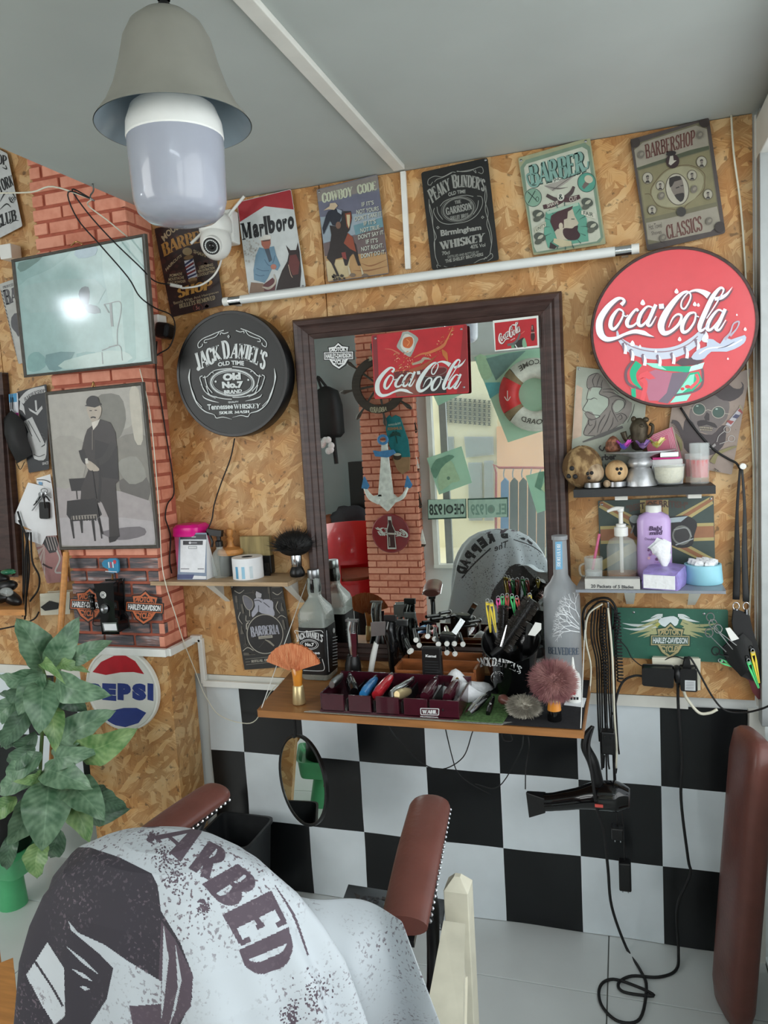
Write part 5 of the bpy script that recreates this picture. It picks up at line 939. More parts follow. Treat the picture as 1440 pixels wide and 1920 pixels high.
a=V((base(392,1070).x,-.03,ZS));t=thing('bottle','slim bottle with a white cap behind the spray bottle','bottle');M('clear_plastic').lathe([(9*k,0),(10*k,4*k),(10*k,70*k),(5*k,80*k)],FR(a),16).build('bottle_body',t,smooth=40);M('white_plastic').lathe([(8.5*k,80*k),(8.5*k,92*k),(7*k,94*k),(.01*k,94*k)],FR(a),16).build('cap',t,smooth=40)
# wooden-handled brush, bristle brush, comb
t=thing('wooden_brush','round wooden brush with a turned wooden handle standing on the small shelf','brush');a=V((base(440,1075).x,-.03,ZS));M('wood').lathe([(24*k,38*k),(26*k,42*k),(24*k,48*k),(8*k,52*k),(5*k,60*k),(7*k,66*k),(4*k,70*k),(7*k,76*k),(6*k,84*k),(.1*k,86*k)],FR(a),20).build('handle',t,smooth=40);M('charcoal').lathe([(22*k,0),(23*k,38*k)],FR(a),20).build('bristles',t,smooth=40)
mk('bristle_tan',(150,134,92),.8,var=.3,ns=60,stretch=(1,1,.1),bump=1);t=thing('clothes_brush','flat brush with tan bristles leaning on the boards above a black comb','brush');a=V((base(497,1070).x,-.02,ZS))
M('bristle_tan').box(a+V((0,.0,52*k)),(60*k,.02,36*k)).build('bristles',t,bev=.002);M('black_plastic').box(a+V((0,.002,18*k)),(62*k,.028,34*k)).build('brush_back',t,bev=.004)
t=thing('neck_strip_comb','black comb resting in front of the tan brush','comb');m=M('black_plastic');m.box(a+V((0,-.03,2*k)),(66*k,.004,8*k));[m.box(a+V((-32*k+i*3.3*k,-.03,14*k)),(1.5*k,.003,18*k))for i in range(20)];m.build('comb_body',t)
# roll of neck paper
t=thing('paper_roll','white roll of neck paper with pale blue bars on the small shelf','roll');a=base(463,1084);a=V((a.x,a.y+.012,ZS));R=27.5*k
M('paper').lathe([(R*.36,0),(R,0),(R,38*k),(R*.36,38*k)],FR(a),36,cap=False).build('roll',t,smooth=40);M('charcoal').lathe([(R*.36,38*k),(R*.34,0)],FR(a),24,cap=False).build('core',t,smooth=40)
cyl=lambda x,y:a+V((R*1.01*sin((x-697)/105*.9),-R*1.01*cos((x-697)/105*.9),38*k*(550-y)/150));p=Print(cyl,(0,-.2,0),off=0)
for x,cc in((650,(90,160,200)),(705,(150,196,220)),(765,(200,214,220))):p.poly([(x,455),(x+12,455),(x+24,455),(x+24,500),(x+24,540),(x+12,540),(x,540),(x,500)],cc)
p.build('print',t)
# ------------------------------------------------------------------ hair brushes with strands
def hairs(m,c,n,L,fr,spread,r=.0006,rs=3,flat=1,jit=.15,cols=None,curl=.1,r0=.01):
 rn=random.Random(n)
 for i in range(n):
  th=rn.uniform(-1,1)*spread if flat<1 else math.acos(1-rn.random()*(1-cos(spread)));ph=rn.uniform(0,2*pi)
  if flat<1:d=V((sin(th),rn.gauss(0,.12),cos(th)))
  else:d=V((sin(th)*cos(ph),sin(th)*sin(ph),cos(th)))
  d=(fr.to_3x3()@d).normalized();l=L*rn.uniform(1-jit,1);b=V(c)+d*r0;q=V((rn.gauss(0,1),rn.gauss(0,1),rn.gauss(0,1)))*l*curl
  sd=d.cross((CAM-b).normalized());sd=(sd.normalized()if sd.length>.01 else V((1,0,0)));P=[b,b+d*l*.5+q*.3,b+d*l+q-V((0,0,l*.06))]
  w=[r*.9,r*1.2,r*.25]
  if cols:m.use(m.mats[m.i],None)
  vs=[];
  for p_,ww in zip(P,w):vs+=[p_-sd*ww,p_+sd*ww]
  m.add(vs,[(0,1,3,2),(2,3,5,4)])
 return m
mk('black_hair',(10,9,9),.6,var=.3)
t=thing('dusting_brush','fluffy black-haired neck brush with a silver collar, standing at the shelf end by the mirror','brush');a=V((PY(557,1066,-.06).x,-.06,ZS));k=1/pxm(a)
M('black_plastic').lathe([(12*k,0),(14*k,2*k),(14.5*k,8*k),(11*k,16*k),(9*k,19*k)],FR(a),20).build('handle',t,smooth=40);M('chrome').lathe([(9*k,19*k),(9.5*k,20*k),(10.5*k,42*k),(10*k,43*k)],FR(a),20).build('collar',t,smooth=40)
m=M('black_hair');m.ball(a+V((-3*k,0,62*k)),(36*k,24*k,24*k),nu=20,nv=12);hairs(m,a+V((-2*k,0,44*k)),900,46*k,FR((0,0,0)),1.25,.0007,curl=.12);m.build('hair',t,smooth=True)
# ================================================================== posters and shelves right of the mirror
c=(1060,680,8)
r_,p=plate('tin_sign','grey-green sign of a swept-back bearded man in profile, behind the coconuts',[(1081,687),(1215,705),(1200,915),(1068,905)],-.012,(166,172,158),nails=[(1085.3,691.8)],r=2)
p.crop(*c);K,SG=(58,54,54),(134,128,122)
p.poly([(165,330),(260,380),(240,620),(260,760),(240,1100),(90,1150),(130,800)],(196,172,152));p.poly([(350,390),(320,300),(360,210),(480,150),(600,250),(760,470),(1000,600),(940,840),(780,960),(580,1070),(300,1090),(290,980),(340,850),(300,760),(420,600)],SG,2)
p.poly([(400,370),(540,380),(510,470),(640,540),(640,650),(520,790),(470,840),(400,740),(290,720),(268,690),(330,570),(320,540)],(170,182,168));p.poly([(720,640),(800,550),(890,580),(860,700),(780,760),(730,720)],(160,166,154),3)
for P in([(400,370),(470,360),(545,380),(510,470),(640,530),(640,650),(520,790)],[(400,370),(350,400),(320,540),(335,570),(266,690),(285,725),(340,745)],[(320,300),(350,210),(450,160),(510,170)],[(320,300),(330,370),(360,400)],[(330,545),(380,550),(430,530),(480,550)],[(290,760),(330,740),(420,780),(520,800),(430,850),(340,830),(290,760)],[(340,850),(350,900),(290,1000),(300,1090),(560,1080),(780,950)],[(410,870),(350,860),(360,940),(410,930)],
[(470,160),(410,260),(430,360)],[(520,200),(490,280),(470,360)],[(560,260),(540,330),(550,380)],[(560,400),(700,400),(800,470)],[(560,440),(700,450),(880,540)],[(640,530),(760,500),(900,570),(880,680)],[(700,640),(760,560),(870,570),(880,660),(800,740),(750,750)],[(780,830),(830,780),(850,830),(810,860)],[(790,890),(700,700),(710,600)],[(760,780),(850,760),(920,820),(860,920)],[(600,780),(520,900),(480,1050)],[(680,720),(620,880),(520,1060)],[(720,820),(700,930),(620,1050)],[(460,860),(440,960),(340,1080)],[(1040,620),(1010,740),(930,900)]):p.line(P,[5,11,5],K)
p.line([(260,1190),(560,1080),(860,960)],[20,60,40],(96,94,92));p.line([(530,1240),(510,1280),(560,1320),(590,1260)],18,K)
for a,t in((0,'rb'),):p.text('Barber',[(420,1390),(760,1360),(770,1450),(430,1480)],K,.04);p.text('& SHAVE',[(590,1520),(760,1500),(760,1550),(590,1560)],K,.02)
p.build('print',r_)
c=(1240,690,8)
r_,p=plate('tin_sign','dusty pink bearded skull sign with green glasses, under the big red round sign',[(1262,745),(1408,690),(1372,890),(1246,866)],-.012,(150,134,124),r=3)
p.crop(*c);K,SG=(70,62,64),(112,104,102)
p.poly([(880,250),(980,220),(1080,300),(1180,310),(1215,260),(1190,205),(1235,250),(1220,380),(1100,480),(960,500),(800,420),(740,380)],K,2)
p.poly([(500,520),(760,400),(900,480),(1020,520),(980,760),(850,900),(760,1000),(600,960),(470,920),(420,700)],SG,3);p.poly([(370,760),(480,820),(560,960),(760,1000),(860,900),(960,860),(960,1100),(860,1240),(700,1320),(480,1300),(340,1200),(330,900)],K,2)
for x,y in((565,620),(855,665)):p.ell(x,y,96,88,(196,190,176),t=7);p.ell(x,y,88,80,(70,92,84));p.ell(x-26,y-50,20,12,(170,190,180))
p.poly([(640,740),(680,660),(720,690),(720,790),(660,790)],(60,54,56));p.poly([(540,800),(640,780),(700,800),(800,830),(840,900),(760,880),(680,850),(560,880)],(54,48,50),2);p.poly([(560,870),(770,890),(760,945),(600,940)],(60,52,52))
for i in range(9):p.line([(580+i*22,876+i*2),(582+i*22,900+i*2)],13,(176,168,148),sm=1);p.line([(590+i*20,910+i*2),(592+i*20,935+i)],12,(170,160,140),sm=1)
p.line([(420,600),(480,600)],7,(190,184,170));p.line([(660,640),(700,628),(760,645)],7,(190,184,170));p.line([(940,680),(1020,690)],7,(190,184,170))
p.line([(160,800),(240,840),(330,1030),(340,1100)],[50,70,60,30],K);
for i in range(12):p.line([(130+i*13,820+i*21),(180+i*13,800+i*21)],6,K,sm=1)
p.poly([(960,850),(1190,570),(1280,640),(1040,880)],(182,180,186));p.poly([(975,800),(1010,780),(1090,800),(1040,850)],(150,72,70));p.poly([(1140,640),(1180,600),(1250,650),(1220,690)],(150,72,70));p.poly([(1060,740),(1110,690),(1180,710),(1130,760)],(76,76,104));p.line([(1170,570),(1290,660)],34,(150,142,112),sm=1);p.ell(1300,560,40,44,(160,156,130))
for x,y in((985,920),(1050,1060)):p.ell(x,y,48,46,(176,172,168),t=9)
p.line([(940,950),(860,1020),(830,1110)],9,(180,176,172));p.line([(1010,1090),(870,1140)],9,(180,176,172));p.poly([(720,1200),(800,1130),(820,1160),(740,1220)],(150,146,144));p.line([(200,1000),(280,1100),(300,1240)],[50,60,30],(130,124,84));p.line([(1170,1170),(1040,1200),(840,1290),(760,1420)],[6,40,50,90],(132,124,84));p.line([(800,1530),(870,1620),(950,1660)],66,(136,128,96));p.text('TRUE',[(800,1500),(950,1590),(910,1640),(780,1550)],K,.02);p.specks((300,60,1300,1700),26,(84,74,72),(3,8),4);p.build('print',r_)
c=(1110,930,6)
r_,p=plate('tin_sign','landscape union flag sign with a motorcycle, behind the lilac bottle',[(1121,939),(1338,930),(1341,1062),(1126,1070)],-.012,(62,76,72),nails=[(1128.5,946),(1332.5,935)],r=2)
p.crop(*c);YE,OR2=(172,158,106),(150,104,74)
for P,w,cc in(([(90,70),(720,420)],130,YE),([(1370,30),(720,420)],130,YE),([(90,790),(720,420)],120,YE),([(1380,760),(720,420)],120,YE),([(90,70),(720,420)],46,OR2),([(1370,30),(720,420)],46,OR2),([(1380,760),(720,420)],46,OR2),([(95,440),(1375,400)],200,YE),([(700,45),(710,800)],320,YE),([(95,440),(1375,400)],128,OR2),([(700,45),(710,800)],190,OR2)):p.line(P,w,cc,sm=1)
p.text('"BEST OF BRITISH"',[(380,110),(1080,70),(1080,150),(390,190)],(80,62,54),.04,40,40)
p.poly([(420,240),(560,190),(860,230),(1060,220),(1180,300),(1150,440),(1120,560),(960,580),(800,500),(520,480),(440,340)],(46,46,48),3);p.poly([(860,250),(1080,225),(1000,290),(880,300)],(170,186,190));p.ell(480,260,60,46,(150,160,160));p.ell(1010,440,110,110,(120,124,116));p.ell(1010,440,90,90,(60,60,60));p.line([(940,550),(1140,480)],12,(170,176,176));p.line([(920,380),(1060,360),(1120,460)],14,(150,154,150));p.line([(440,420),(470,330)],18,(140,140,140));p.build('print',r_)
c=(1150,1130,7.58)
r_,p=plate('tin_sign','green landscape number plate with white wings spread over a motorcycle shield',[(1147,1139),(1365,1143),(1366,1243),(1150,1232)],-.014,(40,96,78),nails=[(1188,1148),(1320,1151)],r=4)
p.crop(*c)
for s,cx in((1,0),(-1,1618)):
 for i,P in enumerate(([(130,290),(300,320),(600,330)],[(135,360),(320,380),(620,350)],[(235,450),(420,400),(640,370)],[(345,488),(480,440),(640,390)],[(425,497),(540,450),(660,410)],[(395,275),(520,250),(680,200)],[(530,215),(620,180),(700,180)],[(330,350),(480,310),(640,250)],[(520,465),(600,430),(680,400)],[(420,385),(520,350),(660,290)])):p.line([(cx+s*x,y)for x,y in P],[3,34,44],(206,216,214)if i in(5,6)or(i<2 and s>0)else(164,166,122))
p.poly([(640,270),(680,220),(760,200),(860,190),(930,240),(900,320),(800,350),(700,330)],(208,220,222),2);p.poly([(600,300),(640,280),(670,300),(620,350),(600,330)],(170,170,90))
shield(p,808,535,2.72,(38,72,58),(170,158,116),(200,208,208),.015,1.0);p.specks((90,100,1500,780),40,(60,116,98),(3,10),6);p.build('print',r_)
# ------------------------------------------------------------------ black shelf
zb=PY(1200,914,-.12).z;s1=thing('wall_shelf','black wooden shelf under the big red round sign, carrying coconuts and a silver stand','shelf');xa,xb=PY(1075,920,-.12).x,PY(1342,913,-.12).x
M('charcoal').box(((xa+xb)/2,-.061,zb-.012),(xb-xa,.118,.022)).build('board',s1,bev=.001)
for x in(1165,1300):q=PY(x,935,-.05);M('white_paint').box((q.x,-.05,zb-.03),(.034,.09,.012)).build('bracket',s1,bev=.001)
def on(x,y,z=zb+.0005,Y=None):return PZ(x,y,z)if Y is None else V((PY(x,y,Y).x,Y,z))
k=1/pxm((0,-.06,zb))
mk('coconut',(104,78,48),.85,col2=(168,140,98),ns=42,bump=2.5,bns=60,stretch=(1,1,.6));mk('nutshell',(188,150,104),.7,col2=(212,178,132),ns=40,bump=.5,stretch=(1,1,.2));mk('nutshell_dark',(136,112,86),.75,col2=(190,168,138),ns=40,bump=.8,stretch=(1,1,.18))
def nut(lab,x,y,r,mat,holes,hr,Y=-.06,sq=(1,1,1),cup=True):
 a=on(x,y,zb+.0005,Y);t=thing('coconut' if r>30 else 'carved_nut',lab,'coconut' if r>30 else 'nut');h=(9*k if cup else 0);cc=a+V((0,0,h+r*k*sq[2]*.97))
 M(mat).ball(cc,(r*k*sq[0],r*k*sq[1],r*k*sq[2]),nu=28,nv=18,fn=lambda d:1+.025*sin(3*math.atan2(d.y,d.x)+1)).build('shell',t,smooth=True)
 for hx,hy in holes:d=V((hx*r*k,-math.sqrt(max(.05,1-hx*hx-hy*hy))*r*k*.99,hy*r*k));M('black_rubber').ball(cc+d,(hr*k,hr*k*.6,hr*k),nu=12,nv=8).build('eye_hole',t,smooth=True)
 if cup:M('steel').lathe([(17*k,0),(18*k,1*k),(18*k,10*k),(16*k,10*k)],FR(a),24).build('metal_cup',t,smooth=40)
nut('large hairy brown coconut on the black shelf beside the mirror frame',1092,905,37,'coconut',((-.45,.0),(-.62,-.4),(-.3,-.42)),4.5,-.065,(1,.9,1.08),False)
nut('small dark carved nut with a skull face on a metal cup',1113,915,19.5,'nutshell_dark',((-.45,.0),(-.1,.05),(-.35,-.4)),3.6,-.085)
nut('small pale carved nut with a skull face, beside the silver stand',1156,912,20.5,'nutshell',((.1,.25),(.42,.25),(.28,-.12)),3.2,-.08)
t=thing('carved_nut','tiny brown seed lying between the two small carved nuts','nut');M('nutshell_dark').ball(on(1138,914,zb+.0005,-.10)+V((0,0,7.2*k)),(6.5*k,7*k,7*k),nu=14,nv=10).build('seed',t,smooth=True)
mk('silver',(186,188,190),.32,.55,var=.12,ns=40,bump=.5);a=on(1201,912,zb+.0005,-.06)
t=thing('footed_dish','silver footed offering dish with a wide rim in the middle of the black shelf','dish')
M('silver').lathe([(30*k,0),(30*k,2*k),(27*k,14*k),(20*k,30*k),(17*k,33*k),(22*k,37*k),(23*k,43*k),(19*k,50*k),(17*k,52*k),(26*k,56*k),(40*k,60*k),(62*k,63*k),(63*k,65*k),(60*k,65*k),(38*k,62*k),(.01*k,61*k)],FR(a),40).build('dish_body',t,smooth=50)
zd=a.z+64.5*k;mk('petal_pink',(222,96,200),.6,col2=(120,110,220),ns=60);mk('petal_violet',(136,100,170),.6,col2=(180,150,200),ns=60);mk('petal_yellow',(232,214,90),.6,col2=(244,236,170),ns=50);mk('bronze',(74,66,52),.45,.5,var=.4,ns=40,bump=1)
for lab,x,Y,mt,R in(('pink and blue cloth flower on the silver dish',1171,-.085,'petal_pink',15),('violet cloth flower in the middle of the silver dish',1206,-.095,'petal_violet',14),('yellow cloth flower on the silver dish by the pink card',1232,-.075,'petal_yellow',16)):
 b=V((PY(x,848,Y).x,Y,zd+.001));t=thing('cloth_flower',lab,'flower')
 for i in range(7):
  q=i*2*pi/7;d=V((cos(q),sin(q)*.6-.25,.95+.25*sin(i*2.2)));R_=R*k*.95;m=M(mt);sd=d.cross(V((0,0,1))).normalized();vs=[b+V((0,0,.004))]
  for u in(.4,.8,1.05):
   for v in(-1,0,1):vs.append(b+V((0,0,.004))+d*R_*u+sd*R_*v*.42*(1 if u<1 else.7)+V((0,0,.002*abs(v)+.003*sin(i*3+u*9))))
  m.add(vs,[(0,1,2),(0,2,3),(1,4,5,2),(2,5,6,3),(4,7,8,5),(5,8,9,6)]);m.build('petal',t,smooth=True)
t=thing('figurine','dark bronze toad-like figurine with raised arms standing on the silver dish','figurine');b=V((PY(1199,848,-.055).x,-.055,zd+.0005))
m=M('bronze');m.lathe([(7*k,0),(13*k,4*k),(16*k,16*k),(15*k,30*k),(17*k,42*k),(12*k,54*k),(4*k,60*k)],FR(b),14);m.tube([b+V((13*k,0,22*k)),b+V((22*k,-.004,30*k)),b+V((24*k,-.004,44*k)),b+V((19*k,0,48*k))],3*k,7);m.tube([b+V((-13*k,0,26*k)),b+V((-22*k,-.004,20*k)),b+V((-28*k,-.004,36*k))],[5*k,4*k,6*k],7);m.ball(b+V((4*k,-14*k,45*k)),(4*k,3*k,4*k),nu=10,nv=7);m.ball(b+V((12*k,0,56*k)),(6*k,5*k,5*k),nu=8,nv=6);m.ball(b+V((-9*k,0,58*k)),(5*k,5*k,6*k),nu=8,nv=6);m.build('body',t,smooth=True)
t=thing('figurine','small reddish-brown seated figurine at the silver dish edge near the coconut','figurine');b=V((PY(1150,848,-.06).x,-.06,zd+.0005));mk('terracotta',(112,72,52),.5,col2=(166,110,84),ns=80,bump=1.5);M('terracotta').lathe([(12*k,0),(15*k,6*k),(13*k,18*k),(6*k,27*k),(.1*k,30*k)],FR(b),12).build('body',t,smooth=True)
t=thing('greeting_card','pink patterned card standing behind the silver dish','card');P=[PY(x,y,-.022)for x,y in((1210,822),(1261,800),(1282,870),(1220,880))];M('print').use('print',(206,104,130)).slab(P,(0,.002,0)).build('card',t)
p=Print(wallmp(-.022),(0,-1,0));c=(1050,780,4.5);p.crop(*c)
for s in(0,16,32,48):p.line([(760+s,170+s*.6),(930-s*.4,100+s),(985-s,290-s*.4)],5,(226,176,190),sm=1)
p.poly([(945,90),(955,95),(1035,420),(1020,425)],(170,150,140));p.build('print',t)
for lab,x0_,x1_,ya,yb,Y,mt in(('stacked white and maroon small box behind the glass bowl',1222,1280,860,892,-.05,'paper'),('flat silver tin resting on the small boxes behind the glass bowl',1238,1272,846,858,-.06,'chrome')):
 t=thing('small_box',lab,'box');A,B=PY(x0_,yb,Y),PY(x1_,ya,Y);lo=zb+.0005 if mt=='paper' else A.z
 M(mt).box(((A.x+B.x)/2,Y+.02,(B.z+lo)/2),(B.x-A.x,.045,B.z-lo)).build('box',t,bev=.002)
 if mt=='paper':M('pink').box(((A.x+B.x)/2-.002,Y+.02,B.z+.003),(B.x-A.x-.01,.04,.006)).build('lid',t)
t=thing('glass_bowl','small glass bowl filled with pale rice on the black shelf','bowl');a=on(1255,912,zb+.0005,-.075);mk('rice',(222,214,186),.8,var=.15,ns=200,bump=1,bns=300)
M('glass').lathe([(15*k,0),(20*k,2*k),(26*k,12*k),(27.5*k,38*k),(26.5*k,38*k),(25*k,13*k),(19*k,4*k),(.01*k,3*k)],FR(a),32,cap=False).build('bowl',t,smooth=50);M('rice').lathe([(18*k,4.5*k),(24*k,13*k),(25.6*k,33*k),(12*k,35*k),(.01*k,35.5*k)],FR(a),28).build('rice',t,smooth=50,kind='stuff')
mk('red_water',(230,70,76),.08,alpha=.6,var=0)
for lab,x,Y,R in(('tall clear glass half full of red drink at the end of the black shelf',1312,-.075,17.5),('second shorter glass of red drink behind the tall one',1300,-.035,15)):
 t=thing('drinking_glass',lab,'glass');a=on(x,905,zb+.0005,Y);M('glass').lathe([(R*.8*k,0),(R*.9*k,2*k),(R*k,74*k if R>16 else 54*k),(R*.93*k,74*k if R>16 else 54*k),(R*.85*k,12*k),(.01*k,11*k)],FR(a),12,cap=False).build('tumbler',t,smooth=20);M('red_water').lathe([(R*.8*k,12.5*k),(R*.88*k,44*k),(.01*k,44*k)],FR(a),20).build('drink',t,smooth=40)
# ------------------------------------------------------------------ grey shelf with toiletries
xe=PY(1345,1094,0).x;yf=PX(1361,1116,xe).y;zm=PY(1200,1112,yf).z;xs=PY(1079,1110,yf).x
s2=thing('wall_shelf','thin grey shelf on white brackets above the green number plate','shelf');mk('grey_board',(136,142,150),.35,var=.08);M('grey_board').slab([(xs,yf,zm),(xe,yf,zm),(xe,-.002,zm),(xs+.01,-.002,zm)],(0,0,.008)).build('board',s2,bev=.001)
for x in(1181,1299):q=PY(x,1118,-.06).x;M('white_paint').slab([(q-.016,yf+.03,zm),(q+.016,yf+.03,zm),(q+.01,-.002,zm-.075),(q-.01,-.002,zm-.075)],(0,.004,-.002)).build('bracket',s2)
ZM=zm+.0085
def om(x,Y):return V((PY(x,1100,Y).x,Y,ZM))
k=1/pxm((0,-.08,ZM))
a=om(1114,-.075);t=thing('glass_mug','small clear glass mug holding a pink straw on the grey shelf','mug');M('clear_plastic').lathe([(15*k,0),(17*k,2*k),(17.5*k,46*k),(16*k,46*k),(15.5*k,4*k),(.01*k,3*k)],FR(a),24,cap=False).build('mug_body',t,smooth=50);M('clear_plastic').tube([a+V((-16*k,0,34*k)),a+V((-25*k,0,28*k)),a+V((-24*k,0,12*k)),a+V((-15*k,0,8*k))],2.2*k,8).build('handle',t,smooth=True);M('paper').lathe([(15*k,3.5*k),(15.6*k,20*k),(.01*k,20*k)],FR(a),20).build('contents',t)
t2=thing('drinking_straw','pink straw leaning out of the small glass mug','straw');M('pink_clear').tube([a+V((-2*k,0,22*k)),a+V((12*k,.004,90*k))],2.6*k,10,1).build('straw',t2,smooth=40)
a=om(1167,-.07);t=thing('pump_bottle','clear pump bottle with a white dispenser head, a little liquid left','bottle');M('clear_plastic').lathe([(25*k,0),(27*k,2*k),(27*k,66*k),(22*k,78*k),(11*k,84*k),(11*k,90*k)],FR(a),32).build('bottle_body',t,smooth=50);mk('amber',(206,150,110),.1,alpha=.8,var=0);M('amber').lathe([(24*k,2*k),(25.5*k,3*k),(25.5*k,16*k),(.01*k,16*k)],FR(a),28).build('liquid',t,smooth=40)
m=M('white_plastic');m.lathe([(12.5*k,86*k),(12.5*k,102*k),(9*k,103*k),(9*k,108*k),(4*k,109*k),(4*k,130*k),(6*k,132*k),(6*k,137*k),(.01*k,138*k)],FR(a),20);m.tube([a+V((6*k,0,136*k)),a+V((-10*k,0,137*k)),a+V((-24*k,0,132*k))],[4.5*k,4*k,2.5*k],8);m.tube([a+V((0,0,4*k)),a+V((0,0,86*k))],3.4*k,8,1);m.build('pump',t,smooth=40)
mk('lilac',(196,168,218),.32,var=.03,coat=.3);a=om(1228,-.055);t=thing('shampoo_bottle','tall lilac baby wash bottle with a white cap and berry print','bottle')
M('lilac').sq([(27*k,17*k,0),(31*k,19*k,3*k),(31*k,19*k,60*k),(29.5*k,18*k,84*k),(30*k,18*k,112*k),(26*k,16*k,122*k),(13*k,12*k,129*k),(12*k,12*k,130*k)],FR(a),3).build('bottle_body',t,smooth=50);M('white_plastic').lathe([(14*k,128*k),(14*k,139*k),(12.5*k,141*k),(.01*k,141*k)],FR(a),24).build('cap',t,smooth=40)
YB=-.055-19.4*k;p=Print(wallmp(YB),(0,-1,0));p.crop(1110,930,6);PU=(70,46,84)
p.text('Babi',[(650,340),(790,335),(780,390),(640,390)],PU,.03);p.text('mild',[(655,395),(795,385),(785,435),(645,440)],PU,.03);p.text('Double Milk',[(595,470),(800,470),(800,505),(595,495)],PU,.0)
for i in range(16):q=i*2.4;r0=26+(i%3)*34;p.ell(700+r0*1.1*cos(q),620+r0*sin(q),13+i%4*2,13+i%4*2,[(120,80,130),(150,100,160),(214,170,180),(110,72,104)][i%4],n=12)
p.text('organic',[(700,738),(790,738),(790,756),(700,756)],(150,110,160),.0);p.build('print',t)
a=V((PY(1250,1110,-.10).x,-.115,ZM));t=thing('tissue_pack','soft violet tissue pack with a tissue pulled up from its top','tissues');mk('violet_film',(150,134,196),.3,var=.25,ns=40,bump=.6)
Rz=FR(a,(0,0,1),(1,-.30,0));P=lambda x,y,z:Rz@V((x,y,z))
R=[[P(x*w,y,z*h+h)for x,z in((-1,-.98),(1,-.98),(1.04,0),(.96,.9),(0,1.06),(-.96,.9),(-1.04,0))]for y,w,h in((-.075,.044,.022),(-.06,.047,.025),(.0,.047,.027),(.045,.045,.025))]
M('violet_film').rings(R).build('wrapper',t,smooth=50);mk('tissue',(240,242,244),.9,var=.05,ns=80,bump=.8)
M('tissue').slab([P(-.040,-.0765,.004),P(.040,-.0765,.004),P(.040,-.0765,.040),P(-.040,-.0765,.040)],P(0,-.004,0)-P(0,0,0)).build('paper_block',t)
m=M('tissue');o_=P(0,-.02,.052);n_=10;vs=[]
for i in range(5):
 for j in range(n_):q=2*pi*j/n_;rr=(.006+.020*(i/4)**.8)*(1+.35*sin(3*q+i));vs.append(o_+V((rr*cos(q)-.010*i/4,rr*sin(q)*.5,i*.016*(1-.22*(sin(2*q+1)if i>2 else 0)))))
m.add(vs,[(i*n_+j,i*n_+(j+1)%n_,(i+1)*n_+(j+1)%n_,(i+1)*n_+j)for i in range(4)for j in range(n_)]);m.build('pulled_tissue',t,smooth=True)
mk('sky_plastic',(150,208,222),.35,var=.03);a=om(1318,-.085);t=thing('powder_tub','round pale blue tub filled with cotton beside the tissue pack','tub');M('sky_plastic').lathe([(33*k,0),(34*k,2*k),(31.5*k,34*k),(29*k,35*k),(29*k,32*k),(.01*k,32*k)],FR(a),36).build('tub_body',t,smooth=50)
m=M('tissue');[m.ball(a+V((22*k*cos(i*2.4)*(i/12)**.5,22*k*sin(i*2.4)*(i/12)**.5,36*k)),(9*k,9*k,7*k),nu=8,nv=6,fn=lambda d:1+.2*sin(9*d.x+7*d.y))for i in range(12)];m.build('cotton',t,kind='stuff')
t=thing('blade_box','open grey cardboard box lettered 20 Packets of 5 Blades on the grey shelf front','box');A,B=PY(1097,1111,yf+.004),PY(1200,1093,yf+.004);M('print').use('print',(190,190,184)).box(((A.x+B.x)/2,yf+.022,ZM+.014),(B.x-A.x,.034,.028)).build('box',t,bev=.0005)
M('print').use('print',(150,152,150)).box(((A.x+B.x)/2,yf+.022,ZM+.0285),(B.x-A.x-.008,.026,.001)).build('inner_packets',t);p=Print(wallmp(yf+.005),(0,-1,0),off=.0006);p.text('20 Packets of 5 Blades',[(1108,1095.5),(1188,1097.5),(1188,1103.5),(1108,1102)],(70,72,74),.03);p.build('print',t)
# ================================================================== sockets, adapters and leads
t=thing('power_strip','cream wall socket block behind the black adapters','socket');M('cream_plastic').slab([PY(x,y,-.035)for x,y in((1224,1234),(1312,1236),(1312,1293),(1280,1295),(1280,1270),(1226,1262))],(0,.033,0)).build('box',t,bev=.002)
t=thing('power_adapter','flat black laptop adapter hanging in front of the socket block','adapter');M('black_plastic').slab([PY(x,y,-.085)for x,y in rrect([(1206,1254),(1262,1256),(1261,1289),(1206,1284)],3)],(0,.03,.002)).build('adapter_body',t,bev=.003)
M('black_rubber').tube([PY(*q)for q in((1206,1268,-.07),(1190,1267,-.07),(1170,1276,-.07),(1158,1300,-.07),(1150,1340,-.07))],.0035,8).build('lead',t,smooth=True)
t=thing('power_adapter','square black plug adapter with a white rating label','adapter');M('black_plastic').slab([PY(x,y,-.075)for x,y in rrect([(1277,1256),(1305,1257),(1306,1296),(1278,1294)],3)],(0,.04,0)).build('adapter_body',t,bev=.003);M('black_plastic').slab([PY(x,y,-.06)for x,y in((1285,1236),(1292,1236),(1295,1255),(1281,1255))],(0,.02,0)).build('plug',t,bev=.002)
p=Print(wallmp(-.075),(0,-1,0),off=.0012);p.poly([(1284,1275),(1304,1276),(1304,1295),(1284,1294)],(196,200,202));[p.line([(1286,1279+i*3),(1301,1279.5+i*3)],.7,(90,90,90),sm=1)for i in range(5)];p.build('print',t)
M('cream_plastic').tube([PY(*q)for q in((1282,1295,-.06),(1288,1310,-.05),(1310,1336,-.05),(1330,1337,-.05),(1345,1330,-.05))],.0042,8).build('lead',t,smooth=True)
t=thing('power_cable','thick black power cable dropping from its plug and coiling on the floor tiles','cable');M('black_plastic').tube([PY(1269,1252,-.05),PY(1269,1262,-.07),PY(1271,1280,-.07)],[.010,.011,.007],12).build('plug',t,smooth=True)
g=lambda x,y:PZ(x,y,.006)
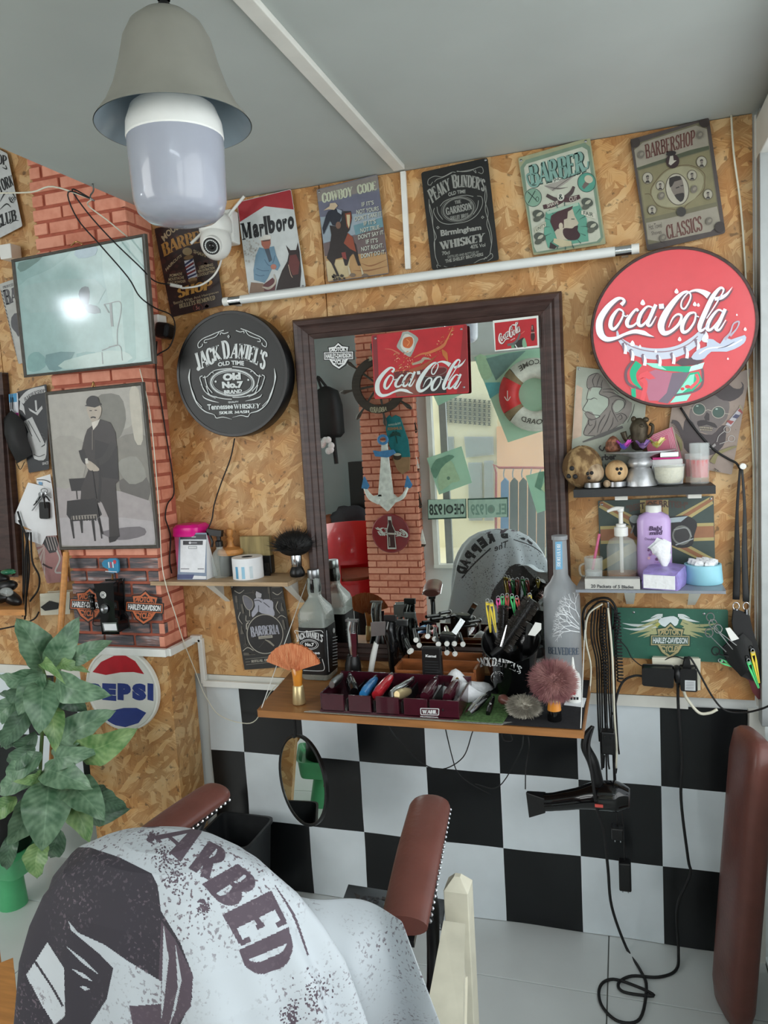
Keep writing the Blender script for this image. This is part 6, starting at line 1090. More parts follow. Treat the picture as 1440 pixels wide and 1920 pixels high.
M('black_rubber').tube([PY(1271,1280,-.06),PY(1272,1330,-.05),PY(1279,1420,-.05),PY(1277,1500,-.05),PY(1290,1610,-.05),PY(1294,1640,-.05),PY(1270,1700,-.05),PY(1272,1780,-.035),g(1268,1818),g(1235,1832),g(1185,1830),g(1160,1843),g(1170,1860),g(1225,1867),g(1200,1852),g(1150,1836),g(1125,1850),g(1128,1885),g(1160,1915),g(1200,1910),g(1212,1850),g(1200,1818),PY(1174,1776,-.035),PY(1147,1700,-.10),PY(1140,1630,-.16),PY(1132,1560,-.17),PY(1120,1520,-.18),PY(1112,1470,-.19),PY(1104,1400,-.17),PY(1112,1362,-.13)],.0042,9,6).build('cable',t,smooth=True)
cord('power_cable','black lead from the upper plug to beyond the shopfront frame',[(1288,1237,-.05),(1292,1232,-.05),(1302,1245,-.05),(1335,1305,-.05),(1360,1332,-.05),(1395,1336,-.06),(1425,1330,-.1),(1445,1322,-.12)],.0027);cord('power_cable','thin black lead looping from the cable bundle to the upper plug',[(1155,1192,-.03),(1175,1215,-.03),(1186,1235,-.03),(1210,1251,-.03),(1235,1243,-.03),(1262,1231,-.04),(1283,1236,-.05)],.0016)
cord('hanging_cable','black lead running down from the big red round sign to a screw',[(1276,764,-.02),(1300,800,-.016),(1335,840,-.016),(1365,860,-.016),(1380,868,-.02),(1388,880,-.02)],.003);cord('wall_wire','thin cream wire stapled down the boards beside the shopfront frame',[(1371,215,-.01),(1376,290,-.01),(1388,380,-.01),(1396,480,-.01),(1401,600,-.01),(1402,700,-.01),(1412,850,-.01),(1412,1000,-.01),(1405,1150,-.01),(1402,1200,-.01)],.0026,'cream_plastic')
sc_=PY(1390,873,-.012)
for k2,(lab,P,w,mt)in enumerate((('black strap looped over a screw, hanging beside the grey one',[(1388,874),(1382,960),(1382,1060),(1380,1124)],[.003,.004,.009,.009],'black_rubber'),('grey woven strap with a metal clip hanging beside the shopfront frame',[(1391,876),(1396,950),(1396,1040),(1399,1128)],[.003,.004,.0075,.0085],'charcoal'))):
 t=thing('lanyard_strap',lab,'strap');m=M(mt);m.tube([PY(x,y,-.03)for x,y in P],w,10,flat=.25,up=(1,0,0));m.build('strap',t,smooth=True);q=PY(P[-1][0],1142,-.03);m=M('chrome');m.tube([q+V((.008*cos(i),0,.011*sin(i)+.008))for i in(0,1.05,2.1,3.14,4.2,5.2)],.0016,8,3,True);m.tube([q,q-V((0,0,.016))],.005,8,1);m.build('clip',t,smooth=40)
t=thing('wall_screw','white screw washer holding the two hanging straps','screw');M('white_plastic').lathe([(.008,-.012),(.008,.003),(.003,.004)],FR(sc_-V((0,.03,0)),(0,-1,0)),16).build('screw',t,smooth=40)
t=thing('tool_pouch','black leather tool pouch packed with scissors, hanging from the straps','pouch');S_=lambda x,y,d=.05:PY(1310+x/4.085,850+y/4.085,-d)
M('black_rubber').slab([S_(*q)for q in((280,1210),(380,1250),(400,1350),(470,1560),(560,1720),(560,1820),(470,1750),(330,1700),(210,1560),(200,1500),(290,1420),(270,1300))],(0,.02,0)).build('pouch_body',t,bev=.004);M('black_gloss').slab([S_(*q,.055)for q in((200,1500),(340,1390),(400,1450),(430,1600),(330,1700),(230,1600))],(0,.01,0)).build('pocket',t,bev=.003);mk('maroon',(96,36,42),.35,var=.1,coat=.2);M('maroon').slab([S_(*q,.04)for q in((330,1690),(410,1700),(490,1800),(490,1870),(460,1880),(420,1830),(390,1740))],(0,.008,0)).build('tongue',t,bev=.002)
for i,(a,b,mt)in enumerate((((90,1270),(240,1480),'steel'),((110,1320),(260,1500),'chrome'),((80,1390),(210,1520),'steel'),((150,1360),(290,1470),'chrome'),((130,1530),(230,1560),'black_plastic'))):
 s_=thing('scissors',('uppermost steel scissors in the black tool pouch','shiny scissors second from the top of the pouch','dull scissors with the widest spread loop in the pouch','shiny scissors nearest the white comb in the pouch','black-handled scissors lowest in the pouch')[i],'scissors','scissors in the tool pouch');A,B=S_(*a,.05+i*.004),S_(*b,.05+i*.004);m=M(mt);m.bar(A,B,.002,.005,(0,1,0));m.tube([A+V((.010*cos(q),0,.012*sin(q)+.006))for q in(0,1.05,2.1,3.14,4.2,5.2)],.0018,6,3,True);m.build('blade',s_,smooth=40)
t=thing('comb','white plastic comb tucked in the black tool pouch','comb');M('white_plastic').slab([S_(*q,.06)for q in((205,1340),(240,1335),(310,1420),(250,1440))],(0,.003,0)).build('comb_body',t)
mk('clip_green',(60,196,110),.3,var=.02);mk('clip_yellow',(214,190,50),.3,var=.02);mk('clip_pink',(232,80,160),.3,var=.02);mk('clip_red',(204,84,76),.3,var=.02)
def clip(lab,A,B,mt,par_label='hair clip',w=.006):
 t=thing('hair_clip',lab,'hair clip');d=(B-A);sd=d.cross(_f).normalized();m=M(mt);m.slab([A+sd*w,A+d*.3+sd*w*1.1,B+sd*w*.35,B+sd*w*.1,A+d*.35+sd*w*.15],_f*.003);m.slab([A-sd*w,A+d*.3-sd*w*1.1,B-sd*w*.35,B-sd*w*.1,A+d*.35-sd*w*.15],_f*.003);m.build('prong',t)
 M('steel').tube([A-d*.03+sd*w*cos(q)*.8-d.normalized()*w*sin(q)for q in(0,1.05,2.1,3.14,4.2,5.2)],.0012,6,2,True).build('spring',t,smooth=True);M(mt).slab([A+sd*w,A-sd*w,A+d*.12-sd*w,A+d*.12+sd*w],_f*.004).build('hinge',t);return t
clip('yellow hair clip clamped on the black tool pouch',S_(415,1520,.07),S_(465,1760,.07),'clip_yellow');clip('pale green hair clip clamped on the pouch beside the yellow one',S_(385,1595,.07),S_(462,1800,.07),'clip_green');clip('bright green claw of a clip peeking out below the pouch',S_(170,1590,.05),S_(280,1640,.05),'clip_green')
# leaning brown padded board at the shopfront
t=thing('padded_board','tall brown leather padded board leaning upright against the shopfront','board');A,B=PZ(1372,1900,0),PY(1412,1376,-.20);L_=(B-A).length;M('brown_leather').sq([(.020,.06,.001),(.030,.075,.012),(.037,.085,.06),(.037,.085,L_*.5),(.036,.085,L_-.07),(.030,.075,L_-.012),(.018,.06,L_),(.0005,.0005,L_)],FR(A,B-A,(1,.25,0)),3.4,40).build('cushion',t,smooth=50)
# ================================================================== work counter and what stands on it
ZT=.846;mk('counter_pine',(158,108,62),.4,var=.2,ns=8,stretch=(1,8,8),bump=.1);t=thing('work_counter','narrow pine counter board hung on wires below the large mirror','counter')
M('counter_pine').slab([(-1.005,-.418,ZT-.022),(-.112,-.418,ZT-.022),(-.108,-.02,ZT-.022),(-1.06,-.02,ZT-.022)],(0,0,.020)).build('board',t,bev=.001)
for P in(((-.995,-.410),497,(577,1085,-.004)),((-.118,-.412),1075,(1098,1140,-.004))):M('white_plastic').tube([V((P[0][0],P[0][1],ZT+.002)),PY(*P[2])],.0013,6,1).build('hanging_wire',t)
mk('black_cloth',(32,32,36),.9,var=.2,ns=90);mk('turf',(78,110,62),.95,var=.4,ns=120,bump=1.5);mk('clear_film',(196,200,190),.2,alpha=.35,var=.05)
def mat_(name,lab,P,m_,h,cat_='mat'):q=thing(name,lab,cat_);M(m_).slab([(x,y,ZT)for x,y in P],(0,0,h)).build('sheet',q);return q
mat_('counter_mat','black cloth mat on the shopfront end of the counter',[(-.43,-.416),(-.115,-.416),(-.112,-.05),(-.44,-.05)],'black_cloth',.0012)
mat_('turf_mat','green artificial grass mat at the front middle of the counter',[(-.435,-.414),(-.312,-.412),(-.30,-.30),(-.34,-.21),(-.47,-.21),(-.47,-.40)],'turf',.004);mat_('plastic_sheet','edge of a clear plastic sheet under the maroon clipper tray',[(-.862,-.416),(-.47,-.420),(-.315,-.421),(-.29,-.40),(-.44,-.408),(-.84,-.405)],'clear_film',.002,'plastic sheet');mat_('paper_napkin','white paper napkin under the nozzle bottle',[(-.17,-.26),(-.118,-.27),(-.114,-.20),(-.165,-.19)],'paper',.0016,'napkin')
def P7(x,y,Y):q=PY(x,y,Y);return q
def O7(x,Y):return V((PY(x,1290,Y).x,Y,ZT+.0006))
# whiskey bottle
mk('bottle_glass',(196,206,198),.08,trans=.5,var=.08,ns=20,ior=1.4,alpha=.7);a=V((-.936,-.115,ZT));t=thing('whiskey_bottle','empty square whiskey bottle with a black label and grey cap on the counter','bottle')
M('bottle_glass').sq([(.044,.044,0),(.047,.047,.006),(.047,.047,.205),(.042,.042,.222),(.020,.020,.252),(.0165,.0165,.262),(.019,.019,.285),(.0165,.0165,.305),(.0160,.0160,.318)],FR(a),7,40).build('bottle_body',t,smooth=40)
M('steel').lathe([(.0175,.316),(.0185,.318),(.0185,.340),(.017,.343),(.001,.343)],FR(a),24).build('cap',t,smooth=40);M('black_gloss').lathe([(.0185,.272),(.0205,.286),(.0178,.305),(.0172,.314)],FR(a),24,cap=False).build('neck_label',t,smooth=True)
M('black_plastic').sq([(.0474,.0474,.018),(.0474,.0474,.168)],FR(a),9,40).build('label',t);yb=a.y-.0478;p=Print(lambda x,y:PP(x,y,(0,yb,0),V((0,-1,0))),(0,-1,0));p.crop(480,1040,4.5);WH=(216,218,218)
p.slab('JACK',[(330,675),(415,655),(420,700),(345,735)],WH,k=1.2);p.slab("DANIEL'S",[(420,640),(568,680),(560,740),(425,698)],WH,8,8,1.2)
for rx,ry in((76,42),(62,32)):p.ell(450,758,rx,ry,WH,.05,30,4)
p.text('No.7',[(415,742),(490,744),(490,775),(415,772)],WH,.06);p.text('Tennessee',[(335,815),(540,815),(540,840),(335,840)],WH,.03);p.slab('WHISKEY',[(345,862),(545,866),(540,888),(345,886)],WH)
p.line([(335,665),(330,640),(400,650),(540,640),(568,660)],5,WH);p.line([(560,880),(578,960),(540,980),(400,975)],5,WH);p.build('print',t)
xb=a.x+.0478;p=Print(lambda x,y:PP(x,y,(xb,0,0),V((1,0,0))),(1,0,0));p.crop(480,1040,4.5);p.line([(593,640),(615,990)],5,WH,sm=1);p.ell(656,640,9,22,WH)
for i in range(10):p.line([(645,700+i*26),(685,690+i*26)],5,WH,sm=1)
p.build('print',t)
# fan brush
mk('copper_hair',(190,96,52),.55,col2=(228,160,112),ns=30,stretch=(60,1,1));mk('gold_satin',(206,186,140),.32,.6,var=.05);mk('amber_handle',(206,132,46),.2,var=.1,coat=.4)
a=V((-.903,-.355,ZT+.0006));k=1/pxm(a);t=thing('fan_brush','copper fan-shaped neck brush standing on its gold base at the counter end','brush')
M('gold_satin').lathe([(12*k,0),(12.5*k,2*k),(10*k,33*k),(8.5*k,35*k)],FR(a),24).build('base_ferrule',t,smooth=40);M('amber_handle').sq([(8*k,8*k,34*k),(9*k,7*k,50*k),(11.5*k,5*k,66*k),(12*k,4.5*k,67*k)],FR(a),2.4).build('handle',t,smooth=40)
m=M('copper_hair');n=48;vs=[];hb=a+V((-6*k,0,62*k))
for s_ in(-1,1):
 for i in range(n+1):
  th=-1.25+2.5*i/n;L_=57*k*(1+.012*sin(i*1.7));d=V((sin(th),0,cos(th)*.92))
  for u in(0.12,.5,.85,1):vs.append(hb+d*L_*u+V((0,s_*(.006*(1-u)+.004)*(1+.25*sin(i*2.9)),0)))
N4=(n+1)*4;m.add(vs,[(b+i*4+j,b+i*4+j+1,b+i*4+j+5,b+i*4+j+4)for b in(0,N4)for i in range(n)for j in range(3)]);m.build('hair',t,smooth=True)
# upright trimmers and razor
def body(mt,P,r,n=16,flat=1,e=None):m=M(mt);m.tube(P,r,n,4,flat=flat,up=(0,1,0));return m
def upright(lab,x,Y,parts,cat_='clippers',name='hair_trimmer'):
 t=thing(name,lab,cat_)
 for nm,mt,P,r in parts:body(mt,[PY(px,py,Y+(d[0]if d else 0))for px,py,*d in P],[w/pxm((0,Y,1))for w in r]).build(nm,t,smooth=50)
 return t
mk('wine_gloss',(74,22,34),.2,var=.1,coat=.5)
t=upright('chrome and maroon trimmer standing in a black charger beside the whiskey bottle',663,-.15,(('body','chrome',[(662,1164),(660,1180),(662,1210),(664,1240)],[11,12,11,7]),('charger','black_plastic',[(662,1228),(662,1245),(662,1270)],[12,17,18])));M('wine_gloss').slab([PY(x,y,-.171)for x,y in((657,1188),(668,1188),(668,1232),(661,1232))],(0,.003,0)).build('inlay',t);M('steel').box(PY(660,1163,-.15),(.040,.014,.006)).build('blade',t)
t=upright('silver T-shaped safety razor with a white handle standing between two trimmers',700,-.15,(('handle','white_plastic',[(706,1204),(700,1230),(694,1268)],[5.5,6.5,5.5]),('neck','steel',[(712,1186),(707,1206)],[6,5])),'razor','safety_razor');M('steel').slab([PY(x,y,-.16)for x,y in((696,1168),(722,1167),(721,1190),(697,1192))],(0,.02,-.004)).build('head',t,bev=.002)
for lab,x,Y,y0,y1 in(('tall matt black trimmer standing in the middle of the counter back',735,-.14,1160,1268),('second black trimmer partly hidden behind the tall matt black one',757,-.075,1168,1240)):
 t=upright(lab,x,Y,(('body','black_gloss',[(x-2,y0+4),(x-4,y0+22),(x+2,y0+50),(x+3,y1-20),(x+6,y1)],[11,14,13,10,7]),));M('steel' if x>740 else 'black_plastic').box(PY(x-3,y0-1,Y),(.038,.012,.018)).build('blade',t,bev=.001)
# clipper tray
mk('maroon_gloss',(66,22,34),.16,var=.1,coat=.5);t=thing('clipper_tray','glossy maroon open tray with notched front holding a row of clippers','tray');TX0,TX1,TY0,TY1=-.815,-.424,-.412,-.235;zt=ZT+.0025
m=M('maroon_gloss');m.box(((TX0+TX1)/2,(TY0+TY1)/2,zt+.003),(TX1-TX0,TY1-TY0,.006));m.build('tray_base',t);n=5;w_=(TX1-TX0)/n
for i in range(n):M('maroon_gloss').box((TX0+w_*(i+.5),TY0+.003,zt+.027),(w_-(.014 if i<n-1 else 0),.006,.048)).build('front_panel',t,bev=.001)
for x in(TX0+.003,TX1-.003):M('maroon_gloss').box((x,(TY0+TY1)/2,zt+.027),(.006,TY1-TY0-.012,.048)).build('side_panel',t,bev=.001)
M('maroon_gloss').box(((TX0+TX1)/2,TY1-.003,zt+.031),(TX1-TX0,.006,.056)).build('back_panel',t)
for i in range(1,n):M('black_plastic').box((TX0+w_*i,(TY0+TY1)/2,zt+.022),(.004,TY1-TY0-.014,.03)).build('divider',t)
p=Print(wallmp(TY0),(0,-1,0),off=.0008);p.crop(760,1040,3.789);p.poly(rrect([(105,1088),(242,1092),(240,1142),(108,1138)],10),WH);p.poly(rrect([(111,1093),(236,1097),(234,1137),(114,1133)],8),(66,22,34));p.slab('WAHL',[(122,1102),(226,1104),(225,1130),(122,1128)],WH,k=1.5);p.text('PROFESSIONAL',[(108,1144),(236,1150),(236,1160),(108,1154)],WH,.02);p.build('print',t)
mk('blue_clear',(52,130,190),.15,var=.2,ns=40,coat=.5);mk('red_clear',(186,40,50),.15,var=.2,ns=40,coat=.5)
def lying(lab,A,B,r0,mt,mt2,name='hair_clipper',flat=.8):
 A,B=PY(*A),PY(*B);d=B-A;t=thing(name,lab,'clippers');k_=1/pxm(A);M(mt).tube([A,A+d*.25,A+d*.7,B],[r0*.75*k_,r0*k_,r0*.92*k_,r0*.6*k_],18,4,flat=flat,up=(0,0,1)).build('body',t,smooth=50)
 M(mt2).tube([B-d*.04,B+d*.09],[r0*.8*k_,r0*.7*k_],10,1,flat=.45,up=(0,0,1)).build('blade',t);M(mt2).tube([A+d*.42+V((0,-.002,r0*.62*k_)),A+d*.6+V((0,-.002,r0*.62*k_))],[3*k_,3*k_],8,1).build('switch',t,smooth=True);return t
lying('glossy black clipper in the first slot of the maroon tray',(664,1300,-.365),(656,1272,-.27),15,'black_gloss','chrome');lying('blue see-through clipper in the maroon tray',(680,1303,-.375),(704,1274,-.26),11.5,'blue_clear','steel');lying('red see-through clipper in the maroon tray',(704,1304,-.375),(733,1270,-.26),12,'red_clear','steel');lying('silver and black clipper lying across the middle of the maroon tray',(733,1302,-.37),(772,1276,-.26),9,'chrome','steel')
lying('short gold-edged trimmer resting on the front edge of the maroon tray',(744,1303,-.40),(768,1296,-.33),10,'gold_satin','black_plastic');lying('maroon clipper with a steel lever, left of its twin in the tray',(796,1308,-.375),(818,1277,-.25),14,'maroon_gloss','chrome');lying('maroon clipper with a gold lever, last in the tray',(838,1310,-.375),(858,1279,-.25),14,'maroon_gloss','gold');lying('silver shaver lying on the green mat beside the tray',(878,1340,-.385),(915,1305,-.27),12,'chrome','black_plastic');lying('small black detail trimmer beside the silver shaver on the mat',(915,1338,-.37),(925,1310,-.29),7,'black_gloss','chrome');lying('silver mouse-shaped clipper head at the tray corner',(622,1284,-.38),(640,1268,-.29),9,'steel','chrome')
# wooden box of guards and files
t=thing('guard_box','brown wooden box of round white-tipped tools behind the tray','box');bx0,bx1,by0,by1=-.655,-.42,-.205,-.075;mk('box_wood',(150,88,48),.4,var=.3,ns=14,stretch=(1,6,6),coat=.2)
for c_,d_ in((((bx0+bx1)/2,by0,ZT+.031),(bx1-bx0,.008,.06)),(((bx0+bx1)/2,by1,ZT+.04),(bx1-bx0,.008,.08)),((bx0,(by0+by1)/2,ZT+.035),(.008,by1-by0,.07)),((bx1,(by0+by1)/2,ZT+.035),(.008,by1-by0,.07)),(((bx0+bx1)/2,(by0+by1)/2,ZT+.004),(bx1-bx0,by1-by0,.006)),(((bx0+bx1)/2,(by0+by1)/2,ZT+.05),(bx1-bx0,.004,.05))):M('box_wood').box(c_,d_).build('board',t,bev=.001)
for i,(x,y)in enumerate(((771,1220),(786,1210),(802,1193),(768,1222),(822,1208),(838,1207),(852,1207),(868,1208),(838,1224),(853,1226),(780,1200),(815,1198))):
 r=thing('hair_roller','white-tipped black tool in the wooden box, %s'%('far end near the black trimmers','third along the near row','tallest one in the back row','lowest one by the trimmers','first of the middle four','second of the middle four','third of the middle four','nearest the bucket','lower one right of the black case','lowest one by the bucket','back row beside the trimmers','back row under the raised clipper')[i],'tool','white-tipped tools in the wooden box');A=PY(x,y,-.20+.012*(i%4));B=A+V((-.035+.01*(i%3),.07,.012));M('black_plastic').tube([A,B],.0055,10,1).build('stem',r,smooth=40);M('white_plastic').tube([A-V((0,.002,0)),A+V((0,.003,0))],.0075,14,1).build('tip',r,smooth=40)
t=thing('clipper_case','upright black trimmer case with white lettering in front of the wooden box','case');A,B=PY(792,1268,-.225),PY(828,1214,-.225);M('black_plastic').box(((A.x+B.x)/2,-.22,(ZT+B.z)/2),(B.x-A.x,.022,B.z-ZT),taper=.92).build('case_body',t,bev=.004);p=Print(wallmp(-.232),(0,-1,0));p.text('Kemei',[(798,1227),(818,1228),(818,1233),(798,1232)],WH,.05);[p.line([(797,1240+i*5),(822,1241+i*5)],.8,(60,60,64),sm=1)for i in range(5)];p.build('print',t)
t=thing('hair_clipper','black and steel clipper lying on top of the wooden box, blade raised','clippers');A=PY(842,1196,-.14);M('black_plastic').box(A,(.052,.04,.030),FR((0,0,0),(.1,0,1)).to_3x3()).build('body',t,bev=.006);M('chrome').bar(PY(851,1188,-.15),PY(868,1162,-.13),.016,.006,(0,1,0)).build('blade',t)
# crumpled white cloth
t=thing('white_cloth','crumpled white cloth lying between the tray and the black bucket','cloth');m=M('tissue');G=12;vs=[];ax,bx=PY(806,1275,-.24),PY(912,1270,-.24)
for i in range(G+1):
 for j in range(G+1):
  u,v=i/G,j/G;e=sin(pi*u)**.5*sin(pi*v)**.6 if 0<u<1 and 0<v<1 else 0;vs.append((ax.x+(bx.x-ax.x)*u+.008*sin(v*9),-.29+.12*v+.012*sin(u*8),ZT+.006+e*(.050+.016*sin(u*11+v*4)+.010*sin(v*13))))
m.add(vs,[(i*(G+1)+j,(i+1)*(G+1)+j,(i+1)*(G+1)+j+1,i*(G+1)+j+1)for i in range(G)for j in range(G)]);m.build('cloth',t,smooth=True).modifiers.new('s','SOLIDIFY').thickness=.003
# black bucket with brushes and clips
a=V((-.318,-.178,ZT+.0016));t=thing('black_bucket','glossy black ice bucket with white whiskey lettering, filled with brushes and clips','bucket');n=40
def rim(q,h0,r):return a+V((r*cos(q),r*sin(q),h0))
def hz(u,q):return u*(.150+.040*sin(q))
R=[[rim(2*pi*j/n,hz(u,2*pi*j/n),r)for j in range(n)]for u,r in((0,.046),(.03,.050),(.5,.066),(.97,.0815),(1,.084),(1,.080),(.5,.063),(.06,.046))];M('black_gloss').rings(R).build('bucket_body',t,smooth=50)
def CY(x,y):
 d=ray(x,y);tt=1.75
 for _ in range(160):
  q=CAM+d*tt;r=.046+.038*min(1,max(0,(q.z-a.z)/.118))
  if math.hypot(q.x-a.x,q.y-a.y)<r:break
  tt+=.003
 return q-d*.002
p=Print(CY,(0,-1,0),off=.0004);p.crop(760,1040,3.789);p.slab('JACK',[(500,742),(608,735),(606,795),(530,800)],WH,8,8,1.3);p.slab("DANIEL'S",[(618,732),(830,800),(815,850),(612,790)],WH,16,16,1.3);p.ell(655,876,46,46,WH,t=6);p.text('No7',[(625,858),(690,855),(690,895),(625,895)],WH,.06);p.text('OLD',[(640,838),(672,838),(672,850),(640,850)],WH,.04);p.build('print',t)
for i,(x,y,x2,y2,c_,Y)in enumerate(((914,1128,920,1186,'yellow',-.20),(921,1130,930,1186,'yellow',-.20),(934,1122,936,1150,'pink',-.15),(942,1118,943,1146,'green',-.14),(951,1117,951,1150,'red',-.14),(960,1118,966,1154,'green',-.15),(969,1121,974,1145,'red',-.15),(993,1116,994,1134,'yellow',-.14))):
 clip(('first %s hair clip inside the bucket rim, beside its twin','second %s hair clip inside the bucket rim, slightly lower','bright %s hair clip clamped on the bucket rim','%s hair clip on the bucket rim between the pink and red ones','%s hair clip on the bucket rim between two green ones','long %s hair clip on the bucket rim beside the bristle brush','%s hair clip on the rim leaning on the bristle brush','small %s hair clip sticking out behind the bristle brush')[i]%c_,PY(x,y,Y),PY(x2,y2,Y),'clip_'+c_,w=.0058)
mk('bristle',(48,42,36),.6,var=.4,ns=200)
for lab,A,B,R_ in(('thick round bristle brush leaning out of the bucket',(940,1215,-.19),(1000,1125,-.16),17),('thin round bristle brush standing in the middle of the bucket',(942,1200,-.17),(944,1135,-.155),10)):
 A,B=PY(*A),PY(*B);d=(B-A);t=thing('round_brush',lab,'brush');X_,Y_,Z_=axes(d);kk=R_/pxm(A);M('black_plastic').tube([A-d*.3+V((0,0,.02)),A,B],[kk*.4,kk*.45,kk*.45],12,1).build('core',t,smooth=40);m=M('bristle');rn=random.Random(3)
 for i in range(1100):
  u=rn.random();q=rn.uniform(0,2*pi);dd=X_*cos(q)+Y_*sin(q);b=A+d*u+dd*kk*.4;e=b+dd*kk*.6;s_=Z_*.0005;m.add([b-s_,b+s_,e+s_,e-s_],[(0,1,2,3)])
 m.build('bristles',t,kind='stuff')
t=thing('pin_clip','white slotted hair pick sticking out of the bucket','hair pick');M('white_plastic').slab([PY(x,y,-.20)for x,y in((1004,1168),(1014,1170),(1014,1180),(1003,1192),(991,1190))],(0,.004,0)).build('pick',t,bev=.001)
t=thing('metal_file','slim steel tool with a pointed tip standing in the bucket front','tool');M('chrome').tube([PY(940,1212,-.21),PY(950,1172,-.20)],[.005,.0015],8,1).build('shaft',t,smooth=40)
a=O7(1004,-.075);t=thing('glass_jar','small clear glass jar with a black lid behind the bucket','jar');M('clear_plastic').lathe([(.028,0),(.030,.004),(.030,.07),(.024,.078)],FR(a),24).build('jar_body',t,smooth=40);M('black_plastic').lathe([(.026,.076),(.027,.078),(.027,.105),(.001,.106)],FR(a),24).build('lid',t,smooth=40)
# vodka bottle
a=V((PY(1057,1250,-.115).x,-.115,ZT+.0016));k=1/pxm(a);zt_=(PY(1047,1004,-.115).z-a.z)/k;t=thing('vodka_bottle','tall frosted clear vodka bottle with white bare branches printed on it','bottle');mk('frost_glass',(200,206,210),.3,trans=.35,var=.03,alpha=.62)
M('frost_glass').lathe([(31*k,0),(33.5*k,3*k),(33.5*k,.60*zt_*k),(30*k,.66*zt_*k),(20*k,.70*zt_*k),(13.5*k,.745*zt_*k),(12.5*k,.97*zt_*k),(14.5*k,.975*zt_*k),(14.5*k,zt_*k),(.01*k,zt_*k)],FR(a),36).build('bottle_body',t,smooth=40)
BR=lambda x,y:(lambda q:q)(PY(x,y,a.y-math.sqrt(max(1e-5,(34*k)**2-(PY(x,y,a.y-.03).x-a.x)**2))));p=Print(BR,(0,-1,0),off=.0005);rn=random.Random(5)
def twig(x,y,an,L_,w):
 if L_<5 or w<.35:return
 x2,y2=x+L_*cos(an),y-L_*sin(an)
 if x2<1025:return
 p.line([(x,y),((x+x2)/2+rn.uniform(-1,1),(y+y2)/2),(x2,y2)],[w,w*.8],(232,236,238),sm=2);p.k=2
 twig(x2,y2,an+rn.uniform(.2,.7),L_*.78,w*.78);twig(x2,y2,an-rn.uniform(.1,.6),L_*.75,w*.75)
for y,an in((1180,2.7),(1172,2.3),(1185,3.0),(1160,2.0),(1178,2.5)):twig(1087,y,an,17,1.7)
p.k=5;p.slab('BELVEDERE',[(1027,1213),(1086,1215),(1086,1227),(1028,1225)],(70,84,100),0,-2);p.build('print',t)
p=Print(wallmp(a.y-13.6*k),(0,-1,0));p.poly([(1041,1016),(1054,1015),(1055,1067),(1042,1068)],(120,176,210));p.slab('BELVEDERE',[(1051,1020),(1051,1064),(1044,1064),(1044,1020)],(236,240,244));p.build('neck_label',t)
# puff brush, grey brush, nozzle bottle
mk('rose_fur',(132,84,86),.75,col2=(176,130,126),ns=18);mk('grey_fur',(126,120,108),.8,col2=(176,170,156),ns=40)
def puff(t,c,R_,mat,n,sq=(1,1,1)):
 m=M(mat);m.ball(c,(R_*.62*sq[0],R_*.62*sq[1],R_*.62*sq[2]),nu=20,nv=14);rn=random.Random(n)
 for i in range(n):
  th=math.acos(1-2*rn.random());ph=rn.uniform(0,6.283);d=V((sin(th)*cos(ph)*sq[0],sin(th)*sin(ph)*sq[1],cos(th)*sq[2]));b=c+d*R_*.5;e=c+d*R_*rn.uniform(.85,1.02)+V((rn.gauss(0,1),rn.gauss(0,1),rn.gauss(0,1)-.6))*R_*.05;s_=d.cross((CAM-b)).normalized()*.0009;m.add([b-s_,b+s_,e+s_*.2,e-s_*.2],[(0,1,2,3)])
 m.build('fur',t,smooth=True)
a=V((-.185,-.368,ZT+.0016));k=1/pxm(a);t=thing('puff_brush','round fluffy rose-brown puff brush standing on an amber and black handle','brush');M('black_gloss').lathe([(13*k,0),(13.5*k,2*k),(13*k,20*k)],FR(a),20).build('handle_foot',t,smooth=40);M('amber_handle').lathe([(13*k,20*k),(11*k,38*k)],FR(a),20).build('handle',t,smooth=40);M('gold_satin').lathe([(11*k,38*k),(10*k,43*k)],FR(a),20).build('collar',t,smooth=40);puff(t,a+V((0,0,76*k)),47*k,'rose_fur',5000,(1,.8,.92))
t=thing('shaving_brush','grey badger-hair brush with a brown handle lying on the mat','brush');c_=PZ(982,1324,ZT+.030);puff(t,c_,33*k,'grey_fur',2200,(1.1,.8,.72));M('brown_leather').tube([c_+V((-.025,.02,-.004)),c_+V((-.04,.035,-.006)),c_+V((-.06,.05,-.004)),c_+V((-.07,.055,-.004))],[.012,.008,.014,.011],14).build('handle',t,smooth=True)
a=V((PY(1076,1300,-.225).x,-.225,ZT+.002));t=thing('nozzle_bottle','white bottle with a pointed nozzle and a red letter behind the puff brush','bottle');M('white_plastic').lathe([(14*k,0),(15*k,2*k),(15*k,44*k),(12*k,56*k),(6*k,62*k),(4*k,66*k),(1.6*k,88*k),(.5*k,90*k)],FR(a),24).build('bottle_body',t,smooth=40)
p=Print(wallmp(a.y-15.5*k),(0,-1,0));p.text('S',[(1070,1294),(1080,1294),(1080,1303),(1070,1303)],(190,40,60),.08);[p.poly([(1064+i*5.6,1307),(1068+i*5.6,1307),(1068+i*5.6,1312),(1064+i*5.6,1312)],(30,30,34))for i in range(4)];p.build('print',t)
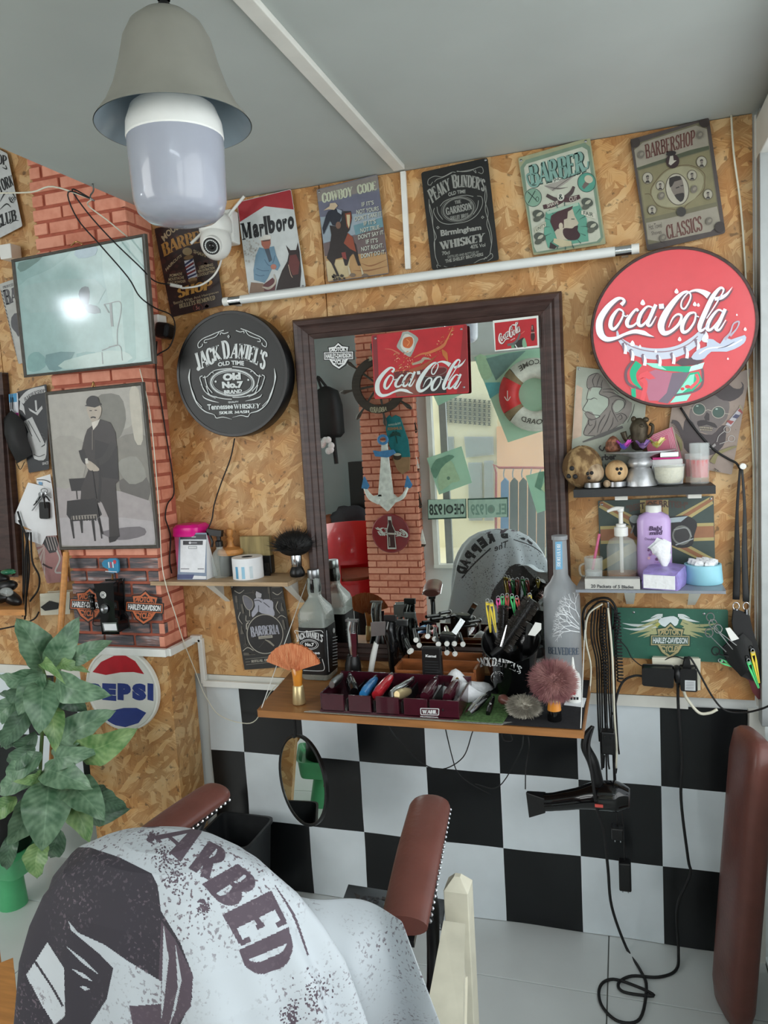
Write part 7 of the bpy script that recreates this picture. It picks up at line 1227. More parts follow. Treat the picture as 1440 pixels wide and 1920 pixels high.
# ================================================================== below the counter
t=thing('hand_mirror','round black-rimmed hand mirror hanging on edge from the counter by a strap','mirror');n_=V((-.56,-.82,.08)).normalized();c_=PY(567,1462,-.19);R_=84/pxm(c_);fr=FR(c_,n_)
M('black_plastic').lathe([(R_*.94,-.008),(R_,-.006),(R_,.004),(R_*.95,.006),(R_*.93,.002)],fr,48).build('rim',t,smooth=40);M('mirror_silver').lathe([(R_*.94,.0022),(.0001,.0022)],fr,48,cap=False).build('mirror_glass',t);M('black_rubber').tube([c_+V((-.02,0,R_)),PY(553,1372,-.19),V((PY(550,1352,-.20).x,-.20,ZT-.0225))],[.008,.006,.007],8).build('strap',t,smooth=True)
for lab,P in(('thin black lead looping under the counter from the tray',[(722,1350,-.30),(745,1385,-.15),(790,1430,-.06),(830,1442,-.05),(868,1420,-.05),(885,1375,-.2),(893,1352,-.3)]),('black lead hanging from the tray notch to the checked wall',[(830,1330,-.42),(835,1365,-.3),(848,1420,-.06),(858,1448,-.04),(880,1468,-.04),(920,1490,-.03)]),('thick grey lead from the counter looping along the checks to the hair dryer',[(982,1375,-.25),(975,1410,-.1),(935,1475,-.05),(890,1470,-.05)]),('black lead under the counter end running down to the dryer nozzle',[(990,1378,-.25),(992,1400,-.1),(986,1440,-.1),(985,1480,-.12)]),('white lead coiled below the front edge of the counter',[(940,1372,-.40),(945,1388,-.38),(960,1388,-.36),(955,1372,-.36)])):cord('hanging_cable',lab,P,.0018)
t=thing('hair_dryer','black hair dryer with a flat nozzle hanging nose-out below the counter end','hair dryer');D=lambda x,y,Y=-.15:PY(x,y,Y);k=1/pxm((0,-.15,.6))
M('black_gloss').tube([D(1022,1504),D(1040,1503),D(1085,1497),D(1120,1492),D(1155,1493),D(1178,1496)],[17*k,17*k,20*k,27*k,29*k,19*k],28).build('barrel',t,smooth=50);M('black_plastic').rings([[D(x,y)+V((0,dy,0))for x,y,dy in q]for q in(((986,1484,-.006),(992,1532,-.006),(995,1532,.006),(988,1484,.006)),((1022,1491,-.022),(1024,1518,-.022),(1024,1518,.022),(1022,1491,.022)))]).build('nozzle',t,bev=.002)
M('black_plastic').tube([D(1122,1470),D(1112,1430),D(1098,1400),D(1100,1378),D(1110,1362)],[15*k,15*k,13*k,9*k,4*k],14,flat=.7,up=(0,1,0)).build('handle',t,smooth=True);M('clip_red').box(D(1123,1511,-.192),(.022,.003,.008)).build('switch',t);M('steel').lathe([(19*k,0),(17*k,.004),(.001,.004)],FR(D(1178,1496),D(1178,1496)-D(1155,1493)),24).build('rear_grille',t,smooth=40)
t0=thing('wall_hook','steel hook carrying the bundle of black cables beside the vodka bottle','hook');M('steel').tube([PY(1132,1128,-.002),PY(1134,1138,-.05),PY(1140,1142,-.075),PY(1140,1128,-.08)],.003,8).build('hook',t0,smooth=True)
BND=[(('first','loop arching from the hook down beside the bottle'),[(1096,1200),(1093,1150),(1110,1127),(1140,1122),(1156,1145),(1150,1180)],.0035),(('second','loop arching over the first'),[(1100,1210),(1098,1160),(1118,1132),(1140,1130),(1160,1160),(1158,1190)],.003)]
for i in range(9):BND.append((('strand',),[(1112+i*5,1135+(i%3)*4),(1108+i*5.5,1190),(1118+i*4.4,1240),(1120+i*4.2,1300),(1122+i*4.5,1360+(i*37)%90),(1124+i*4.6,1390+(i*53)%80)],.0026))
for i,(l,P,r)in enumerate(BND):t=thing('bundled_cable','black cable %s'%l[1]if len(l)>1 else 'black cable strand hanging from the steel hook, %s counting from the bottle'%ORD[i-2],'cable','black cables hanging from the steel hook');M('black_rubber').tube([PY(x,y,-.045-.006*(i%4))for x,y in P],r,7).build('cable',t,smooth=True)
for lab,x,y0,y1,r in(('coiled black phone-style cable hanging outermost in the bundle',1157,1150,1278,5.5),('coiled black cable hanging in the middle of the bundle',1130,1150,1290,4.5)):
 t=thing('coiled_cable',lab,'cable');N_=int((y1-y0)/6);P=[]
 for i in range(N_*8):u=i/(N_*8);q=PY(x+6*u,y0+(y1-y0)*u,-.075);P.append(q+V((r*.0015*cos(i*.785),r*.0015*sin(i*.785),0)))
 M('black_rubber').tube(P,.0022,6,1).build('coil',t,smooth=True)
for lab,P,r in(('white cable hanging beside the vodka bottle',[(1130,1132),(1105,1150),(1098,1180),(1100,1210),(1108,1250),(1105,1300),(1098,1340)],.0024),('pale grey cable with an inline switch hanging through the bundle',[(1140,1140),(1148,1230),(1152,1340),(1156,1400),(1155,1440)],.003)):cord('hanging_cable',lab,[(x,y,-.09)for x,y in P],r,'cream_plastic')
for lab,x,y,w,h in(('black plug adapter with two steel pins hanging in the cable bundle',1140,1390,26,44),('black adapter with a grey label hanging below the hair dryer',1158,1560,22,24),('slim black adapter hanging lowest, its two pins pointing down',1172,1640,22,56)):
 t=thing('power_adapter',lab,'adapter');c_=PY(x,y,-.10);kk=1/pxm(c_);M('black_plastic').box(c_,(w*kk,.035,h*kk)).build('adapter_body',t,bev=.004)
 M('black_rubber').tube([c_+V((0,0,h*kk/2)),PY(x-2,y-60,-.10),PY(x-6,y-130,-.09)]if y>1500 else[c_+V((0,0,h*kk/2)),PY(x-4,y-60,-.08),PY(x-8,y-150,-.07)],.0026,7).build('lead',t,smooth=True)
 for s_ in(-5,5):M('chrome').tube([c_+V((s_*kk,-.018 if y<1500 else 0,(10*kk if y<1500 else-h*kk/2))),c_+V((s_*kk,-.022 if y<1500 else 0,(16*kk if y<1500 else-h*kk/2-8*kk)))],.0016,6,1).build('pin',t)
# waste bin
t=thing('waste_bin','tall black square plastic bin against the checks under the counter','bin');c_=V((-1.272,-.15,0));mk('bin_black',(34,36,38),.45,var=.2)
R=[(.075,.075,0),(.078,.078,.01),(.097,.097,.30),(.103,.103,.302),(.103,.103,.312),(.095,.095,.312),(.075,.075,.02),(.001,.001,.02)];M('bin_black').sq(R,FR(c_),9,48).build('bin_body',t,smooth=40)
# ================================================================== pendant lamps
mk('shade_grey',(136,135,126),.7,var=.1,ns=9,bump=.1);mk('shade_inner',(150,166,176),.3,var=.05);mk('bulb_off',(160,164,176),.22,var=.02,coat=.4);mk('bulb_lit',(236,246,255),.4,var=0,emis=34)
def lamp(lab,C,k,lit=False):
 t=thing('pendant_lamp',lab,'lamp');fr=FR(C)
 S_=[(144,0),(138,9),(122,30),(104,66),(90,110),(80,150),(66,176),(44,194),(20,200)]
 M('shade_grey').lathe([(r*k,z*k)for r,z in S_],fr,56,cap=False).build('shade',t,smooth=True);M('shade_inner').lathe([(r*k-.0015,z*k)for r,z in S_],fr,56,cap=False).build('shade_lining',t,smooth=True)
 M('black_plastic').lathe([(12*k,196*k),(12*k,214*k),(6*k,222*k),(.01,222*k)],fr,20).build('lamp_holder',t,smooth=40);M('black_rubber').tube([fr@V((0,0,218*k)),V((C.x,C.y,ZC))],.004,10,1).build('cord',t,smooth=40)
 M('white_plastic').lathe([(40*k,60*k),(78*k,30*k),(88*k,4*k),(90*k,-22*k),(88*k,-26*k)],fr,40).build('bulb_base',t,smooth=30)
 M('bulb_lit' if lit else 'bulb_off').lathe([(89*k,-25*k),(89*k,-50*k),(86*k,-136*k),(80*k,-156*k),(64*k,-170*k),(34*k,-177*k),(.01*k,-178*k)],fr,40).build('bulb',t,smooth=40);return t
lc=PY(327,237,-1.15);lamp('grey bell-shaped pendant lamp with a big unlit white bulb near the camera',lc,1/pxm(lc))
hp=PP(143,585,PY(160,695,-.175),V(N1).normalized());dn=(hp-CAM).normalized();nn=V(N1).normalized();rd=dn-nn*2*dn.dot(nn);l2=hp+rd*2.0;lamp('lit bell-shaped pendant lamp behind the camera, seen as glare in the picture',V((l2.x,l2.y,l2.z+.10)),1/pxm(lc)*.95,True)
mk('tube_lit',(236,246,255),.4,var=0,emis=14)
for i,(a,b)in enumerate((((-3.40,-2.61,2.245),(-3.00,-2.74,2.27)),((-.3,-2.45,2.335),(.3,-2.45,2.335)))):  # first tube glints in the picture; second is an added, unseen fill light
 a,b=V(a),V(b);t=thing('tube_lamp',('lit white tube lamp hanging in the rear of the shop, glinting in the picture','added fill tube lamp on the ceiling behind the camera by the shopfront')[i],'lamp');M('tube_lit').tube([a,b],.016,12,1).build('tube',t,smooth=40);M('white_plastic').bar(a+V((0,0,.026)),b+V((0,0,.026)),.05,.02).build('housing',t)
 if i==0:[M('white_plastic').tube([q+V((0,0,.03)),V((q.x,q.y,ZU))],.004,6,1).build('cord',t)for q in(a,b)]
# ================================================================== barber chair and cape
import numpy as np
ch=thing('barber_chair','brown leather barber chair with studded armrests under the printed cape','chair');mk('iron',(30,31,33),.4,.3,var=.2)
for s_,tip,bk_ in((-1,PZ(408,1484,.885),PZ(300,1555,.885)),(1,PZ(808,1505,.885),PZ(745,1755,.86))):
 w=.040;d=(bk_-tip).normalized();bk_=tip+d*.31+V((0,0,-.02));sd=d.cross(V((0,0,1))).normalized();a_=M('brown_leather').tube([tip-d*.004,tip+d*.02,tip+(bk_-tip)*.5+V((0,0,.006)),bk_],[w*.75,w,w,w*.95],22,5,flat=.5,up=sd).build('armrest_pad',ch,smooth=50)
 for q in(1,-1):
  for i in range(22):M('chrome').ball(tip+(bk_-tip)*(.03+.043*i)+sd*q*w*.955+V((0,0,-.006)),.0036,nu=6,nv=4).build('stud',a_)
 m=M('iron');m.bar(tip+d*.02+V((0,0,-.026)),bk_+V((0,0,-.03)),.03,.012);m.tube([tip+d*.05+V((0,0,-.03)),tip+d*.10+V((0,0,-.10)),tip+d*.05+V((0,0,-.18)),tip+d*.09+V((0,0,-.30)),tip+d*.20+V((0,0,-.36))],[.012,.010,.014,.011,.014],10);m.tube([tip+d*.07+V((0,0,-.04)),tip+d*.02+V((0,0,-.12)),tip+d*.06+V((0,0,-.2))],.008,8);m.build('arm_frame',ch,smooth=50)
M('brown_leather').sq([(.19,.21,0),(.205,.225,.03),(.205,.225,.09),(.19,.21,.115),(.001,.001,.125)],FR((-.60,-1.17,.50)),6,40).build('seat',ch,smooth=50);M('brown_leather').sq([(.18,.05,0),(.20,.06,.25),(.18,.055,.42),(.10,.04,.50),(.01,.01,.52)],FR((-.60,-1.42,.56),(0,-.1,1)),3.4,32).build('backrest',ch,smooth=50)
M('iron').lathe([(.26,0),(.27,.01),(.24,.03),(.07,.06),(.05,.10),(.05,.45),(.12,.5)],FR((-.60,-1.17,.001)),40).build('base',ch,smooth=40)
fp=[PZ(x,y,.25)for x,y in((655,1660),(832,1688),(826,1730),(640,1702))];ft=M('steel').slab(fp,(0,0,-.02)).build('footrest',ch,bev=.004);p=Print(lambda x,y:PZ(x,y,.25),(0,0,1),off=.001);p.text('675',[(678,1678),(712,1683),(710,1695),(676,1690)],(60,60,62),.05);p.poly([(664,1674),(676,1680),(670,1690)],(70,66,64));p.poly([(790,1690),(822,1696),(818,1712),(800,1704)],(70,66,64));p.line([(716,1684),(740,1690),(760,1686)],[6,2,8],(70,66,64));p.build('print',ft)
for x in(fp[0].x+.06,fp[1].x-.06):M('iron').tube([V((x,-.34,.235)),V((x,-.60,.36)),V((x,-.96,.50))],.012,10,4).build('footrest_arm',ch,smooth=True)
# cape: draped dome with folds; the print is stored per face
def mk_cape():
 m=bpy.data.materials.new('cape_cloth');m.use_nodes=True;n=m.node_tree.nodes;L=m.node_tree.links;b=n['Principled BSDF'];at=n.new('ShaderNodeAttribute');at.attribute_name='Col';tc=n.new('ShaderNodeTexCoord')
 def nz(s,a,z):q=n.new('ShaderNodeTexNoise');q.inputs['Scale'].default_value=s;q.inputs['Detail'].default_value=4;L.new(tc.outputs['Object'],q.inputs[0]);r=n.new('ShaderNodeMapRange');r.inputs[1].default_value=a;r.inputs[2].default_value=z;L.new(q.outputs[0],r.inputs[0]);return r.outputs[0]
 mu=n.new('ShaderNodeMath');mu.operation='MULTIPLY';L.new(nz(190,.58,.62),mu.inputs[0]);L.new(nz(9,.45,.62),mu.inputs[1]);mx=n.new('ShaderNodeMix');mx.data_type='RGBA';L.new(mu.outputs[0],mx.inputs[0]);L.new(at.outputs['Color'],mx.inputs[6]);mx.inputs[7].default_value=lin((104,92,100));L.new(mx.outputs[2],b.inputs['Base Color']);b.inputs['Roughness'].default_value=.75;MATS['cape_cloth']=m
mk_cape()
def proj(Pn,mirror=False):
 Q_=Pn.copy()
 if mirror:Q_[:,1]=2*MIR-Q_[:,1]
 v=Q_-np.array(CAM);z=v@np.array(_f);return 720+F*(v@np.array(_r))/z,960-F*(v@np.array(_u))/z
def inpoly(x,y,P):
 r=np.zeros(len(x),bool);n=len(P)
 for i in range(n):
  (x0,y0),(x1,y1)=P[i],P[(i+1)%n]
  if y0==y1:continue
  r^=((y0>y)!=(y1>y))&(x<(x1-x0)*(y-y0)/(y1-y0)+x0)
 return r
class Raster:  # same drawing calls as Print, colouring the faces of a cloth
 def __init__(s):s.L=[];s.o=(0,0,1);s.k=0
 crop=Print.crop;line=Print.line;ell=Print.ell;text=Print.text;slab=Print.slab
 def poly(s,P,c,sm=0):
  if sm:P=[(p.x,p.y)for p in cat([(a[0],a[1],0)for a in P],sm,True)]
  s.L.append((s.pts(P),c))
 def pts(s,P):return[(s.o[0]+p[0]/s.o[2],s.o[1]+p[1]/s.o[2])for p in P]
 mat=None
 @property
 def M(s):return s
 def use(s,mat,c=None):s.c=c;return s
 def add(s,V_,Fs):s.L+=[([V_[i]for i in f],s.c)for f in Fs];return s
def cloth(name,lab,rings_,base_col,jobs):
 nr,nc=len(rings_),len(rings_[0]);vs=np.array([[tuple(p)for p in r]for r in rings_]);closed=jobs is not None
 idx=[(i*nc+j,i*nc+(j+1)%nc,(i+1)*nc+(j+1)%nc,(i+1)*nc+j)for i in range(nr-1)for j in range(nc if closed else nc-1)]
 V_=vs.reshape(-1,3);I_=np.array(idx);cen=V_[I_].mean(1);nrm=np.cross(V_[I_[:,2]]-V_[I_[:,0]],V_[I_[:,3]]-V_[I_[:,1]]);col=np.tile(np.array(lin(base_col)),(len(idx),1))
 for R_,mirror in(jobs or()):
  cm=np.array(CAM)if not mirror else np.array((CAM.x,2*MIR-CAM.y,CAM.z));vis=((cen-cm)*nrm).sum(1);px,py=proj(cen,mirror);out=(((cen-V_.mean(0))*nrm).sum(1)).mean()>0;ok=vis<0 if out else vis>0
  if mirror:v0=((cen-np.array(CAM))*nrm).sum(1);ok&=(v0>0 if out else v0<0)
  for P,c in R_.L:
   xs=[a[0]for a in P];ys=[a[1]for a in P];s_=np.where(ok&(px>min(xs))&(px<max(xs))&(py>min(ys))&(py<max(ys)))[0]
   if len(s_):col[s_[inpoly(px[s_],py[s_],P)]]=lin(c)
 me=bpy.data.meshes.new(name);me.from_pydata(V_.tolist(),[],idx);me.materials.append(MATS['cape_cloth']);at=me.attributes.new('Col','FLOAT_COLOR','FACE');at.data.foreach_set('color',col.ravel().tolist());me.polygons.foreach_set('use_smooth',[True]*len(idx));o=bpy.data.objects.new(name,me);LINK(o);tag(o,lab,'cape');return o
prf=[(1.092,.0004,.0004),(1.090,.05,.03),(1.078,.10,.055),(1.055,.145,.075),(1.02,.18,.09),(.98,.203,.10),(.93,.222,.108),(.84,.232,.116),(.72,.24,.128),(.58,.25,.145),(.44,.26,.16)]
rg=[];NR,NC=430,760
for i in range(NR):
 u=(i/(NR-1))**1.25*(len(prf)-1);j=min(int(u),len(prf)-2);e=u-j;z,rx,ry=[prf[j][q]+(prf[j+1][q]-prf[j][q])*e for q in range(3)];f_=max(0,(1.09-z))*.085;row=[]
 for c_ in range(NC):
  q=c_/NC;q=-2*pi*(q-.10*sin(2*pi*(q-.25)));w=1+f_/max(.1,rx)*(sin(5*q+.6)+.6*sin(9*q+2+z*3)+.35*sin(14*q+z*5));row.append(V((-.597+rx*cos(q)*w,-1.465+ry*sin(q)*w+(1.1-z)*.06,z)))
 rg.append(row)
J=Raster();J.crop(0,1460,2.25);DK,PL=(50,46,54),(82,70,80)
J.poly([(30,1060),(60,700),(110,480),(180,380),(290,288),(380,290),(500,330),(640,400),(665,450),(680,560),(760,690),(810,820),(810,930),(760,1040)],DK);J.poly([(680,600),(740,680),(815,830),(805,960),(740,1050),(660,1050)],PL);J.poly([(690,620),(712,760),(690,960),(676,1040),(684,850)],(184,191,196));J.poly([(740,700),(766,850),(740,980),(715,1040),(750,880)],(184,191,196))
J.poly([(288,600),(330,650),(440,700),(540,770),(680,855),(680,1040),(380,1040),(450,930),(478,800),(420,740),(300,640)],(184,191,196));J.poly([(545,960),(680,950),(680,1040),(560,1040)],PL);J.poly([(110,830),(200,690),(270,800),(275,1000),(230,1040),(180,960)],(196,202,206));J.line([(140,760),(220,880),(265,960)],10,DK)
for i,P in enumerate(([(282,710),(350,770),(415,825)],[(300,800),(350,830),(390,855)],[(335,875),(360,885),(378,888)])):J.line(P,[2,16,2],(184,191,196))
for ch_,Q_ in(('A',[(790,190),(872,240),(752,340),(640,240)]),('R',[(880,262),(972,318),(878,425),(795,375)]),('B',[(1000,358),(1092,440),(960,545),(852,442)]),('E',[(1140,470),(1215,620),(1020,710),(940,570)]),('D',[(1215,625),(1240,770),(1060,835),(1010,720)])):
 TL,TR,BR_,BL_=Q_;J.slab(ch_,[TL,TR,BR_,BL_],PL,k=1.5)
J.text('B',[(650,178),(740,178),(640,214),(550,190)],PL,.1);J.line([(1160,450),(1240,580),(1300,745)],[4,12,8],PL)
for x,y,r in((700,330,60),(740,420,50),(1330,900,60),(640,250,16),(860,540,26),(1230,1000,40)):
 rn=random.Random(x)
 for i in range(90):a_,b_=rn.gauss(0,.5),rn.gauss(0,.5);J.ell(x+a_*r,y+b_*r*1.3,rn.uniform(3,8),rn.uniform(2,5),PL,rn.uniform(0,3),6)
K2_=Raster();K2_.crop(780,960,5.143)
for ch_,x,y,an in(('D',440,560,1.25),('A',470,490,1.1),('P',520,425,.95),('P',580,360,.8),('E',640,295,.62),('R',715,250,.42),('B',850,205,.1),('u',940,195,-.1),('D',1030,215,-.3),('D',1110,255,-.5)):
 h,w=52,36;ux,uy,vx,vy=cos(an),-sin(an),-sin(an),-cos(an);K2_.text(ch_,[(x+ux*w+vx*h,y+uy*w+vy*h),(x-ux*w+vx*h,y-uy*w+vy*h),(x-ux*w-vx*h,y-uy*w-vy*h),(x+ux*w-vx*h,y+uy*w-vy*h)],(48,48,50),.09)
K2_.line([(440,640),(560,500),(720,350)],14,(48,48,50));K2_.line([(940,265),(1120,330),(1270,440)],9,(48,48,50));K2_.text('The',[(890,270),(750,320),(760,380),(880,340)],(60,60,62),.02);K2_.poly([(740,760),(830,640),(900,530),(1000,500),(1080,570),(1220,740),(1180,900),(760,900)],(64,62,62),2)
for i in range(260):rn=random.Random(i);K2_.ell(rn.uniform(480,1250),rn.uniform(330,760),rn.uniform(2,8),rn.uniform(2,6),(110,110,112),rn.uniform(0,3),6)
cloth('barber_cape','white and black printed barber cape draped over the chair back',rg,(184,191,196),((J,False),(K2_,True)))
rows=[]
for i in range(25):
 v=i/24;row=[]
 for j in range(31):
  u=j/30;top=(540+215*u,1676+46*u*u+8*sin(u*7));bot=(575+270*u,1990-20*u);x=top[0]+(bot[0]-top[0])*v;y=top[1]+(bot[1]-top[1])*v;z=.925+.012*sin(u*5+1)-.25*v**2.2-.05*u*v+.014*sin(u*13+v*3)*v;row.append(PZ(x,y,z))
 rows.append(row)
o=cloth('barber_cape','plain end of the white speckled cape spread over the armrest',rows,(184,191,196),None);o.modifiers.new('s','SOLIDIFY').thickness=.002;o.modifiers.new('b','SUBSURF').render_levels=1
# white post and rail near the camera
mk('cream_paint',(214,210,190),.45,var=.08,ns=20);t=thing('child_seat_post','cream painted wooden post with a pointed top beside the chair armrest','post');c_=PY(861,1700,-.98);w=23/pxm(c_);zt2=PY(858,1660,-.98).z
M('cream_paint').sq([(w,w,0),(w,w,zt2),(w*.25,w*.25,zt2+w*.9)],FR((c_.x,c_.y,0)),30,32).build('post',t,smooth=20);M('cream_paint').slab([PZ(x,y,z)for x,y,z in((835,1730,.74),(868,1735,.74),(862,1940,.70),(796,1940,.70))],(0,0,-.10)).build('rail',t,bev=.004)
t=thing('wooden_bench','corner of an orange wooden bench behind the cape','bench');M('wood').slab([PZ(-60,1830,.42),PZ(22,1798,.42),PZ(40,2000,.42),PZ(-60,2000,.42)],(0,0,-.03)).build('bench_top',t,bev=.003);M('wood').box(PZ(-10,1900,.2),(.04,.04,.4)).build('leg',t)
# ================================================================== behind the camera, seen in the mirror
def mm(D):return lambda x,y:MY(x,y,D)
def back_print(D):return Print(mm(D),(0,1,0),off=.001)
def T5(x,y):return 580+x/5.333,600+y/5.333
def solid(t,nm,mat,P,D,th=.02,bev=.002,o=(0,0,1)):return M(mat).slab([MY(o[0]+x/o[2],o[1]+y/o[2],D)for x,y in P],(0,-th,0)).build(nm,t,bev=bev)
A5,A2,A7=(580,600,5.333),(780,620,5.333),(590,960,7.2)
t=thing('ship_wheel','dark brown wooden ship wheel lettered ABOARD on the brick pillar in the mirror','wheel');c_=MY(711,722,2.93);R_=50/F*(c_-rf(CAM)).length;R_=PY(761,722,2.93).x-PY(711,722,2.93).x
M('dark_wood').lathe([(R_*.72,0),(R_*1.02,0),(R_*1.02,.02),(R_*.72,.02)],FR(c_,(0,1,0)),40,cap=False).build('rim',t,smooth=30)
for i in range(8):q=i*pi/4+.12;d=V((cos(q),0,sin(q)));M('dark_wood').tube([c_+V((0,.012,0)),c_+d*R_*.7+V((0,.012,0)),c_+d*R_*1.1+V((0,.012,0)),c_+d*R_*1.35+V((0,.012,0)),c_+d*R_*1.5+V((0,.012,0))],[.008,.008,.008,.016,.008],8).build('spoke',t,smooth=True)
p=Print(mm(2.905),(0,1,0));p.crop(*A5);p.slab('ABOARD',[(780,868),(605,872),(608,918),(775,905)],(186,176,150),0,-14,1.1);p.slab('WELCOME',[(760,330),(585,370),(590,412),(760,370)],(186,176,150));p.build('print',t)
mk('teal_paint',(30,116,122),.5,var=.1);mk('sand_paint',(150,116,84),.6);mk('blue_paint',(72,130,180),.5,var=.15,ns=40);mk('worn_white',(224,226,220),.6,var=.2,ns=30)
t=thing('surfboard_sign','teal and sand surfboard-shaped wooden sign with a palm, seen in the mirror','sign');solid(t,'board','teal_paint',[(770,980),(800,950),(820,975),(860,950),(905,970),(985,1200),(1005,1370),(990,1370),(850,1375),(800,1260),(765,1100)],2.94,.015,0,A5);solid(t,'lower_board','sand_paint',[(830,1375),(1005,1370),(1000,1500),(930,1545),(880,1500)],2.94,.015,0,A5)
p=back_print(2.938);p.crop(*A5);p.text('Welcome',[(915,1020),(790,1035),(790,1060),(915,1045)],(170,190,180),.02);p.text('SUMMER',[(925,1065),(775,1075),(780,1105),(930,1095)],(150,120,90),.04)
for a_ in(-.2,.5,1.3,2.2,3.0,3.5):p.line([(860,1150),(860+34*cos(a_),1145-30*sin(a_)),(860+62*cos(a_),1165-20*sin(a_))],[8,18,3],(22,70,66))
p.line([(860,1150),(880,1235)],10,(22,70,66));p.ell(880,1365,42,36,(60,46,36));p.ell(880,1345,38,14,(206,200,180));p.build('print',t)
t=thing('anchor_sign','large weathered white and blue wooden anchor on the brick pillar in the mirror','anchor');D=2.90;AP=lambda x,y,d=D:MY(580+x/5.333,600+y/5.333,d)
solid(t,'shank','worn_white',[(725,1220),(765,1220),(790,1450),(830,1760),(690,1760),(715,1450)],D,.03,.003,A5);solid(t,'stock','blue_paint',[(640,1310),(690,1320),(830,1300),(850,1330),(780,1370),(660,1360)],D-.01,.03,.003,A5);solid(t,'crown','worn_white',[(620,1770),(700,1750),(840,1750),(880,1790),(780,1910)],D,.03,.003,A5)
for s_,P in((0,[(700,1820),(610,1770),(555,1680)]),(1,[(820,1820),(930,1770),(985,1670)])):M('worn_white').tube([AP(*q)for q in P],[.022,.022,.012],10,flat=.7).build('arm',t,smooth=True);x,y=P[2];solid(t,'fluke','blue_paint',[(x-32,y),(x-10,y-110),(x+36,y-20),(x+20,y+10)],D-.01,.02,.002,A5)
M('blue_paint').tube([AP(735+44*cos(q),1197+40*sin(q))for q in[i*.785 for i in range(8)]],.010,8,3,True).build('ring',t,smooth=True)
t=thing('round_sign','round dark red cola bottle sign on the brick pillar, mirrored','sign');c_=MY(733,1000,2.93);R_=PY(768.5,1000,2.93).x-PY(733,1000,2.93).x;mk('deep_red',(128,28,36),.35,var=.05,coat=.3);M('deep_red').lathe([(R_,0),(R_,.008),(R_*.96,.012),(R_*.93,.009),(.001,.009)],FR(c_,(0,1,0)),40).build('disc',t,smooth=40)
p=back_print(2.919);p.crop(*A7);script(p,((118,390),(1310,88),(605,536)),((1240,290),(812,208),(1090,330)),(206,206,200),sc=1.2);p.poly([(985,60),(1035,60),(1045,160),(1090,260),(1085,330),(1105,500),(985,500),(980,330),(970,250),(990,150)],(196,196,190));p.poly([(992,110),(1030,110),(1050,190),(1082,260),(1078,330),(1092,480),(998,480),(990,330),(980,250),(1000,170)],(60,26,28));p.line([(1010,340),(1015,460)],10,(170,160,150));p.line([(990,290),(1080,295)],24,(190,180,170));p.build('print',t)
for i,(x,y)in enumerate(((695,720),(699,796),(702,870),(711,950))):
 t=thing('sailboat_ornament','%s of four sailboat ornaments on the mirrored pillar side'%('highest','second highest','third highest','lowest')[i],'ornament');x,y=((774,797),(778,868),(783,938),(790,1010))[i];solid(t,'sail','worn_white' if i%2 else 'dark_wood',[(x-3,y+10),(x+1,y-18),(x+8,y+10)],2.99,.01,0);solid(t,'hull','dark_wood',[(x-4,y+11),(x+8,y+11),(x+6,y+15),(x-3,y+15)],2.99,.015,0)
# left of the pillar
t=thing('backpack','black backpack hanging on the grey wall, seen in the mirror','bag');c_=MY(614,772,3.95);kk=(PY(640,772,3.95).x-PY(614,772,3.95).x)/26;M('black_rubber').sq([(20*kk,.08,-46*kk),(27*kk,.11,-38*kk),(26*kk,.12,10*kk),(20*kk,.09,36*kk),(5*kk,.03,44*kk)],FR(c_),3).build('bag_body',t,smooth=50);M('black_rubber').tube([c_+V((-8*kk,0,38*kk)),c_+V((-14*kk,0,62*kk)),c_+V((2*kk,0,42*kk))],.012,8).build('handle',t,smooth=True);M('black_rubber').tube([c_+V((8*kk,0,-40*kk)),c_+V((12*kk,.02,-92*kk))],.02,8,1).build('strap',t)
t=thing('flower_bunch','bunch of white cloth flowers hanging below the backpack in the mirror','flowers');m=M('tissue');c_=MY(613,836,3.8);[m.ball(c_+V((.04*cos(i*1.9),0,.05*sin(i*1.3))),.03,nu=8,nv=6)for i in range(7)];m.build('blossoms',t,smooth=True)
mk('shiny_red',(180,22,34),.3,var=.06,coat=.4);mk('rust',(126,70,44),.6);t=thing('barrel_chair','bright red round-backed chair cut from a drum, seen in the mirror','chair');c_=MY(668,1190,3.4);c_.z=0
vs=[];fs=[];n=40;zz=[.25,.42,.45,.58,.62,.86]
for i in range(n+1):
 q=i/n*2*pi
 for z in zz:vs.append(c_+V((.26*cos(q),.26*sin(q),z+(.06*cos(q-1.2)if z>.8 else 0))))
hole=lambda q,j:j in(2,)and 0.2<(q%(2*pi))<1.5
m=M('shiny_red');m.add(vs,[(i*6+j,(i+1)*6+j,(i+1)*6+j+1,i*6+j+1)for i in range(n)for j in range(5)if not hole(i/n*2*pi,j)]);m.build('shell',t,smooth=True).modifiers.new('s','SOLIDIFY').thickness=.02;M('rust').lathe([(.24,.4),(.24,.47),(.001,.48)],FR(c_),30).build('seat_pad',t,smooth=40);M('iron').lathe([(.2,0),(.2,.26)],FR(c_),24).build('base',t)
for nm,lab,x,y,D,r_,mt in(('basket','round tan basket on the shelf left of the mirrored pillar',612,985,3.84,(.12,.1,.1),'rust'),('cloth_heap','dark navy clothes heaped beside the mirrored pillar',655,975,3.84,(.17,.12,.13),'black_cloth'),('cloth_heap','dull maroon bundle under the tan basket in the mirror',606,1040,3.86,(.09,.1,.14),'wine_gloss')):
 t=thing(nm,lab,'heap' if 'cloth' in nm else 'basket');M(mt).ball(MY(x,y,D),r_,nu=18,nv=12,fn=lambda d:1+.08*sin(7*d.x+5*d.z)).build('body',t,smooth=True)
t=thing('storage_cabinet','olive box cabinet carrying the heaped clothes behind the camera','cabinet');q=MY(640,1010,3.86);mk('olive',(96,92,70),.7);M('olive').box((q.x-.1,q.y,(q.z-.03)/2),(.5,.22,q.z-.05)).build('body',t,bev=.004)
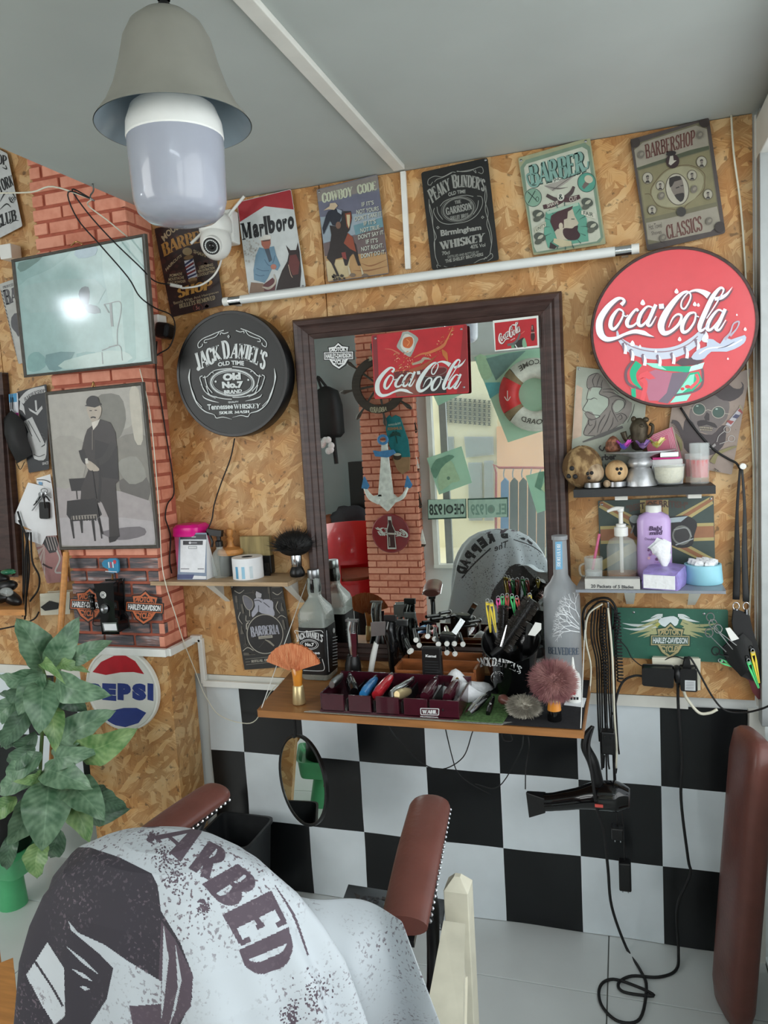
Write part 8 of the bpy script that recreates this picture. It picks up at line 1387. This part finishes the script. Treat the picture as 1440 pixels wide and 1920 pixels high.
t=thing('speaker_tower','tall black box standing against the grey wall left of the mirrored pillar','speaker');q=MY(672,865,4.0);M('black_plastic').box((q.x,q.y,q.z/2),(.14,.16,q.z)).build('body',t,bev=.004)
# window side: sheets, plates, life ring
mk('green_sheet',(176,218,192),.5,alpha=.74,var=.06,ns=8)
def sheet(lab,P,D,art=None,nm='window_poster',cat_='poster',mat='green_sheet'):
 t=thing(nm,lab,cat_);solid(t,'sheet',mat,P,D,.002,0,A2)
 if art:p=back_print(D-.001);p.crop(*A2);art(p);p.build('print',t)
 return t
def a1(p):p.poly([(150,1380),(200,1290),(260,1270),(330,1240),(385,1260),(320,1310),(250,1380),(200,1480),(160,1430)],(110,150,128),2);p.poly([(250,1380),(350,1300),(400,1400),(440,1500),(360,1520),(250,1600),(220,1500)],(176,204,168),2);p.ell(325,1475,16,18,(110,140,120))
def a2(p):p.poly([(600,260),(700,255),(760,450),(660,480)],(176,206,170),2);p.poly([(690,520),(840,515),(860,600),(740,680)],(110,186,190));p.poly([(880,420),(960,330),(1100,200),(900,230),(700,280),(800,500)],(120,150,144))
def a3(p):p.poly([(1190,1560),(1230,1410),(1290,1410),(1250,1600)],(110,150,128));p.poly([(1250,1580),(1290,1500),(1310,1640)],(190,210,170))
sheet('pale green poster with a spiky-haired head on the window, in the mirror',[(108,1275),(455,1155),(560,1520),(230,1640)],3.0,a1);sheet('large green poster behind the life ring on the window, in the mirror',[(580,265),(1260,170),(1400,960),(920,1118)],3.0,a2);sheet('pale green poster half cut off by the mirror frame',[(1095,1450),(1290,1400),(1320,1790),(1210,1825)],3.0,a3);sheet('pale green poster corner under the red cola plate, in the mirror',[(170,640),(530,600),(220,750)],3.0)
def np_(tx,c0,c1):
 def f(p):p.poly([(c0+8,1692),(c1-8,1682),(c1-6,1862),(c0+10,1876)],(172,198,182));p.text(tx[0],[(c1-16,1728),(c1-120,1730),(c1-118,1840),(c1-14,1835)],tx[2],.03);p.text(tx[1],[(c1-210,1730),(c1-372,1735),(c1-368,1848),(c1-206,1842)],tx[2],.03);p.ell(c1-166,1785,38,44,tx[2]);p.ell(c1-166,1785,22,28,(130,150,138))
 return f
mk('plate_green',(58,84,74),.4);sheet('mirrored number plate reading CHE 1928 on the sill',[(115,1690),(502,1680),(505,1876),(120,1890)],2.98,np_(('CHE','1928',(50,62,58)),115,502),'number_plate','plate','plate_green');sheet('mirrored pale number plate with faint 1929 numerals beside the darker one',[(515,1680),(918,1665),(920,1864),(520,1872)],2.98,np_(('EL','1929',(126,156,142)),515,918),'number_plate','plate','plate_green')
t=thing('life_ring','red and white life ring lettered WELCOME ABOARD hanging at the window, in the mirror','life ring');RC=(1190,640);D=2.96;m={}
mk('ring_white',(206,204,192),.5);mk('ring_red',(190,44,44),.5);mk('rope_tan',(132,112,84),.8)
for a0,a1_,mt in((-.55,.55,'ring_red'),(.55,.8,'rope_tan'),(.8,2.35,'ring_white'),(2.35,2.6,'rope_tan'),(2.6,3.7,'ring_red'),(3.7,3.95,'rope_tan'),(3.95,5.5,'ring_white'),(5.5,5.73,'rope_tan')):
 P=[MY(A2[0]+(RC[0]+262*cos(a0+(a1_-a0)*i/8))/5.333,A2[1]+(RC[1]-268*sin(a0+(a1_-a0)*i/8))/5.333,D)for i in range(9)];M(mt).tube(P,.068,16,1).build('ring_section',t,smooth=50)
p=back_print(D-.07);p.crop(*A2);p.text('WELCOME',[(1400,330),(1020,360),(1045,410),(1380,375)],(70,66,60),.01,60,60);p.text('ABOARD',[(1380,860),(1060,850),(1050,900),(1360,915)],(70,66,60),.01,-30,-30);p.line([(915,600),(915,690)],8,(220,200,190));p.line([(885,660),(915,700),(945,660)],8,(220,200,190));p.build('print',t)
# street outside the front window
Db=7.5;mk('house_cream',(232,222,188),.8,var=.04,ns=3);mk('house_orange',(226,172,132),.8,var=.06,ns=3);mk('door_grey',(176,178,176),.5);t=thing('street_building','cream house front with lattice blocks and grey doors across the street, in the mirror','building')
A2P=lambda P:[(A2[0]+x/5.333,A2[1]+y/5.333)for x,y in P]
solid(t,'wall','house_cream',A2P([(-200,-700),(805,-700),(820,2300),(-200,2300)]),Db,.2,0);solid(t,'side_wall','house_orange',A2P([(805,960),(1700,900),(1700,2300),(820,2300)]),Db-.05,.2,0);solid(t,'upper_wall','house_cream',A2P([(805,-700),(1700,-700),(1700,900),(805,960)]),Db+.05,.2,0)
for P in([(480,1060),(770,1060),(775,1240),(500,1270)],[(520,1320),(655,1320),(660,1900),(530,1900)],[(680,1300),(770,1300),(775,1900),(685,1900)],[(250,1060),(375,1060),(380,1300),(255,1300)]):w_=solid(t,'window','door_grey',A2P(P),Db-.06,.04,0);solid(t,'pane','alu',A2P([(P[0][0]+14,P[0][1]+14),(P[1][0]-14,P[1][1]+14),(P[2][0]-14,P[2][1]-14),(P[3][0]+14,P[3][1]-14)]),Db-.08,.01,0)
m=M('charcoal')
for j in range(6):
 for i in range(11):x,y=240+i*48,660+j*44+i*4;m.slab([MY(A2[0]+a/5.333,A2[1]+b/5.333,Db-.02)for a,b in((x,y),(x+30,y),(x+15,y+15),(x+30,y+30),(x,y+30),(x+15,y+15))],(0,.05,0))
m.build('lattice_blocks',t,kind='stuff')
structure(M('house_cream').box((-1,-7.5,-.05),(9,8,.08)).build('street'))
t=thing('clothes_rack','red clothes rack outside the front window, seen in the mirror','rack');D=4.6;M('shiny_red').tube([MY(*q,D)for q in((930,1040),(930,885),(936,877),(1060,878))],.012,8,2).build('rail',t,smooth=True);M('shiny_red').tube([MY(930,1040,D),rf(V((PY(930,1040,D).x,D,0)))],.012,8,1).build('upright',t)
for i in range(6):x=944+i*17;t=thing('hanging_jacket','%s jacket hanging %s from the upright of the red rack outside'%('dark' if i else 'pale blue',ORD[i]),'jacket','jackets on the clothes rack');solid(t,'cloth','black_cloth' if i else 'blue_paint',[(x-5,905),(x+2,896),(x+9,903),(x+9,1060),(x-6,1060)],D+.02,.05,0);M('steel').tube([MY(x+1,896,D),MY(x,888,D),MY(x+2,879,D)],.006,6).build('hanger',t)
# ------------------------------------------------------------------ bases: every thing's origin at its foot
def _finish():
 bpy.context.view_layer.update();kids={}
 for o in bpy.data.objects:
  if o.parent:kids.setdefault(o.parent.name,[]).append(o)
 done=set()
 def pts(o):
  r=[]
  if o.type=='MESH':r+=[o.matrix_world@V(c)for c in o.bound_box]
  for k in kids.get(o.name,[]):r+=pts(k)
  return r
 for o in[x for x in bpy.data.objects if not x.parent and x.type in('EMPTY','MESH')]:
  P=pts(o)
  if not P:continue
  lo=[min(p[i]for p in P)for i in range(3)];hi=[max(p[i]for p in P)for i in range(3)]
  b=V(((lo[0]+hi[0])/2,(lo[1]+hi[1])/2,lo[2]))
  if o.type=='MESH' and o.data.users>1 or o.location.length>1e-6:continue
  if o.type=='MESH':o.data.transform(Matrix.Translation(-b))
  o.location=b
  for k in kids.get(o.name,[]):k.location=k.location-b
_finish()
